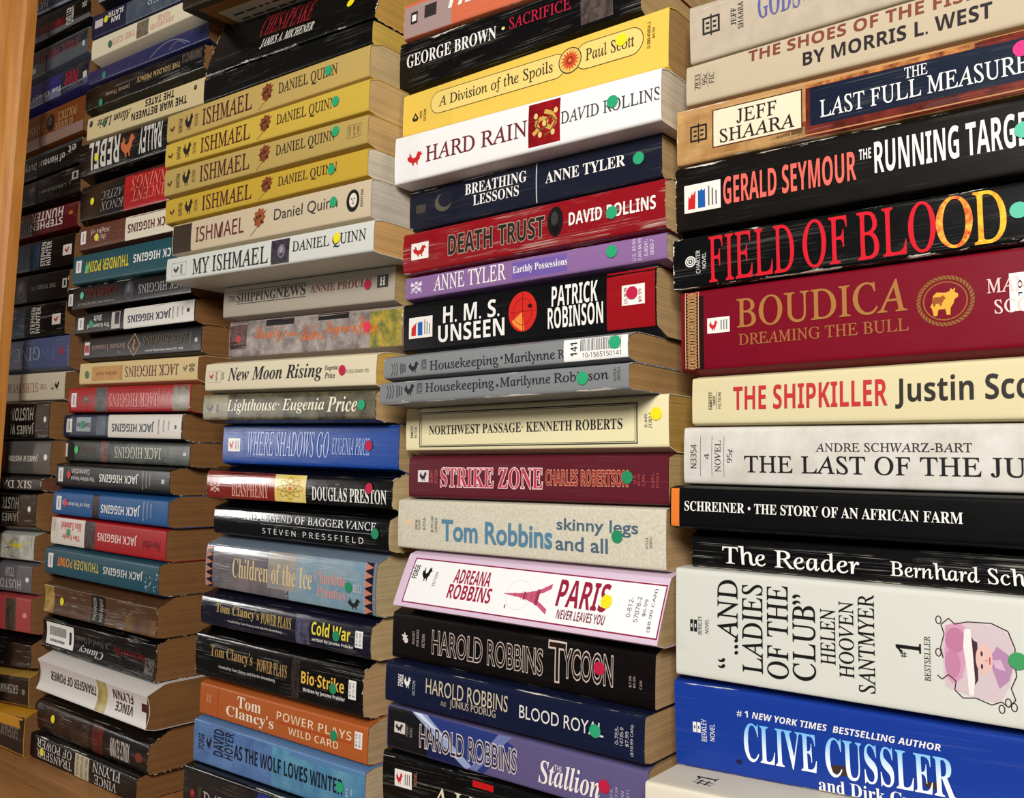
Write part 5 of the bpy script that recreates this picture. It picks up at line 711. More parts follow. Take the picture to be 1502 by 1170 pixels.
{'loc': (-0.58557, -0.006, -0.09516), 'tilt': -0.00944, 'L': 0.17707, 'T0': 0.03873, 'T1': 0.03967, 'W': 0.105, 'cb': 0.00189, 'ct': 0.00572, 'sl': 0, 'base': (112, 126, 142), 'label': 'thick icy blue-grey paperback with a zigzag patterned right end', 'group': 'paperbacks in the middle stack', 'sag': 1.0, 'rough': 0.17, 'wear': 0.5, 'crease': 0.3, 'pages': (205, 180, 135), 'noise': None, 'els': [('R', 0.00294, 0.09441, 0, 1, ('noise', (86, 84, 92), (126, 116, 116), 9), 1, 'picture_band'), ('R', 0.09075, 0.17012, 0, 1, ('noise', (104, 142, 164), (150, 164, 170), 8), 1, 'picture_band'), ('R', 0.07187, 0.10146, 0.2, 1, ('noise', (168, 156, 136), (140, 140, 140), 10), 2, 'picture_band'), ('G', 'zig', 0.167, 0.17477, 0.0, 1, (196, 124, 100), (28, 24, 40)), ('G', 'zig', 0.00011, 0.00834, 0.0, 1, (196, 124, 100), (28, 24, 40)), ('T', 'Children of the Ice', 'B', 0.03247, 0.11836, 0.3, 0.74, (222, 196, 146), 0, 't', -0.005, 3, None, 0.03), ('T', 'Charlotte', 'B', 0.12085, 0.15062, 0.47, 0.7, (212, 146, 136), 0, 'a', 0, 3, None, 0.03), ('T', 'Prentiss', 'B', 0.12339, 0.15057, 0.2, 0.42, (212, 146, 136), 0, 'a', 0, 3, None, 0.03), ('T', 'BELL', 'B', 0.15724, 0.1661, 0.4, 0.55, (190, 190, 190), 0, 's', 0, 3, None, 0.03), ('D', 0.15354, 0.48, (35, 135, 90)), ('G', 'bird', 0.1524, 0.16514, 0.05, 0.3, (40, 46, 40), (200, 30, 30))]},
{'loc': (-0.58885, -0.006, -0.12296), 'tilt': -0.00663, 'L': 0.17749, 'T0': 0.02771, 'T1': 0.02721, 'W': 0.105, 'cb': 0.00233, 'ct': 0.00442, 'sl': 0, 'base': (22, 20, 38), 'label': 'dark navy paperback with gold series lettering and a yellow two-word title', 'group': 'paperbacks in the middle stack', 'sag': 1.2, 'rough': 0.18, 'wear': 0.4, 'crease': 0.35, 'pages': (205, 175, 125), 'noise': None, 'els': [('T', "Tom Clancy's", 'B', 0.01842, 0.0685, 0.42, 0.82, (186, 160, 96), 0, 'a', 0, 3, None, 0.03), ('T', 'POWER PLAYS', 'B', 0.07051, 0.10256, 0.42, 0.78, (186, 160, 96), 0, 't', 0, 3, None, 0.03), ('T', 'Created by Tom Clancy and Martin Greenberg', 'SB', 0.03295, 0.09321, 0.22, 0.32, (200, 196, 190), 0, 's', 0, 3, None, 0.03), ('R', 0.10694, 0.12057, 0.04, 0.96, ('noise', (90, 86, 110), (40, 36, 56), 40), 1, 'picture_block'), ('T', 'Cold War', 'SB', 0.1231, 0.15996, 0.42, 0.84, (232, 216, 70), 0, 't', 0, 3, None, 0.03), ('T', 'written by Jerome Preisler', 'SB', 0.12352, 0.16281, 0.2, 0.33, (225, 222, 215), 0, 's', 0, 3, None, 0.03), ('D', 0.14721, 0.52, (35, 135, 90)), ('R', 0.16415, 0.17097, 0.3, 0.8, (235, 232, 226), 3, 'price_label'), ('T', '$7.99', 'S', 0.16497, 0.16692, 0.36, 0.74, (90, 90, 90), 90, 's', 0, 3, None, 0.03), ('T', '$10.99', 'S', 0.1679, 0.16984, 0.36, 0.74, (90, 90, 90), 90, 's', 0, 3, None, 0.03)]},
{'loc': (-0.5901, -0.008, -0.15935), 'tilt': 0.00261, 'L': 0.17551, 'T0': 0.03628, 'T1': 0.03466, 'W': 0.105, 'cb': 0.00235, 'ct': 0.0038, 'sl': 0, 'base': (8, 7, 7), 'label': 'thick black paperback with dull gold lettering and orange-yellow hyphenated title', 'group': 'paperbacks in the middle stack', 'sag': 1.0, 'rough': 0.2, 'wear': 0.7, 'crease': 0.35, 'pages': (200, 165, 115), 'noise': None, 'els': [('T', "Tom Clancy's", 'B', 0.01822, 0.06699, 0.46, 0.8, (176, 142, 92), 0, 'a', 0, 3, None, 0.03), ('T', 'POWER PLAYS', 'B', 0.07185, 0.10366, 0.44, 0.72, (176, 142, 92), 0, 't', 0, 3, None, 0.03), ('T', 'Created by Tom Clancy and Martin Greenberg', 'SB', 0.02868, 0.09135, 0.27, 0.36, (200, 196, 190), 0, 's', 0, 3, None, 0.03), ('R', 0.10786, 0.11607, 0.05, 0.95, ('noise', (60, 52, 48), (24, 20, 18), 80), 1, 'picture_block'), ('T', 'Bio·Strike', 'SB', 0.11832, 0.1592, 0.42, 0.7, (232, 186, 80), 0, 't', 0, 3, None, 0.03), ('T', 'Written by Jerome Preisler', 'SB', 0.12003, 0.16009, 0.23, 0.34, (225, 222, 215), 0, 's', 0, 3, None, 0.03), ('D', 0.14932, 0.47, (35, 135, 90)), ('R', 0.16302, 0.16985, 0.34, 0.74, (235, 232, 226), 3, 'price_label'), ('T', '$7.99', 'S', 0.16383, 0.16579, 0.39, 0.69, (90, 90, 90), 90, 's', 0, 3, None, 0.03), ('T', '$10.99', 'S', 0.16677, 0.16871, 0.39, 0.69, (90, 90, 90), 90, 's', 0, 3, None, 0.03)]},
{'loc': (-0.58903, -0.004, -0.18676), 'tilt': -0.00035, 'L': 0.17543, 'T0': 0.0273, 'T1': 0.02781, 'W': 0.105, 'cb': 0.00088, 'ct': 0.00384, 'sl': 0, 'base': (178, 92, 42), 'label': 'burnt orange paperback with cream lettering', 'group': 'paperbacks in the middle stack', 'sag': 0.4, 'rough': 0.35, 'wear': 0.15, 'crease': 0.05, 'pages': (195, 165, 125), 'noise': None, 'els': [('R', 0.02159, 0.02224, 0.05, 0.95, (170, 60, 20), 2, 'spine_panel'), ('T', 'BERKLEY', 'S', 0.00873, 0.0105, 0.45, 0.7, (225, 190, 160), 90, 's', 0, 3, None, 0.03), ('T', 'NOVEL', 'S', 0.01183, 0.0136, 0.45, 0.7, (225, 190, 160), 90, 's', 0, 3, None, 0.03), ('T', 'Tom', 'B', 0.04462, 0.07095, 0.54, 0.88, (240, 226, 205), 0, 'a', 0, 3, None, 0.03), ('T', "Clancy's", 'B', 0.03218, 0.08512, 0.12, 0.54, (240, 226, 205), 0, 'a', 0, 3, None, 0.03), ('T', 'POWER PLAYS', 'SB', 0.08811, 0.16131, 0.53, 0.77, (236, 216, 180), 0, 't', -0.02, 3, None, 0.03), ('R', 0.08837, 0.16201, 0.455, 0.475, (160, 40, 20), 2, 'spine_panel'), ('T', 'WILD CARD', 'SB', 0.10064, 0.14943, 0.2, 0.41, (236, 216, 180), 0, 't', -0.02, 3, None, 0.03), ('D', 0.14526, 0.55, (35, 135, 90)), ('R', 0.16398, 0.17077, 0.38, 0.82, (235, 232, 226), 3, 'price_label'), ('T', '$7.99', 'S', 0.1648, 0.16674, 0.43, 0.77, (90, 90, 90), 90, 's', 0, 3, None, 0.03), ('T', '$10.99', 'S', 0.16771, 0.16965, 0.43, 0.77, (90, 90, 90), 90, 's', 0, 3, None, 0.03)]},
{'loc': (-0.58849, -0.008, -0.21856), 'tilt': 0.01507, 'L': 0.17809, 'T0': 0.03168, 'T1': 0.02893, 'W': 0.105, 'cb': 0.00038, 'ct': 0.00143, 'sl': 0, 'base': (88, 126, 172), 'label': 'mottled sky blue paperback with black distressed title', 'group': 'paperbacks in the middle stack', 'sag': 0.4, 'rough': 0.3, 'wear': 0.2, 'crease': 0.12, 'pages': (205, 185, 150), 'noise': None, 'els': [('R', -0.00271, 0.08933, 0, 1, ('noise', (70, 100, 150), (96, 132, 186), 10), 1, 'picture_band'), ('R', 0.08933, 0.17901, 0, 1, ('noise', (62, 120, 160), (104, 160, 186), 10), 1, 'picture_band'), ('T', 'FORGE', 'SB', 0.00622, 0.01331, 0.35, 0.7, (24, 30, 44), 90, 's', 0, 3, None, 0.03), ('G', 'bird', 0.01547, 0.02287, 0.38, 0.7, (24, 30, 44), (200, 30, 30)), ('T', 'DAVID', 'SB', 0.02444, 0.03595, 0.3, 0.92, (28, 34, 50), 90, 'a', 0, 3, None, 0.03), ('T', 'HOYER', 'SB', 0.03721, 0.0472, 0.3, 0.92, (28, 34, 50), 90, 'a', 0, 3, None, 0.03), ('T', 'AS THE WOLF LOVES WINTER', 'SB', 0.04819, 0.15877, 0.36, 0.7, (22, 26, 38), 0, 't', 0, 3, None, 0.03), ('D', 0.15646, 0.53, (40, 160, 110)), ('T', '0-812', 'S', 0.16156, 0.16351, 0.25, 0.55, (210, 220, 230), 90, 's', 0, 3, None, 0.03), ('T', '$5.99', 'S', 0.16578, 0.16771, 0.25, 0.55, (210, 220, 230), 90, 's', 0, 3, None, 0.03)]},
{'loc': (-0.58974, -0.014, -0.25844), 'tilt': 0.0, 'L': 0.176, 'T0': 0.03974, 'T1': 0.04239, 'W': 0.105, 'cb': 0.0, 'ct': 0.00062, 'sl': 0, 'base': (9, 8, 9), 'label': 'black paperback with thin grey capitals at the foot of the middle stack', 'group': 'paperbacks in the middle stack', 'sag': 0.4, 'rough': 0.25, 'wear': 0.5, 'crease': 0.2, 'pages': (200, 165, 112), 'noise': None, 'els': [('G', 'oval', 0.00867, 0.01419, 0.45, 0.62, (150, 30, 30), (200, 30, 30)), ('R', 0.01789, 0.0218, 0.4, 0.7, (60, 54, 44), 2, 'spine_panel'), ('T', 'DAVID POYER', 'R', 0.0245, 0.11113, 0.34, 0.66, (186, 178, 172), 0, 'a', 0, 3, None, 0.03), ('R', 0.08439, 0.1213, 0.8, 0.95, (30, 50, 130), 2, 'spine_panel')]},
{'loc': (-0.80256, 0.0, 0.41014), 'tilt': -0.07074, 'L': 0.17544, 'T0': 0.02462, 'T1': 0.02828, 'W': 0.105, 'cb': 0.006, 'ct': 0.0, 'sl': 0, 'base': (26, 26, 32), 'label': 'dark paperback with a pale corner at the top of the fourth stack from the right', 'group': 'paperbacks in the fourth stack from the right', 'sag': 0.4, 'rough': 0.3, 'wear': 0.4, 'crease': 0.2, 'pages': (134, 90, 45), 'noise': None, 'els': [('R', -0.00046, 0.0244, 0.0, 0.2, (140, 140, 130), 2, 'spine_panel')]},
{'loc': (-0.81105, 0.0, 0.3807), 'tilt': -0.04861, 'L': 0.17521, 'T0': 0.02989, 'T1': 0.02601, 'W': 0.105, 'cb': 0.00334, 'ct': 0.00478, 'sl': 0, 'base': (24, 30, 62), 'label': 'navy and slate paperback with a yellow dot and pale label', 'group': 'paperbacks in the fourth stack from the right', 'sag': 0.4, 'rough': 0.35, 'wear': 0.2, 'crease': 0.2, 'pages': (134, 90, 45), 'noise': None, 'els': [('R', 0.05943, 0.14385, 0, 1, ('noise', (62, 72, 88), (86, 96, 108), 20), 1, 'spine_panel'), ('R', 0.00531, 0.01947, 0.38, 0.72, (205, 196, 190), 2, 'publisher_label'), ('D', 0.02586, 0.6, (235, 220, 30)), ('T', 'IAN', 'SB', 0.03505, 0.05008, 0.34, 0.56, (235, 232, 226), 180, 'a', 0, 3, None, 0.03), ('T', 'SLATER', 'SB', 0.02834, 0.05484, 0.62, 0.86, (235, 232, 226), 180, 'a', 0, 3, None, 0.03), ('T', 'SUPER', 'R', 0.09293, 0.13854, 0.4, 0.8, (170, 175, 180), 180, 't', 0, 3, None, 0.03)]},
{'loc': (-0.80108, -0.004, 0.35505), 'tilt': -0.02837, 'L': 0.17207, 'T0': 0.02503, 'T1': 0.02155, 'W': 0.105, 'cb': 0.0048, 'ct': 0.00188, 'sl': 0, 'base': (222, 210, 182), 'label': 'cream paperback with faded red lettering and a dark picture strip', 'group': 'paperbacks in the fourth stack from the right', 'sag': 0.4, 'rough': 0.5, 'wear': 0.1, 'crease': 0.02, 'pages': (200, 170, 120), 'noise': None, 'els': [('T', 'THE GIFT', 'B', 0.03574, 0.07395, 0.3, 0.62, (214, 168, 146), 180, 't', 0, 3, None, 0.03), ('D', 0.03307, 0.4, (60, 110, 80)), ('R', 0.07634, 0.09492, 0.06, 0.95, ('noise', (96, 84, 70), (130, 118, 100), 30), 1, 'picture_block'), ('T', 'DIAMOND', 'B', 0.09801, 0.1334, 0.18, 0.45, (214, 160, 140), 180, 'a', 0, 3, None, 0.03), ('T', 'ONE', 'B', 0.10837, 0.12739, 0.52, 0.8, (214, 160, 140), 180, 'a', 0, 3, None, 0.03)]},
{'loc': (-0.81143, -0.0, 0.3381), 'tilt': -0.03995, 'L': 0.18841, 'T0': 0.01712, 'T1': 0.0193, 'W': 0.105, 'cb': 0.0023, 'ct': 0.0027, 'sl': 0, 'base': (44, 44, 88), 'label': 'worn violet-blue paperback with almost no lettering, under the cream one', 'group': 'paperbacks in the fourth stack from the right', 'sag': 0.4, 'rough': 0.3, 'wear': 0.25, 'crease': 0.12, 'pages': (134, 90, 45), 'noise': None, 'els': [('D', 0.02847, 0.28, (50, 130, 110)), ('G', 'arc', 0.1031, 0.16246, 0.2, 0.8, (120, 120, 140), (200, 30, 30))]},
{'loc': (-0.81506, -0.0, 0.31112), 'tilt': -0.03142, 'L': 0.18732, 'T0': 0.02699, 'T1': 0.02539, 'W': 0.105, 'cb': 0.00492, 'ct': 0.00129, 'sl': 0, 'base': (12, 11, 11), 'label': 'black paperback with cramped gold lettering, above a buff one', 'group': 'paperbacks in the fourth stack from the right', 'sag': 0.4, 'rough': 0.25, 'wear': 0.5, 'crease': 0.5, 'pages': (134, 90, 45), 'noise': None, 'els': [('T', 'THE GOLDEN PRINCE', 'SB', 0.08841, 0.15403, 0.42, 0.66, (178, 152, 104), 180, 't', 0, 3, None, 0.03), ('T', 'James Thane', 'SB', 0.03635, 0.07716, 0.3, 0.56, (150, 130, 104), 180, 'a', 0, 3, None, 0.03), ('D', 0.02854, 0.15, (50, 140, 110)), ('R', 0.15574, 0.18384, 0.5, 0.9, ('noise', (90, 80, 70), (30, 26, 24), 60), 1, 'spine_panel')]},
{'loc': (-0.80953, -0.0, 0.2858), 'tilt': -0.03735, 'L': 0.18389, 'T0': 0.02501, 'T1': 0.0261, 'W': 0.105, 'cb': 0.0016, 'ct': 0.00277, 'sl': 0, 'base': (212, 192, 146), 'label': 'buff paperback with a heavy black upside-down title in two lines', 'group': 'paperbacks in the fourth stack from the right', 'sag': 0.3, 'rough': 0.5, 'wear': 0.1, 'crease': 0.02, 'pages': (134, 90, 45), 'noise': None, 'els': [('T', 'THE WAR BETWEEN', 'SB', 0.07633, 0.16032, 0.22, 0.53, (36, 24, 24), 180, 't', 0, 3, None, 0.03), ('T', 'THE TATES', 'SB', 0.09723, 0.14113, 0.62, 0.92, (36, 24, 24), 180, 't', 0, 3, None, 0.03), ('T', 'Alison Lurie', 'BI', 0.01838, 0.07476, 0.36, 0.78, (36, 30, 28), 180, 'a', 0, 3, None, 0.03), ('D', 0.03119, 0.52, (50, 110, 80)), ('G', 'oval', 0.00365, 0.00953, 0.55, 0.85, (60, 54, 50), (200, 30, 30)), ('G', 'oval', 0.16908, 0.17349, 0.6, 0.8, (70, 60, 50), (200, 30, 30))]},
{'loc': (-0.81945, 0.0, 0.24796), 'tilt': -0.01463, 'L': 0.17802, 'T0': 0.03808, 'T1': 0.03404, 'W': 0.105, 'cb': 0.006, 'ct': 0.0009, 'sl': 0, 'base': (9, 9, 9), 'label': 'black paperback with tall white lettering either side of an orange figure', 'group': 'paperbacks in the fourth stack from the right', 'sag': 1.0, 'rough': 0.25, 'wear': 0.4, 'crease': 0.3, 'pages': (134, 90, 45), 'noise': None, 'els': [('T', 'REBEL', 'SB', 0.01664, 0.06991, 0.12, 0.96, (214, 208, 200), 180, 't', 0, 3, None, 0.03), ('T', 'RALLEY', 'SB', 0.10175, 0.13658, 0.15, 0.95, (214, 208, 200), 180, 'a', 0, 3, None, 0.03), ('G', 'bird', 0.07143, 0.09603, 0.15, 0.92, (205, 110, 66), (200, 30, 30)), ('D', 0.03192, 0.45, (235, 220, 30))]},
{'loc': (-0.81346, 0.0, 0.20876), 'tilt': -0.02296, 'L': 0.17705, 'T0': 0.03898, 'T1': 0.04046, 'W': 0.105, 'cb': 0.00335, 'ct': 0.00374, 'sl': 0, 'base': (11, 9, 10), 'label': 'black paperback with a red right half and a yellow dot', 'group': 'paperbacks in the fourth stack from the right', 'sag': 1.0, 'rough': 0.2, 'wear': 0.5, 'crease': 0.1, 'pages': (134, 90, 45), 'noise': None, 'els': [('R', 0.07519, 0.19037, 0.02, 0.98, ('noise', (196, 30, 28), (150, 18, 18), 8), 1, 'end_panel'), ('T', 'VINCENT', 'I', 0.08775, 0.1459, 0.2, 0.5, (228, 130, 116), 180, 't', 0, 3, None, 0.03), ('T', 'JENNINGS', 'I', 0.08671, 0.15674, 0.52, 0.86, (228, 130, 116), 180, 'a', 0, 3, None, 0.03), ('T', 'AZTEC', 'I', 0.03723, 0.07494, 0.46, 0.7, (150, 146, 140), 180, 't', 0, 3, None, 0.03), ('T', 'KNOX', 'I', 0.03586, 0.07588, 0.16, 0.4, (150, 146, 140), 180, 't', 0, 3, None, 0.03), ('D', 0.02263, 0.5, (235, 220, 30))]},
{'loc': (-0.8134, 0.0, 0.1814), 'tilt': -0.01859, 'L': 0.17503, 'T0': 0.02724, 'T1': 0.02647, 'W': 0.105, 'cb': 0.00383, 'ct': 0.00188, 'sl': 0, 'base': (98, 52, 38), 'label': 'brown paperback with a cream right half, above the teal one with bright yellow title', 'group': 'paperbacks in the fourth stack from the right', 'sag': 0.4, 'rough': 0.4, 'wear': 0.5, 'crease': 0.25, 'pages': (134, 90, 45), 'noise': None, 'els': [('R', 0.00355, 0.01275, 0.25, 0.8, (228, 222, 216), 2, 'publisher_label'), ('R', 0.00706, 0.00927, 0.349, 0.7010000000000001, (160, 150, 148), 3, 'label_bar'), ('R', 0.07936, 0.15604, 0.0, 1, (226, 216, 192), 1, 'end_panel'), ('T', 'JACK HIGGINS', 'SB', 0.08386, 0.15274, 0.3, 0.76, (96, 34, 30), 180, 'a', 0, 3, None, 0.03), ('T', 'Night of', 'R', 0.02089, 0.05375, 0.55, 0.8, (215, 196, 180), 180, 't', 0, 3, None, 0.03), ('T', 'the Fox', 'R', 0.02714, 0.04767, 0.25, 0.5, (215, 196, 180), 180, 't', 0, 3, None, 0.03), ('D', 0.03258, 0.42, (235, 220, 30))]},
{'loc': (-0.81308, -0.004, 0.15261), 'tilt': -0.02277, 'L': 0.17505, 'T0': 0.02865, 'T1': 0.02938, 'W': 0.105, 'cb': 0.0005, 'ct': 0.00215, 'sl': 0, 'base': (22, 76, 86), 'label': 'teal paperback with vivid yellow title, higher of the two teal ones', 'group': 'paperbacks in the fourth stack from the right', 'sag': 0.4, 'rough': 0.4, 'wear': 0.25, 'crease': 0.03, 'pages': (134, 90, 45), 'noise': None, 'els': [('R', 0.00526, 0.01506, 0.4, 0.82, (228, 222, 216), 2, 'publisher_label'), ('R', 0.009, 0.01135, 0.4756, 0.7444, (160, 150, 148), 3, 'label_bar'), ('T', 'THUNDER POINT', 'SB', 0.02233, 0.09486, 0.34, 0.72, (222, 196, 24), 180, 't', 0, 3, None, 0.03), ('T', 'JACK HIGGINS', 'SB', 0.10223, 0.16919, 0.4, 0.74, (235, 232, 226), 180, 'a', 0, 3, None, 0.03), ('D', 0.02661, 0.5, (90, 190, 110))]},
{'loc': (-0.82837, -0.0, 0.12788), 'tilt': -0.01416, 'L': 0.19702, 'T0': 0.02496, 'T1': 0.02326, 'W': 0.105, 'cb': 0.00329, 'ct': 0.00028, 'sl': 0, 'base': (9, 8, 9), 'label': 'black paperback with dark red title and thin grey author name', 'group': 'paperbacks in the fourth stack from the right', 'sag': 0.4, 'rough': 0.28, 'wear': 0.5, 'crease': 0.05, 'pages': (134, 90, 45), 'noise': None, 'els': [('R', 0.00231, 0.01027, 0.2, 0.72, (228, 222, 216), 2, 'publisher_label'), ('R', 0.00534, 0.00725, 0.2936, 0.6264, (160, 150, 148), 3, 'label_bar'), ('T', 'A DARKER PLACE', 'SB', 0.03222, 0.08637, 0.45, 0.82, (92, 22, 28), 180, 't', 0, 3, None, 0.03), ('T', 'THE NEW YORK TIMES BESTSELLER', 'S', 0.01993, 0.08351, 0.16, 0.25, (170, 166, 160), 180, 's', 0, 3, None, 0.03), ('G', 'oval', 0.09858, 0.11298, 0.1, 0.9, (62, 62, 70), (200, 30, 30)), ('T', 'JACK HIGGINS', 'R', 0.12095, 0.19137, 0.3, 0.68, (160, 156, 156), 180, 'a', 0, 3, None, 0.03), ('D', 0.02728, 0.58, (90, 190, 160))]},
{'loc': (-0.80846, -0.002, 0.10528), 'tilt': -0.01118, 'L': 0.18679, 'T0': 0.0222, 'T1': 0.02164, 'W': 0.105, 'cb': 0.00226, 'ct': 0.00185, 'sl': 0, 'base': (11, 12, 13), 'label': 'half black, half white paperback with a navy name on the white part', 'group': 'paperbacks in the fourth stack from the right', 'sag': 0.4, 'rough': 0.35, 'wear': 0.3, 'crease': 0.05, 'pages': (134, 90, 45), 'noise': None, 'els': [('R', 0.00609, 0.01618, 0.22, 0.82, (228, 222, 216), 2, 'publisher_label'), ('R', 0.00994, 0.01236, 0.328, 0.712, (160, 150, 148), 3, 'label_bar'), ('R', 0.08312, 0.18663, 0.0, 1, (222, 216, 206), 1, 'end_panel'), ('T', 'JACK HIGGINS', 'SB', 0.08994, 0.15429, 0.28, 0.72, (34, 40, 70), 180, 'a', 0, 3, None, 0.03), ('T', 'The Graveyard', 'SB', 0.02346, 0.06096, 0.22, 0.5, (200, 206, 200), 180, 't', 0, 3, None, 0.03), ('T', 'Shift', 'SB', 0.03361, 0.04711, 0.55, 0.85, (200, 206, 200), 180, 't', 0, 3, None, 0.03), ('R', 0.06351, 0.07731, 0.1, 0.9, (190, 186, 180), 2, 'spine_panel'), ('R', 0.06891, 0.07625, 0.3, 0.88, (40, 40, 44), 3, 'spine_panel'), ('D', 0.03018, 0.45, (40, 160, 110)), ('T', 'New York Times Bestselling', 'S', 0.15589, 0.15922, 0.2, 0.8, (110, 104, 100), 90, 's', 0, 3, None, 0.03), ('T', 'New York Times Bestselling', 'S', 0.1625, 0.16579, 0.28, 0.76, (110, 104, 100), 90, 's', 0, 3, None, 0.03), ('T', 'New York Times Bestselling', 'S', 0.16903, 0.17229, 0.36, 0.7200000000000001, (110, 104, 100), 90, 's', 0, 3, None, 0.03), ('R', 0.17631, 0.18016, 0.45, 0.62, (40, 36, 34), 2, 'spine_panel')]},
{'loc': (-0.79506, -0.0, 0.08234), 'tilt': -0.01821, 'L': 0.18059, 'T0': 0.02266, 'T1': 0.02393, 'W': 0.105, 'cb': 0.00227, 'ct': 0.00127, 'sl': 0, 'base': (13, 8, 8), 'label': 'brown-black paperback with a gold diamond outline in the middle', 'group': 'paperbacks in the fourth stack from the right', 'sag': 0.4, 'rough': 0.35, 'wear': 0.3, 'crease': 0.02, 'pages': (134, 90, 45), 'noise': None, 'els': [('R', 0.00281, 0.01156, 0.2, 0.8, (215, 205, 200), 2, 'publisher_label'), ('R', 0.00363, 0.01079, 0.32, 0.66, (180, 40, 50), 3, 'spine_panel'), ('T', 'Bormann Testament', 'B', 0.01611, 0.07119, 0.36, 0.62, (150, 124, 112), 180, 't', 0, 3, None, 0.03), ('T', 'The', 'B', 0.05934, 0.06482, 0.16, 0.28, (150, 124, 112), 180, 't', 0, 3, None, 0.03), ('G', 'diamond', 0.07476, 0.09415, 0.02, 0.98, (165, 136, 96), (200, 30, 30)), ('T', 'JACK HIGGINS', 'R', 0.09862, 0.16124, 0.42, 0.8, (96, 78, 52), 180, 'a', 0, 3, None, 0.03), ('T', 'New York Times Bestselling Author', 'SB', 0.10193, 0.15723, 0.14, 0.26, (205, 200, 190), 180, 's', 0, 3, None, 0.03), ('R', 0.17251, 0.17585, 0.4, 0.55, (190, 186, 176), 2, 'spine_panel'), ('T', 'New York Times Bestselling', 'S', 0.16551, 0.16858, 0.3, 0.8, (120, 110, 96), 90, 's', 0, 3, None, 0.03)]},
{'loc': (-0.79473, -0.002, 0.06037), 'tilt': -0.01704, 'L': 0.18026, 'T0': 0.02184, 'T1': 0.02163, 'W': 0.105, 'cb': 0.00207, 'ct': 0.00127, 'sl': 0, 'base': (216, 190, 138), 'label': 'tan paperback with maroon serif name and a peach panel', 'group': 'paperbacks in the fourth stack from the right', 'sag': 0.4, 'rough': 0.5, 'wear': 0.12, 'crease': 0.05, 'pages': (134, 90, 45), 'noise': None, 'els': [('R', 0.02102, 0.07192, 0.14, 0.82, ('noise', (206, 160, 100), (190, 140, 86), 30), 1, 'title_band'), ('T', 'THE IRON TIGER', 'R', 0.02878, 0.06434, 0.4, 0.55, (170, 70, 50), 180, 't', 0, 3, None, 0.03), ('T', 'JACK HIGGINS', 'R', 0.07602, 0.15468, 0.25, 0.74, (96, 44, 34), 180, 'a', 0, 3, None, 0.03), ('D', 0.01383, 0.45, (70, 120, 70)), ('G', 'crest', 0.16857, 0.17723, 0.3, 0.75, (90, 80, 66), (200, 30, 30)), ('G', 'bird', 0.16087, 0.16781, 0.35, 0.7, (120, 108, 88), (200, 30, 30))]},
{'loc': (-0.80732, -0.004, 0.03668), 'tilt': -0.01364, 'L': 0.18841, 'T0': 0.02378, 'T1': 0.02314, 'W': 0.105, 'cb': 0.00138, 'ct': 0.00117, 'sl': 0, 'base': (168, 26, 32), 'label': 'red paperback with silver bands and pale pink author name', 'group': 'paperbacks in the fourth stack from the right', 'sag': 0.8, 'rough': 0.25, 'wear': 0.4, 'crease': 0.15, 'pages': (134, 90, 45), 'noise': None, 'els': [('R', 0.00512, 0.01422, 0.2, 0.8, (228, 222, 216), 2, 'publisher_label'), ('R', 0.00859, 0.01077, 0.30800000000000005, 0.6920000000000001, (160, 150, 148), 3, 'label_bar'), ('G', 'oval', 0.02655, 0.03633, 0.35, 0.65, (110, 100, 96), (200, 30, 30)), ('R', 0.04596, 0.06554, 0.0, 1, ('noise', (104, 100, 98), (70, 68, 68), 30), 1, 'silver_band'), ('R', 0.16449, 0.18688, 0, 1, ('noise', (150, 138, 118), (100, 92, 80), 30), 1, 'silver_band'), ('T', 'JACK HIGGINS', 'R', 0.07006, 0.14372, 0.2, 0.72, (232, 150, 140), 180, 'a', 0, 3, None, 0.03), ('T', 'New York Times Bestselling', 'S', 0.14446, 0.14771, 0.15, 0.85, (226, 140, 130), 90, 's', 0, 3, None, 0.03), ('T', 'New York Times Bestselling', 'S', 0.15091, 0.15412, 0.22999999999999998, 0.8099999999999999, (226, 140, 130), 90, 's', 0, 3, None, 0.03), ('T', 'New York Times Bestselling', 'S', 0.15729, 0.16047, 0.31, 0.77, (226, 140, 130), 90, 's', 0, 3, None, 0.03)]},
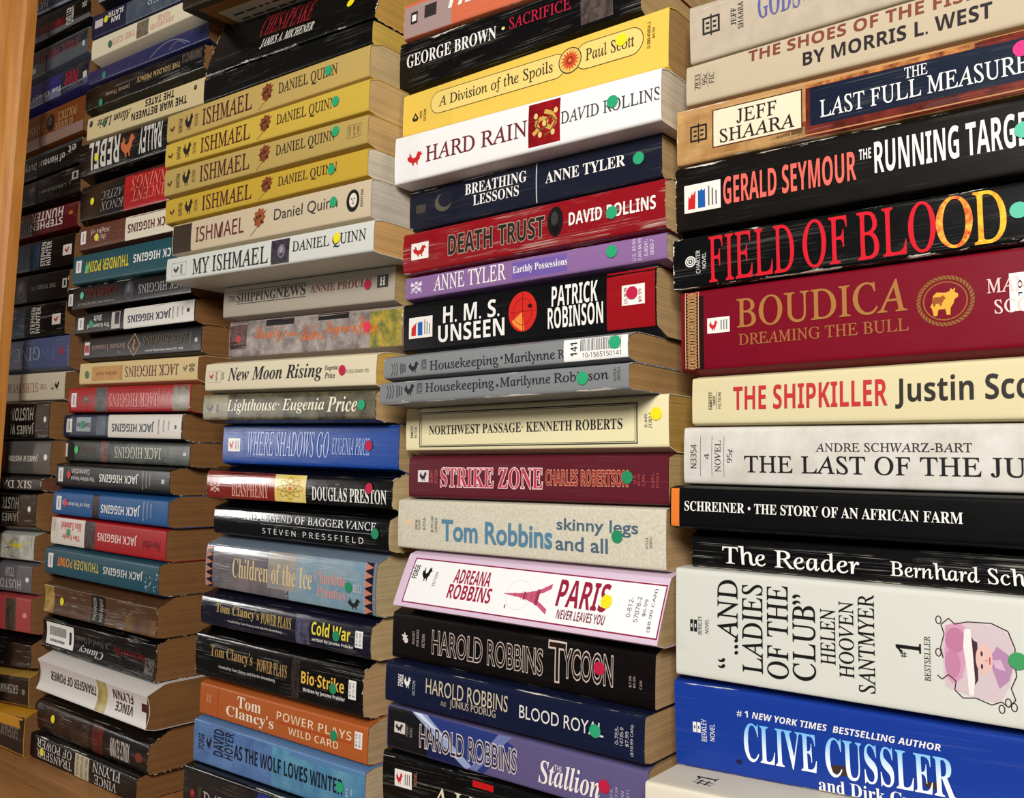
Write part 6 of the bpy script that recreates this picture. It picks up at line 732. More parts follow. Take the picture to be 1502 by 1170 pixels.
{'loc': (-0.81408, -0.004, 0.01446), 'tilt': -0.01431, 'L': 0.18537, 'T0': 0.02219, 'T1': 0.02231, 'W': 0.105, 'cb': 0.0019, 'ct': 0.00078, 'sl': 0, 'base': (30, 42, 64), 'label': 'paperback, navy left and white right, with worn white corner', 'group': 'paperbacks in the fourth stack from the right', 'sag': 0.4, 'rough': 0.35, 'wear': 0.5, 'crease': 0.1, 'pages': (134, 90, 45), 'noise': None, 'els': [('R', 0.00507, 0.01493, 0.2, 0.82, (228, 222, 216), 2, 'publisher_label'), ('R', 0.00884, 0.0112, 0.3116, 0.7083999999999999, (160, 150, 148), 3, 'label_bar'), ('R', 0.07607, 0.18591, 0.0, 1, (220, 212, 200), 1, 'end_panel'), ('T', 'JACK HIGGINS', 'SB', 0.0827, 0.14666, 0.26, 0.7, (38, 42, 58), 180, 'a', 0, 3, None, 0.03), ('R', 0.02267, 0.04729, 0.25, 0.88, (150, 160, 165), 2, 'spine_panel'), ('T', 'Dark Justice', 'SB', 0.02394, 0.04613, 0.4, 0.7, (60, 74, 84), 180, 't', 0, 3, None, 0.03), ('D', 0.03392, 0.55, (60, 150, 110)), ('R', 0.05681, 0.07223, 0.1, 0.95, ('noise', (90, 104, 120), (40, 52, 70), 20), 2, 'spine_panel'), ('T', 'New York Times Bestselling', 'S', 0.15166, 0.15527, 0.2, 0.8, (110, 104, 100), 90, 's', 0, 3, None, 0.03), ('T', 'New York Times Bestselling', 'S', 0.15883, 0.1624, 0.28, 0.76, (110, 104, 100), 90, 's', 0, 3, None, 0.03), ('T', 'New York Times Bestselling', 'S', 0.16591, 0.16943, 0.36, 0.7200000000000001, (110, 104, 100), 90, 's', 0, 3, None, 0.03), ('R', 0.17545, 0.17833, 0.4, 0.56, (50, 44, 42), 2, 'spine_panel')]},
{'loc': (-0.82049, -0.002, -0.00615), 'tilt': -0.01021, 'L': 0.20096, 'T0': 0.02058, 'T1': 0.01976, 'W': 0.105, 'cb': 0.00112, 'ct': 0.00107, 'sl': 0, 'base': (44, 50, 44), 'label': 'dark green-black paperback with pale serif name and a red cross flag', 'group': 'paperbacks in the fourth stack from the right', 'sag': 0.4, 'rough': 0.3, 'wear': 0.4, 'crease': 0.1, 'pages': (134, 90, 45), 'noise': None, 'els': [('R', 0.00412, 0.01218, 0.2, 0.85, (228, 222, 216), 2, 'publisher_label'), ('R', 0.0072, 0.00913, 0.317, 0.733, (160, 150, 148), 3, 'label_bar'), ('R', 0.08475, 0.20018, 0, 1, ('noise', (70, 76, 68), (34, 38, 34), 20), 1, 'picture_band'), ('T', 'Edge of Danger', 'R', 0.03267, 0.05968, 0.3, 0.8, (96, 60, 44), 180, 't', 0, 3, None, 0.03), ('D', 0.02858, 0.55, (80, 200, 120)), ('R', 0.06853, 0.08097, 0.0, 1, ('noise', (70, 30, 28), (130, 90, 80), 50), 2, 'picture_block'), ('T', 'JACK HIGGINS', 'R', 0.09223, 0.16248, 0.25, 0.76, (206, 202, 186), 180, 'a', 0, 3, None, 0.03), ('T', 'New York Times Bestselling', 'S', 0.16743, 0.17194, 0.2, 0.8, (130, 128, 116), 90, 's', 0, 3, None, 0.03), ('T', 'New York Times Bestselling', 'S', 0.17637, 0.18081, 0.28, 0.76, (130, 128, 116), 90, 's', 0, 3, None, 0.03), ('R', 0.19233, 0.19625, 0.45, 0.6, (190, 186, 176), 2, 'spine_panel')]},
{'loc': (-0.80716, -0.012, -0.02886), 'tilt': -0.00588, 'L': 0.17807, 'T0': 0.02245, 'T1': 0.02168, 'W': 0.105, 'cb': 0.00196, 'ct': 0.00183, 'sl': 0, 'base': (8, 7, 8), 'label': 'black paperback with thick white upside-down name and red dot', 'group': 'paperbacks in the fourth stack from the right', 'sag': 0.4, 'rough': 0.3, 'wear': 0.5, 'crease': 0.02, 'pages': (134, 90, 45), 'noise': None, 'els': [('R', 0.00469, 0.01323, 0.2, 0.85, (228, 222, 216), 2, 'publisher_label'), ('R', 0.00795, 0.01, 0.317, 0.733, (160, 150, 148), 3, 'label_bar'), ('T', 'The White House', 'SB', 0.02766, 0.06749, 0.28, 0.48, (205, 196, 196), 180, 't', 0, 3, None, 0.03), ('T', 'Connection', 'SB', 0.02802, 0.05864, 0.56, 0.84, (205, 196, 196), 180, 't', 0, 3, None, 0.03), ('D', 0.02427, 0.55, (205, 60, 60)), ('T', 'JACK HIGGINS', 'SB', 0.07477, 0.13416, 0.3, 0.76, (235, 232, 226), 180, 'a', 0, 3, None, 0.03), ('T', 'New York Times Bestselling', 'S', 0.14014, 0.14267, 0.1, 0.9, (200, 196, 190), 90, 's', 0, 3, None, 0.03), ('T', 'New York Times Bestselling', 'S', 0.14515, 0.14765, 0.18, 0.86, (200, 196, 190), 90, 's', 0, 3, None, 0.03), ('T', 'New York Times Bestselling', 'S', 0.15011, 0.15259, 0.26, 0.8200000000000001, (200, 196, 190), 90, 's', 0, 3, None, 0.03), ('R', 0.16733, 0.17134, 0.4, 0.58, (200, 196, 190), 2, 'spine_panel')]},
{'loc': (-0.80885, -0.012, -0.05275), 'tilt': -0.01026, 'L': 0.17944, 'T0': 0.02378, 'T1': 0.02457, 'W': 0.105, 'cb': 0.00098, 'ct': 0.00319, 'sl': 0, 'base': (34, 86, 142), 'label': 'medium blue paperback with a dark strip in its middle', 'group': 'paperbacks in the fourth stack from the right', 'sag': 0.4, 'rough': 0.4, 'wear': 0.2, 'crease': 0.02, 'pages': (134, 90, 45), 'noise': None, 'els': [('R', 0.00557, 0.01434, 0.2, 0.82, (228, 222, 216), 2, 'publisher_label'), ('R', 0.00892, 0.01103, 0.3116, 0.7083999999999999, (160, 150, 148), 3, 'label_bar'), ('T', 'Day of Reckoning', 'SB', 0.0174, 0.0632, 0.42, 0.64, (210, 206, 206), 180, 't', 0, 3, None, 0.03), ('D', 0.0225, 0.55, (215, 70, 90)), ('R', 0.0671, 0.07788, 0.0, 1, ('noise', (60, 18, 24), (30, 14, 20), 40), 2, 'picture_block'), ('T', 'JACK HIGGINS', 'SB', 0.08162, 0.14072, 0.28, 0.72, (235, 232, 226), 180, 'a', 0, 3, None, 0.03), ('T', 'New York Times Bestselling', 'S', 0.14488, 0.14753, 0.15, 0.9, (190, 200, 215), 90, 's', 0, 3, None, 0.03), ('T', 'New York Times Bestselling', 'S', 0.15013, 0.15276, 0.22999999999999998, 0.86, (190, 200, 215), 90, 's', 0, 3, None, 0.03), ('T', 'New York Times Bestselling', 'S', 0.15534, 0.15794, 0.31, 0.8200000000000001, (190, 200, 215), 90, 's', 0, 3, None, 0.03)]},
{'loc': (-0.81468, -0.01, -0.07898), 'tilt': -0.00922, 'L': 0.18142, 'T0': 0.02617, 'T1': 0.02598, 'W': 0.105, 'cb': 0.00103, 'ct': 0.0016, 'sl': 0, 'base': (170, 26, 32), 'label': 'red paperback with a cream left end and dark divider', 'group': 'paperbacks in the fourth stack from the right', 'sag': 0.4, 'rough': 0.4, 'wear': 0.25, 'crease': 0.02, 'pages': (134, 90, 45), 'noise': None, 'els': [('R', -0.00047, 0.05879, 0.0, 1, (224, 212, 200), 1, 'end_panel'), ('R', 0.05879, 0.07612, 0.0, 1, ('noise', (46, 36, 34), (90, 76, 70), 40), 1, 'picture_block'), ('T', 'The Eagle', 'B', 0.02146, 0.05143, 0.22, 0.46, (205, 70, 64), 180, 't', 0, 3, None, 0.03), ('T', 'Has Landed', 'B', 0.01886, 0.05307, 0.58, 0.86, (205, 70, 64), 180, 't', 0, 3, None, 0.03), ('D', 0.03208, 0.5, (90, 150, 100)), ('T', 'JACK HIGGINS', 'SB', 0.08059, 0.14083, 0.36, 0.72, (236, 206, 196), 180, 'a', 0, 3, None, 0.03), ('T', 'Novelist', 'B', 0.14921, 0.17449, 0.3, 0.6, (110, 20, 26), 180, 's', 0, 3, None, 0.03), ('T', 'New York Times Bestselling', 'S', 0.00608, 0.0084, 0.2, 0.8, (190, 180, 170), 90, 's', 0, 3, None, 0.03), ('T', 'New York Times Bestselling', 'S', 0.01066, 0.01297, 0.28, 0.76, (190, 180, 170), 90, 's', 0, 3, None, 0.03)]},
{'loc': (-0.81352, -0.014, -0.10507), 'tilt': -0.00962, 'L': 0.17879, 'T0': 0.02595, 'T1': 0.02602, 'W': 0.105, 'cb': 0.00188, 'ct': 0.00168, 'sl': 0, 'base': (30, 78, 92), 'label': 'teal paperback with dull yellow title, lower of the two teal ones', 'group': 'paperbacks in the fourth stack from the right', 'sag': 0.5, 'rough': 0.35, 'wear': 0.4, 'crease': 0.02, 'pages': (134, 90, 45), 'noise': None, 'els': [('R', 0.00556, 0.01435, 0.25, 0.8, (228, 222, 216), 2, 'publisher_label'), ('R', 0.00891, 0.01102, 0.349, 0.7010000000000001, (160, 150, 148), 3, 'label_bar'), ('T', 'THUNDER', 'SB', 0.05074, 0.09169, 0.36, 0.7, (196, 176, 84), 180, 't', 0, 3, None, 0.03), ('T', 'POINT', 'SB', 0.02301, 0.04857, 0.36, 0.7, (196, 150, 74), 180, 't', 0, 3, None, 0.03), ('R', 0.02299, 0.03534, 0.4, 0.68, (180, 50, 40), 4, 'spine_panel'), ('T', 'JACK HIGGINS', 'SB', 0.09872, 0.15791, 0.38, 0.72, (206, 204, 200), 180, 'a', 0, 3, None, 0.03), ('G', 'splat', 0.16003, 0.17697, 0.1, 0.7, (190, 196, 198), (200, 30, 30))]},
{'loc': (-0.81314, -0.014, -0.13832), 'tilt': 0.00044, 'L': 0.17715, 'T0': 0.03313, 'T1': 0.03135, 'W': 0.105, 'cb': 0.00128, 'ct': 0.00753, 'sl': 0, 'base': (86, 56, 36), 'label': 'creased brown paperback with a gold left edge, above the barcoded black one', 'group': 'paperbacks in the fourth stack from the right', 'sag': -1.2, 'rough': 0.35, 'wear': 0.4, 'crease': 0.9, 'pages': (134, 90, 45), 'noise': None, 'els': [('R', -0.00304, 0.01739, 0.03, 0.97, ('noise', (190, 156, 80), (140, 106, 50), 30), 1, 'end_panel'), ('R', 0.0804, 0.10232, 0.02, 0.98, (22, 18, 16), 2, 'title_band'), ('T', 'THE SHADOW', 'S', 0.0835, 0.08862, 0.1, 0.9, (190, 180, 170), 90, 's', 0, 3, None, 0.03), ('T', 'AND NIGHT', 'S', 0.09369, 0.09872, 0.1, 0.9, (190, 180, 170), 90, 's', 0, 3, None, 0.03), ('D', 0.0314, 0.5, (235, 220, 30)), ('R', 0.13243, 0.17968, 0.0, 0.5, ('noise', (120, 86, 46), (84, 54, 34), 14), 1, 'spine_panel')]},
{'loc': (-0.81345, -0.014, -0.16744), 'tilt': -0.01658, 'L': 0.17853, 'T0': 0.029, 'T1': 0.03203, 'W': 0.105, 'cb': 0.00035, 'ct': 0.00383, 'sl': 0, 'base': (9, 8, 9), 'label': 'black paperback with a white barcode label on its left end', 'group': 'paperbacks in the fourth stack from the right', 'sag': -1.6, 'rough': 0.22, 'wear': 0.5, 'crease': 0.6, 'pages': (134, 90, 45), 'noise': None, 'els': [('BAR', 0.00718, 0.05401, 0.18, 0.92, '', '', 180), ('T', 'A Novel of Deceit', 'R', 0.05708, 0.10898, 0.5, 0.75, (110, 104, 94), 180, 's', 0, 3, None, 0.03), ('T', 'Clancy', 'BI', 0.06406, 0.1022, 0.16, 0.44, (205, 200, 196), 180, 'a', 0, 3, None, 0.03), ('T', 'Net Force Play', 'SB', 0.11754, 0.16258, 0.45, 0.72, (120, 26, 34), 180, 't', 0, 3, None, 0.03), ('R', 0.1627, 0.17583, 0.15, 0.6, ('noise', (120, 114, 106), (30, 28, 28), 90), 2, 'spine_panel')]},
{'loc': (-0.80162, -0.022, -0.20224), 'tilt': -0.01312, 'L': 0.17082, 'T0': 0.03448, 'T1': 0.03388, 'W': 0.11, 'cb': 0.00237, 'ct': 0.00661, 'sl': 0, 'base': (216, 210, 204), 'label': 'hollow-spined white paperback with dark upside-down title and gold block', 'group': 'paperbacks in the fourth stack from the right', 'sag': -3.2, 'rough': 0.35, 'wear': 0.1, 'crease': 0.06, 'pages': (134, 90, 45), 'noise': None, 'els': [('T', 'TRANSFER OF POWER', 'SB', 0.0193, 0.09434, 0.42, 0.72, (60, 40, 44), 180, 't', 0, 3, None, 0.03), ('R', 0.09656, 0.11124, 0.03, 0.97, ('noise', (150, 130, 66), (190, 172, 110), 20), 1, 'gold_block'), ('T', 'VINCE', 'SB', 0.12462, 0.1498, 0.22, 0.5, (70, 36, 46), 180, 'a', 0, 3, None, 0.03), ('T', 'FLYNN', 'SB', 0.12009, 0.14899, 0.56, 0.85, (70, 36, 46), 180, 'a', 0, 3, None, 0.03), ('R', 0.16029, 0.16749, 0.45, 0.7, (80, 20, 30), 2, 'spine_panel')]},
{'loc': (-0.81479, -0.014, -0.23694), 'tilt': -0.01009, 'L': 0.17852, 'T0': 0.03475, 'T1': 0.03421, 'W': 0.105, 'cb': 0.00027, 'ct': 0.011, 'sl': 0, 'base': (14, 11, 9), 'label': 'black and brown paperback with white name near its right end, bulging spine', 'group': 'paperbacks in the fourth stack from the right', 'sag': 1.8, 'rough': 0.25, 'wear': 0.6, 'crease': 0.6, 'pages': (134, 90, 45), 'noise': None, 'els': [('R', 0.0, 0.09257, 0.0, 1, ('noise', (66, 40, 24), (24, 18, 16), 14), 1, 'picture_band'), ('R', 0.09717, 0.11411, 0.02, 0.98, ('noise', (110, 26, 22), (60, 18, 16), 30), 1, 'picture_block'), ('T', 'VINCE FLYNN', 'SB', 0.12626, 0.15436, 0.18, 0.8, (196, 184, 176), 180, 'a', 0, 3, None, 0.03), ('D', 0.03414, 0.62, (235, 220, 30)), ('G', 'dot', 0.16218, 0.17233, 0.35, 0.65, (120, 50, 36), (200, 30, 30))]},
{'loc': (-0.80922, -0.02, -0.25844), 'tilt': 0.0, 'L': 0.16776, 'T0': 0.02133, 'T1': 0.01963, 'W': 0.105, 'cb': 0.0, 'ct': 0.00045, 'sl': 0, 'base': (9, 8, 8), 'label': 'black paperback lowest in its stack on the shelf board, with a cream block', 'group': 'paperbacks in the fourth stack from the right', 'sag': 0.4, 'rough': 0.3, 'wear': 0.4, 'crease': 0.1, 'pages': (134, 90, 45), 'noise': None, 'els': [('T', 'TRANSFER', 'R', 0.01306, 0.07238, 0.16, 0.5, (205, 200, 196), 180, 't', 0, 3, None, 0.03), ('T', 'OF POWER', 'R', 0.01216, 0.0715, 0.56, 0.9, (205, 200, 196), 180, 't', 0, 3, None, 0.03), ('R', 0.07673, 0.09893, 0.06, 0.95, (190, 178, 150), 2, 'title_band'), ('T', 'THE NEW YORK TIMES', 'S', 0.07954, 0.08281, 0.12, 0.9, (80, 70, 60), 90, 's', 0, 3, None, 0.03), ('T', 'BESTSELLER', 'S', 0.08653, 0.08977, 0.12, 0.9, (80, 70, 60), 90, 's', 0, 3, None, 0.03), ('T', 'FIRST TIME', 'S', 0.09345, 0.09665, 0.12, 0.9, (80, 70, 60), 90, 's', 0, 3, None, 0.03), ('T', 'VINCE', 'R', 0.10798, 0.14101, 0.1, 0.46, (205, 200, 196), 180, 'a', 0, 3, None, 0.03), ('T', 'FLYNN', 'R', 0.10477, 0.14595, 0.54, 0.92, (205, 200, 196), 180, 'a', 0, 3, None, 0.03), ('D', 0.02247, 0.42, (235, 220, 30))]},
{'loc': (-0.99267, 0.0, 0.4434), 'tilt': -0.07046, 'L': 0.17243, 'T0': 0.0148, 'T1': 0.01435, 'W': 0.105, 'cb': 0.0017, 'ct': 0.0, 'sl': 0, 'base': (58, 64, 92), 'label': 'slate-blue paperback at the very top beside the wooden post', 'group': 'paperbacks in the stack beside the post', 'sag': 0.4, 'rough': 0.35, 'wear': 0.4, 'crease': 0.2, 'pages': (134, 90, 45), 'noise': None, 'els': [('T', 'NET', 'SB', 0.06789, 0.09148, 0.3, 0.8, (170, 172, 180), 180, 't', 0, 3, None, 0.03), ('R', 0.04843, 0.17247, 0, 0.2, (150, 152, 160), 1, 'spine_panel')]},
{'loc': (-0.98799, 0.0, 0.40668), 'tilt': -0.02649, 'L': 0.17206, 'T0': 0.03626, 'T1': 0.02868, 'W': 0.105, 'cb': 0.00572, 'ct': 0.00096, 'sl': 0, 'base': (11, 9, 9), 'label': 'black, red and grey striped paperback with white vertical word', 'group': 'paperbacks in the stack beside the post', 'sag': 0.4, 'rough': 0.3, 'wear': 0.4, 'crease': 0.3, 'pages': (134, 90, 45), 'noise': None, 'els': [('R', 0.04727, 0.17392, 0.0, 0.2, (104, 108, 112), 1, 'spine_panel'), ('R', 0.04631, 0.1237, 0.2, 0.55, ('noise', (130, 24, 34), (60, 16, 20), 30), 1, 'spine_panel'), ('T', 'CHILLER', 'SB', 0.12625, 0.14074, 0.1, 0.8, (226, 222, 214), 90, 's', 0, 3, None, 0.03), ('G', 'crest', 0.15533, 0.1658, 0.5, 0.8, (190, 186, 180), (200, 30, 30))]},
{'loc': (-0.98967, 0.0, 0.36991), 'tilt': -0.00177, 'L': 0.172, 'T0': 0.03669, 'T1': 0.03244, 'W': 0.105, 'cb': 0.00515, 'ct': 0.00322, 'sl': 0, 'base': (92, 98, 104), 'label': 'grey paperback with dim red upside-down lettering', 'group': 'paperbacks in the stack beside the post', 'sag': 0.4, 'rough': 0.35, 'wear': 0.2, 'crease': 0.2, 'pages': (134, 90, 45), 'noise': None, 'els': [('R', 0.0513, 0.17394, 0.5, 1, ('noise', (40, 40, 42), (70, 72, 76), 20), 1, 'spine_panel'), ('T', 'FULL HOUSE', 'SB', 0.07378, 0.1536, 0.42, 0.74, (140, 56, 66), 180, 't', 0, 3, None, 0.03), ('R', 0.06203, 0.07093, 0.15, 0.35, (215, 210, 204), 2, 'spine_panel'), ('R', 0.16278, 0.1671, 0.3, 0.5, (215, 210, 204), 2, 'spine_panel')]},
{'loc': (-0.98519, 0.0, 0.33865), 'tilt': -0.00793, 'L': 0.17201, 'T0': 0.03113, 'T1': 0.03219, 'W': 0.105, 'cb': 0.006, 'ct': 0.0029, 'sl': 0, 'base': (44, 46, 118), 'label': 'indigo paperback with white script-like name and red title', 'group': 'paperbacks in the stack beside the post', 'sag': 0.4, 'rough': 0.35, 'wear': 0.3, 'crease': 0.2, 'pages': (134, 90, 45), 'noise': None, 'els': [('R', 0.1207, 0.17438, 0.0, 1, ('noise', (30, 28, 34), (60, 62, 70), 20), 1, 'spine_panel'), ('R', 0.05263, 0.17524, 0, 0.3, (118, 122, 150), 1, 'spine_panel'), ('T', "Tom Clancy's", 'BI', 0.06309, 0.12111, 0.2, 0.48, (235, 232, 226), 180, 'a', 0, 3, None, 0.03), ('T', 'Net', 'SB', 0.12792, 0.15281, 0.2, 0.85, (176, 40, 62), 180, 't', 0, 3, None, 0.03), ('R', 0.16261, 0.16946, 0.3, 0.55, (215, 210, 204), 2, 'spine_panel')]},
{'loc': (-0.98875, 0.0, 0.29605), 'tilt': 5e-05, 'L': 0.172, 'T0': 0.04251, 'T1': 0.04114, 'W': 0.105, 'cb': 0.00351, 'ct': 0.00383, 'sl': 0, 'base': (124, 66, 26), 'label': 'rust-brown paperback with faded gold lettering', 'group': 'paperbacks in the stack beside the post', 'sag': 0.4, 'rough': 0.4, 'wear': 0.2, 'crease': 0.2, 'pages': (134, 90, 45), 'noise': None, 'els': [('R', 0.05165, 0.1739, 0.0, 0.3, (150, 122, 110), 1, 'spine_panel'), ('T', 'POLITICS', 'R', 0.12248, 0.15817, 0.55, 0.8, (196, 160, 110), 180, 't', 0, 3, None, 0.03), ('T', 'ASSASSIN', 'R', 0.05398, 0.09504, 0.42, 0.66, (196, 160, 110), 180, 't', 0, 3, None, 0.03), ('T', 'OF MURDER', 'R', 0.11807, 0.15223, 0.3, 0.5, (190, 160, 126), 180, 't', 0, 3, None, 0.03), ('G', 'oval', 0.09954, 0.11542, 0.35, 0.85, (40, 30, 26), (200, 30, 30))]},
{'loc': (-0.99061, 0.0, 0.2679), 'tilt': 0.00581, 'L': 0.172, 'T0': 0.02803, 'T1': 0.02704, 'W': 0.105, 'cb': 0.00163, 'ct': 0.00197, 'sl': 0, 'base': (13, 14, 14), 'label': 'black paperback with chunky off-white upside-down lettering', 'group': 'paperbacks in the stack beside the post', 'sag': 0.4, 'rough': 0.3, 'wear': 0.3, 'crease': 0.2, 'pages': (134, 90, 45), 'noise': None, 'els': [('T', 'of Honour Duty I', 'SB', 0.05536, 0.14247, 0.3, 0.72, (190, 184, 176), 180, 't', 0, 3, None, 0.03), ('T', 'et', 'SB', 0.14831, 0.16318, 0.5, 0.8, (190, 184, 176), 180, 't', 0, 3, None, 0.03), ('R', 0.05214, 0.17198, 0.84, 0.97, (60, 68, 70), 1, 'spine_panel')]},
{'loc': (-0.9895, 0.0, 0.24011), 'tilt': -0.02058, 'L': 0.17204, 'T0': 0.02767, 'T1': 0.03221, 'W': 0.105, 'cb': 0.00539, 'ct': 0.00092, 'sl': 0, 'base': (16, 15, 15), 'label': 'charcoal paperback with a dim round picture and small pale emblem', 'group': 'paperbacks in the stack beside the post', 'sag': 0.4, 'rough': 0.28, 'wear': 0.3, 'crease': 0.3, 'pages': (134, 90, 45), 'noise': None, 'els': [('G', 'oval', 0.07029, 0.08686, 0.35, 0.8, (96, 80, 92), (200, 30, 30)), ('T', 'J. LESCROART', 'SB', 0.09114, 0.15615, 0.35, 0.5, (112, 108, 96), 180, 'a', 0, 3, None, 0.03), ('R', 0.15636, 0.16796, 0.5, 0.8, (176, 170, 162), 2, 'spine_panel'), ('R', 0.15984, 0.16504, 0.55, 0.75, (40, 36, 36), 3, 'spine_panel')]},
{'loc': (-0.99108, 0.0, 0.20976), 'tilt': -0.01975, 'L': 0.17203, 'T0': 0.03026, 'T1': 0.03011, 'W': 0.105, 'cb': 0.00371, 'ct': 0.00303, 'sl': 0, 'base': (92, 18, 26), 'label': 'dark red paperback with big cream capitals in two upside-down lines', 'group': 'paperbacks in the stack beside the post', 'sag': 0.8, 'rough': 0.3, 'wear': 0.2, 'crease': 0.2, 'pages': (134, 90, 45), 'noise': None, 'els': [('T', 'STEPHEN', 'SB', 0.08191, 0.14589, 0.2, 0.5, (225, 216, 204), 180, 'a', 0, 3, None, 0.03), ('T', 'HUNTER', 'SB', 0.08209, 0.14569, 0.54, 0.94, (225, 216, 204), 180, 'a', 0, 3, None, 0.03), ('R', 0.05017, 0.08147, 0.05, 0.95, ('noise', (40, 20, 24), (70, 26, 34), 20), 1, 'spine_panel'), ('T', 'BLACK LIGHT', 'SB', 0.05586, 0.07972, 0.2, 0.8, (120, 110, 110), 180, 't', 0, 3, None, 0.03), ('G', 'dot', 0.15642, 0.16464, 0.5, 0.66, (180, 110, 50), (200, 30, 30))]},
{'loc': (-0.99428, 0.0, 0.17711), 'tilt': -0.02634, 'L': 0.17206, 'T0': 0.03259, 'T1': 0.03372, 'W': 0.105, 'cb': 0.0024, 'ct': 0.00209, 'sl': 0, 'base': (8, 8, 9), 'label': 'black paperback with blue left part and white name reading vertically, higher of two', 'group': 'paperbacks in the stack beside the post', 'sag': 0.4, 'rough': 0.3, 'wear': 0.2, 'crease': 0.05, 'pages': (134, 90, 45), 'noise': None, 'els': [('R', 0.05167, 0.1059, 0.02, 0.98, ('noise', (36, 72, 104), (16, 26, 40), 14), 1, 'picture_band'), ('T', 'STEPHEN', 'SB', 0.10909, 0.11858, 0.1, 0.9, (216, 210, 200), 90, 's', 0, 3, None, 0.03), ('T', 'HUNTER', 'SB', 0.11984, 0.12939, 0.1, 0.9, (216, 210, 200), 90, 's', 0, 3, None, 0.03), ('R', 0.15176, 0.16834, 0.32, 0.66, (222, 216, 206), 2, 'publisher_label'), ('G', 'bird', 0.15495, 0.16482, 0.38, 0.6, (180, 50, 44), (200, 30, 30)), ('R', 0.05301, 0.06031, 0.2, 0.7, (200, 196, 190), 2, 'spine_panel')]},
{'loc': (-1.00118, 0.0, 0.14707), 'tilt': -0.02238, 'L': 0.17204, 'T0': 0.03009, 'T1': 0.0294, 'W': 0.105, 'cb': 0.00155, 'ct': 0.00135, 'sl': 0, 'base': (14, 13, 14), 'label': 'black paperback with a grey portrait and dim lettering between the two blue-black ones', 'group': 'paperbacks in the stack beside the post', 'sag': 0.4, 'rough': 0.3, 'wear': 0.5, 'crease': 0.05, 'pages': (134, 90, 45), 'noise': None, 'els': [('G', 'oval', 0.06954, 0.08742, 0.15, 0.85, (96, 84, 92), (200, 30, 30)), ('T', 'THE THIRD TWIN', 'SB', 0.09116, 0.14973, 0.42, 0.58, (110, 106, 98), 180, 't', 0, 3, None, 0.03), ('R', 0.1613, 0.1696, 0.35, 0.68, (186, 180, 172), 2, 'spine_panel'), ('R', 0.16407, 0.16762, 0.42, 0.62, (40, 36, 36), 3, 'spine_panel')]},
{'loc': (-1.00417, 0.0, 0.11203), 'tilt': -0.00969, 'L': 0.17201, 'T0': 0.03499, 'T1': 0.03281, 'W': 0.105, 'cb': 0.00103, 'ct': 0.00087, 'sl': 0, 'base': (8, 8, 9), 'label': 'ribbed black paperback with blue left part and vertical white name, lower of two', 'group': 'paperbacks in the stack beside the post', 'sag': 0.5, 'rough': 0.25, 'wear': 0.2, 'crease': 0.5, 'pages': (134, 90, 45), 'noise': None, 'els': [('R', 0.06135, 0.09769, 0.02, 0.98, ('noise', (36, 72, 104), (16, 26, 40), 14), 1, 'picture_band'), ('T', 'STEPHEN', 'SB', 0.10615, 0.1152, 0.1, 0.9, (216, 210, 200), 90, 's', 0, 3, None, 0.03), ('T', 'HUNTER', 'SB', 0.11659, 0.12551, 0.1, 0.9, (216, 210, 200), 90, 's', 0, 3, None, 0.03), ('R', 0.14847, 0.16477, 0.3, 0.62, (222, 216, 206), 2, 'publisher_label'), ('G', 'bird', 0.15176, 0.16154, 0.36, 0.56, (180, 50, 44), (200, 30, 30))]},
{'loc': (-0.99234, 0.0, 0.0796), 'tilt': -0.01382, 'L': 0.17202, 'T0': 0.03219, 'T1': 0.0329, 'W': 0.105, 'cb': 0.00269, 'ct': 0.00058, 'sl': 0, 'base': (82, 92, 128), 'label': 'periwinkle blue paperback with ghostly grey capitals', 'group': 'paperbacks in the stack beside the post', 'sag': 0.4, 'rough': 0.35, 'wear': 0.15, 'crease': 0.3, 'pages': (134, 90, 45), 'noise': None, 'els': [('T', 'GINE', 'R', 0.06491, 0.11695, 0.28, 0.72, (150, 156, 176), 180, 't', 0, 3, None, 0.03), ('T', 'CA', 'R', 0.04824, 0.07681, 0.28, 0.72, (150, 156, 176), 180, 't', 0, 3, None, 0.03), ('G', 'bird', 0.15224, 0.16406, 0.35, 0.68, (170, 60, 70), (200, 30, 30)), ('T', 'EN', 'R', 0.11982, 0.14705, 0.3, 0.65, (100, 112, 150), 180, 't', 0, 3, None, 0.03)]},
{'loc': (-0.9973, 0.0, 0.04958), 'tilt': -0.0081, 'L': 0.17201, 'T0': 0.02997, 'T1': 0.02899, 'W': 0.105, 'cb': 0.0021, 'ct': 0.00151, 'sl': 0, 'base': (214, 202, 176), 'label': 'cream paperback with faint red upside-down title beside the post', 'group': 'paperbacks in the stack beside the post', 'sag': 0.4, 'rough': 0.5, 'wear': 0.1, 'crease': 0.02, 'pages': (134, 90, 45), 'noise': None, 'els': [('T', 'SURVIVOR', 'R', 0.05291, 0.12193, 0.3, 0.66, (176, 112, 104), 180, 't', 0, 3, None, 0.03), ('T', 'THE', 'R', 0.12468, 0.13951, 0.4, 0.58, (176, 112, 104), 180, 't', 0, 3, None, 0.03), ('G', 'bird', 0.1542, 0.16293, 0.35, 0.7, (34, 32, 32), (200, 30, 30)), ('G', 'oval', 0.14551, 0.15435, 0.35, 0.6, (190, 180, 160), (200, 30, 30))]},
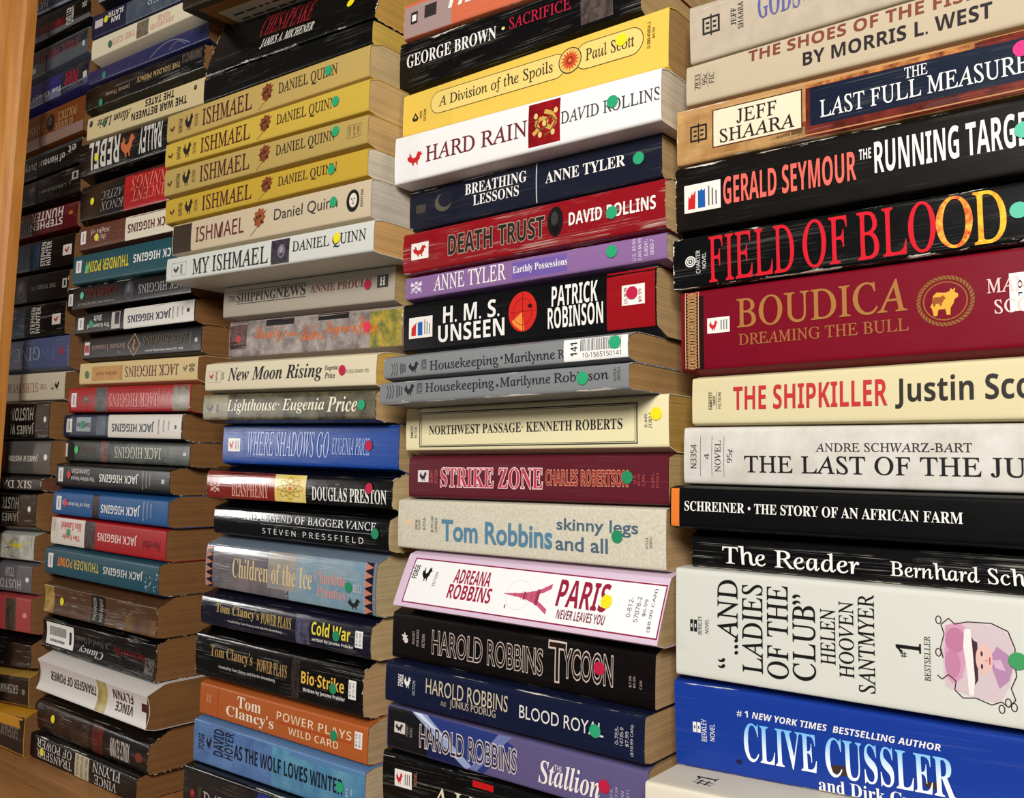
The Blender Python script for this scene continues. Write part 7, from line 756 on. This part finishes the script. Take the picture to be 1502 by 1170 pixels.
{'loc': (-0.98859, -0.016, 0.01201), 'tilt': 0.00603, 'L': 0.172, 'T0': 0.03738, 'T1': 0.03495, 'W': 0.105, 'cb': 0.00124, 'ct': 0.00118, 'sl': 0, 'base': (13, 12, 13), 'label': 'thick black ribbed paperback with two lines of grey capitals', 'group': 'paperbacks in the stack beside the post', 'sag': 0.6, 'rough': 0.26, 'wear': 0.2, 'crease': 0.5, 'pages': (134, 90, 45), 'noise': None, 'els': [('R', 0.07839, 0.09331, 0.02, 0.98, ('noise', (110, 34, 52), (60, 20, 30), 20), 1, 'spine_panel'), ('T', 'JAMES W.', 'SB', 0.09602, 0.14498, 0.12, 0.44, (164, 160, 146), 180, 'a', 0, 3, None, 0.03), ('T', 'HUSTON', 'SB', 0.098, 0.14255, 0.5, 0.86, (164, 160, 146), 180, 'a', 0, 3, None, 0.03), ('G', 'dot', 0.16258, 0.16727, 0.44, 0.6, (235, 232, 226), (200, 30, 30))]},
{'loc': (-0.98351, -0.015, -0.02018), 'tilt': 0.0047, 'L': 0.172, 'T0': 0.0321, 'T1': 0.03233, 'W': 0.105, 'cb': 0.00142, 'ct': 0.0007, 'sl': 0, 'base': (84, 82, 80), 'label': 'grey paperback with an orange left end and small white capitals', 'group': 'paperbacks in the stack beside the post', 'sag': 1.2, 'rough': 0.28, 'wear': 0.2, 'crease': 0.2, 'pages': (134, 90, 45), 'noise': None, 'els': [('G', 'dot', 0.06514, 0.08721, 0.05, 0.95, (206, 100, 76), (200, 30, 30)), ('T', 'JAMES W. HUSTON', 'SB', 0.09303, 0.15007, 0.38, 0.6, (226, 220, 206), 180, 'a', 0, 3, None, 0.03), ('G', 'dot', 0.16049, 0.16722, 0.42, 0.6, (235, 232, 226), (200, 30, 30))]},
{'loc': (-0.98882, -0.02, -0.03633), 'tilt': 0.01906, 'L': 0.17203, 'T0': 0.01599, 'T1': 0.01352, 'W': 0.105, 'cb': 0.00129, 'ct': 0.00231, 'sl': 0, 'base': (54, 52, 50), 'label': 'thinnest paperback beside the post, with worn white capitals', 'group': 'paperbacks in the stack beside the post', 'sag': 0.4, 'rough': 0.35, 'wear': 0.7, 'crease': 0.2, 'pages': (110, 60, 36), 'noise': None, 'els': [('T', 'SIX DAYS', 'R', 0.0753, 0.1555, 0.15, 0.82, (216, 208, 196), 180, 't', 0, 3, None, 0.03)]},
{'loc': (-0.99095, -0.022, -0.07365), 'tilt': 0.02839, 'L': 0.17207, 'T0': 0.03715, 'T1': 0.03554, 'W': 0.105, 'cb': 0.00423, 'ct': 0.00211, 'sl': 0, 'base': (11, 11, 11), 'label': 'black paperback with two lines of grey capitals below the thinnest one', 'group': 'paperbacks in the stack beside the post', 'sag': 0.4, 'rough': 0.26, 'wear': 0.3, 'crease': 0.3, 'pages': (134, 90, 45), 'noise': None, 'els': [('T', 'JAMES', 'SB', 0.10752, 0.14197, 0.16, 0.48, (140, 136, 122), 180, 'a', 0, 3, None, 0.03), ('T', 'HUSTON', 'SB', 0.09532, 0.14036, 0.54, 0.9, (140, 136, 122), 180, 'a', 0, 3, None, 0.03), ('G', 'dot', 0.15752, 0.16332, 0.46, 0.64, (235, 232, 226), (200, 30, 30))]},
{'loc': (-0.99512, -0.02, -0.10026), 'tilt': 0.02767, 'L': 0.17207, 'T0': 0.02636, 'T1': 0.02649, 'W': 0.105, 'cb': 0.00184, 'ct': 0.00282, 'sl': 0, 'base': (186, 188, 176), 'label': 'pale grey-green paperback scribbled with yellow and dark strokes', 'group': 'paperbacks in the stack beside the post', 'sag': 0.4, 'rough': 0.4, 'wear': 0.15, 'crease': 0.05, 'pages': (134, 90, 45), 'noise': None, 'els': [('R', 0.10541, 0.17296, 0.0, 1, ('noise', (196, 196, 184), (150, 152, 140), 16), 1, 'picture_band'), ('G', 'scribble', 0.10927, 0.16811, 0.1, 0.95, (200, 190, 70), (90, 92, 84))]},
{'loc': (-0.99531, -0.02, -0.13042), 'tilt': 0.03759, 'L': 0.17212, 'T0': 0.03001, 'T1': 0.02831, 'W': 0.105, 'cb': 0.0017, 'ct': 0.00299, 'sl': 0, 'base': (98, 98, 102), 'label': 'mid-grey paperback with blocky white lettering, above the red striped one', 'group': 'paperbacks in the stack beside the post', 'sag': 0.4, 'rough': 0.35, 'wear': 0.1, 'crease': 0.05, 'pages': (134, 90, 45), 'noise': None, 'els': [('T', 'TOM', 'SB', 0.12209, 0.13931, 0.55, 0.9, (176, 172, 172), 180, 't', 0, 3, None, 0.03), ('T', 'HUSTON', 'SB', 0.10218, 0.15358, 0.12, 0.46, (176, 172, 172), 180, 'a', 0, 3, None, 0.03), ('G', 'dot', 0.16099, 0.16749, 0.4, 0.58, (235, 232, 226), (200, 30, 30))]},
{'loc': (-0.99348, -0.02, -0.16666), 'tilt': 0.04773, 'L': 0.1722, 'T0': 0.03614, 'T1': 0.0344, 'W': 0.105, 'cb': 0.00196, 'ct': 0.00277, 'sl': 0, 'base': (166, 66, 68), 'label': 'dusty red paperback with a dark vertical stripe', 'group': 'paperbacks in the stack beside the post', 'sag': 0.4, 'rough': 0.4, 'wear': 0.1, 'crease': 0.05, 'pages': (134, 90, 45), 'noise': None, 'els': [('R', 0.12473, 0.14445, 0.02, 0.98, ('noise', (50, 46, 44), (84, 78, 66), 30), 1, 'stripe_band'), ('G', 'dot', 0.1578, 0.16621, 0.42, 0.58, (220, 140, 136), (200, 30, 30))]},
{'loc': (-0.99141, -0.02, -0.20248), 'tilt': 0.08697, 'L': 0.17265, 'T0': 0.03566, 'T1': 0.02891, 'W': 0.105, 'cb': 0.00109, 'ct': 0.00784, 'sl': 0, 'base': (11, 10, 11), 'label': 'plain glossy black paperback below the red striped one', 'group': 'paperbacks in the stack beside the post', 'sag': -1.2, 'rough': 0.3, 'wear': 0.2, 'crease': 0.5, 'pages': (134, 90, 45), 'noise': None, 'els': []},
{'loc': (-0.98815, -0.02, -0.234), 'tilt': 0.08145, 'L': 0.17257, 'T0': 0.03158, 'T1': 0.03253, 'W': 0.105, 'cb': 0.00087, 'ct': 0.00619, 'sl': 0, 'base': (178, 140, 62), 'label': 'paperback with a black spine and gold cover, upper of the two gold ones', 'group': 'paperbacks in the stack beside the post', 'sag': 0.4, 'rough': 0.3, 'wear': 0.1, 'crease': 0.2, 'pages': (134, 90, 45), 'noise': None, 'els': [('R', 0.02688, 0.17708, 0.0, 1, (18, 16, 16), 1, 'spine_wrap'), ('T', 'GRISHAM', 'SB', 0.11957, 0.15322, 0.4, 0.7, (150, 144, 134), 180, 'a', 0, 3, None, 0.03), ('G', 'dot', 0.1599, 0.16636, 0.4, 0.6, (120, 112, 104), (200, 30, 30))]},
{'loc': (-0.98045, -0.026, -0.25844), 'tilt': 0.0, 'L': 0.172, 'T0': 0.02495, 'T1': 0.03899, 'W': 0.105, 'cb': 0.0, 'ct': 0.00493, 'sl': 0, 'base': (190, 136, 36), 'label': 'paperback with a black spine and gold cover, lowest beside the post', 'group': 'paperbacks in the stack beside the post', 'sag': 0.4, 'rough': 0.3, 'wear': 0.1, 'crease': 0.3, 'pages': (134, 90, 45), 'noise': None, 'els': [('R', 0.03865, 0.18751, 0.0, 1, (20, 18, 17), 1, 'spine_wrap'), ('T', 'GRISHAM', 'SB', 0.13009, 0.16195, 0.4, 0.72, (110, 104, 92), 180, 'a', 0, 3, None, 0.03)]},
{'loc': (-0.393, 0.0, -0.25844), 'tilt': 0.0, 'L': 0.178, 'T0': 0.05644, 'T1': 0.06339, 'W': 0.105, 'cb': 0.0, 'ct': 0.0, 'sl': 0, 'base': (70, 60, 48), 'label': 'plain olive paperback lying on the shelf board under the second nearest stack', 'group': 'paperbacks in the second nearest stack', 'sag': 0.4, 'rough': 0.35, 'wear': 0.4, 'crease': 0.2, 'pages': (200, 165, 112), 'noise': None, 'els': []},
{'loc': (-0.2, 0.0, -0.20899), 'tilt': 0.01716, 'L': 0.17803, 'T0': 0.04932, 'T1': 0.05237, 'W': 0.105, 'cb': 0.0, 'ct': 0.0, 'sl': 0, 'base': (60, 40, 36), 'label': 'plain brown paperback supporting the cream one at the foot of the nearest stack', 'group': 'paperbacks in the nearest stack', 'sag': 0.4, 'rough': 0.35, 'wear': 0.4, 'crease': 0.2, 'pages': (200, 165, 112), 'noise': None, 'els': []},
{'loc': (-0.2, 0.0, -0.25844), 'tilt': 0.0, 'L': 0.178, 'T0': 0.04933, 'T1': 0.05238, 'W': 0.105, 'cb': 0.0, 'ct': 0.0, 'sl': 0, 'base': (38, 44, 58), 'label': 'plain slate paperback lying flat on the shelf board under the nearest stack', 'group': 'paperbacks in the nearest stack', 'sag': 0.4, 'rough': 0.35, 'wear': 0.4, 'crease': 0.2, 'pages': (200, 165, 112), 'noise': None, 'els': []}]
for d in BOOKS:
    for e in d['els']:
        if e[0] == 'T':
            request_text(e[1], e[2], e[10])
            if e[12]: request_text(e[1], e[2], e[10] + e[13])
        elif e[0] == 'TOP': request_text(e[1], e[2], 0)
        elif e[0] == 'BAR' and e[5]:
            request_text(e[5], 'SB', 0); request_text(e[6], 'S', 0)
mesh_all_text()
for d in BOOKS: make_book(d)
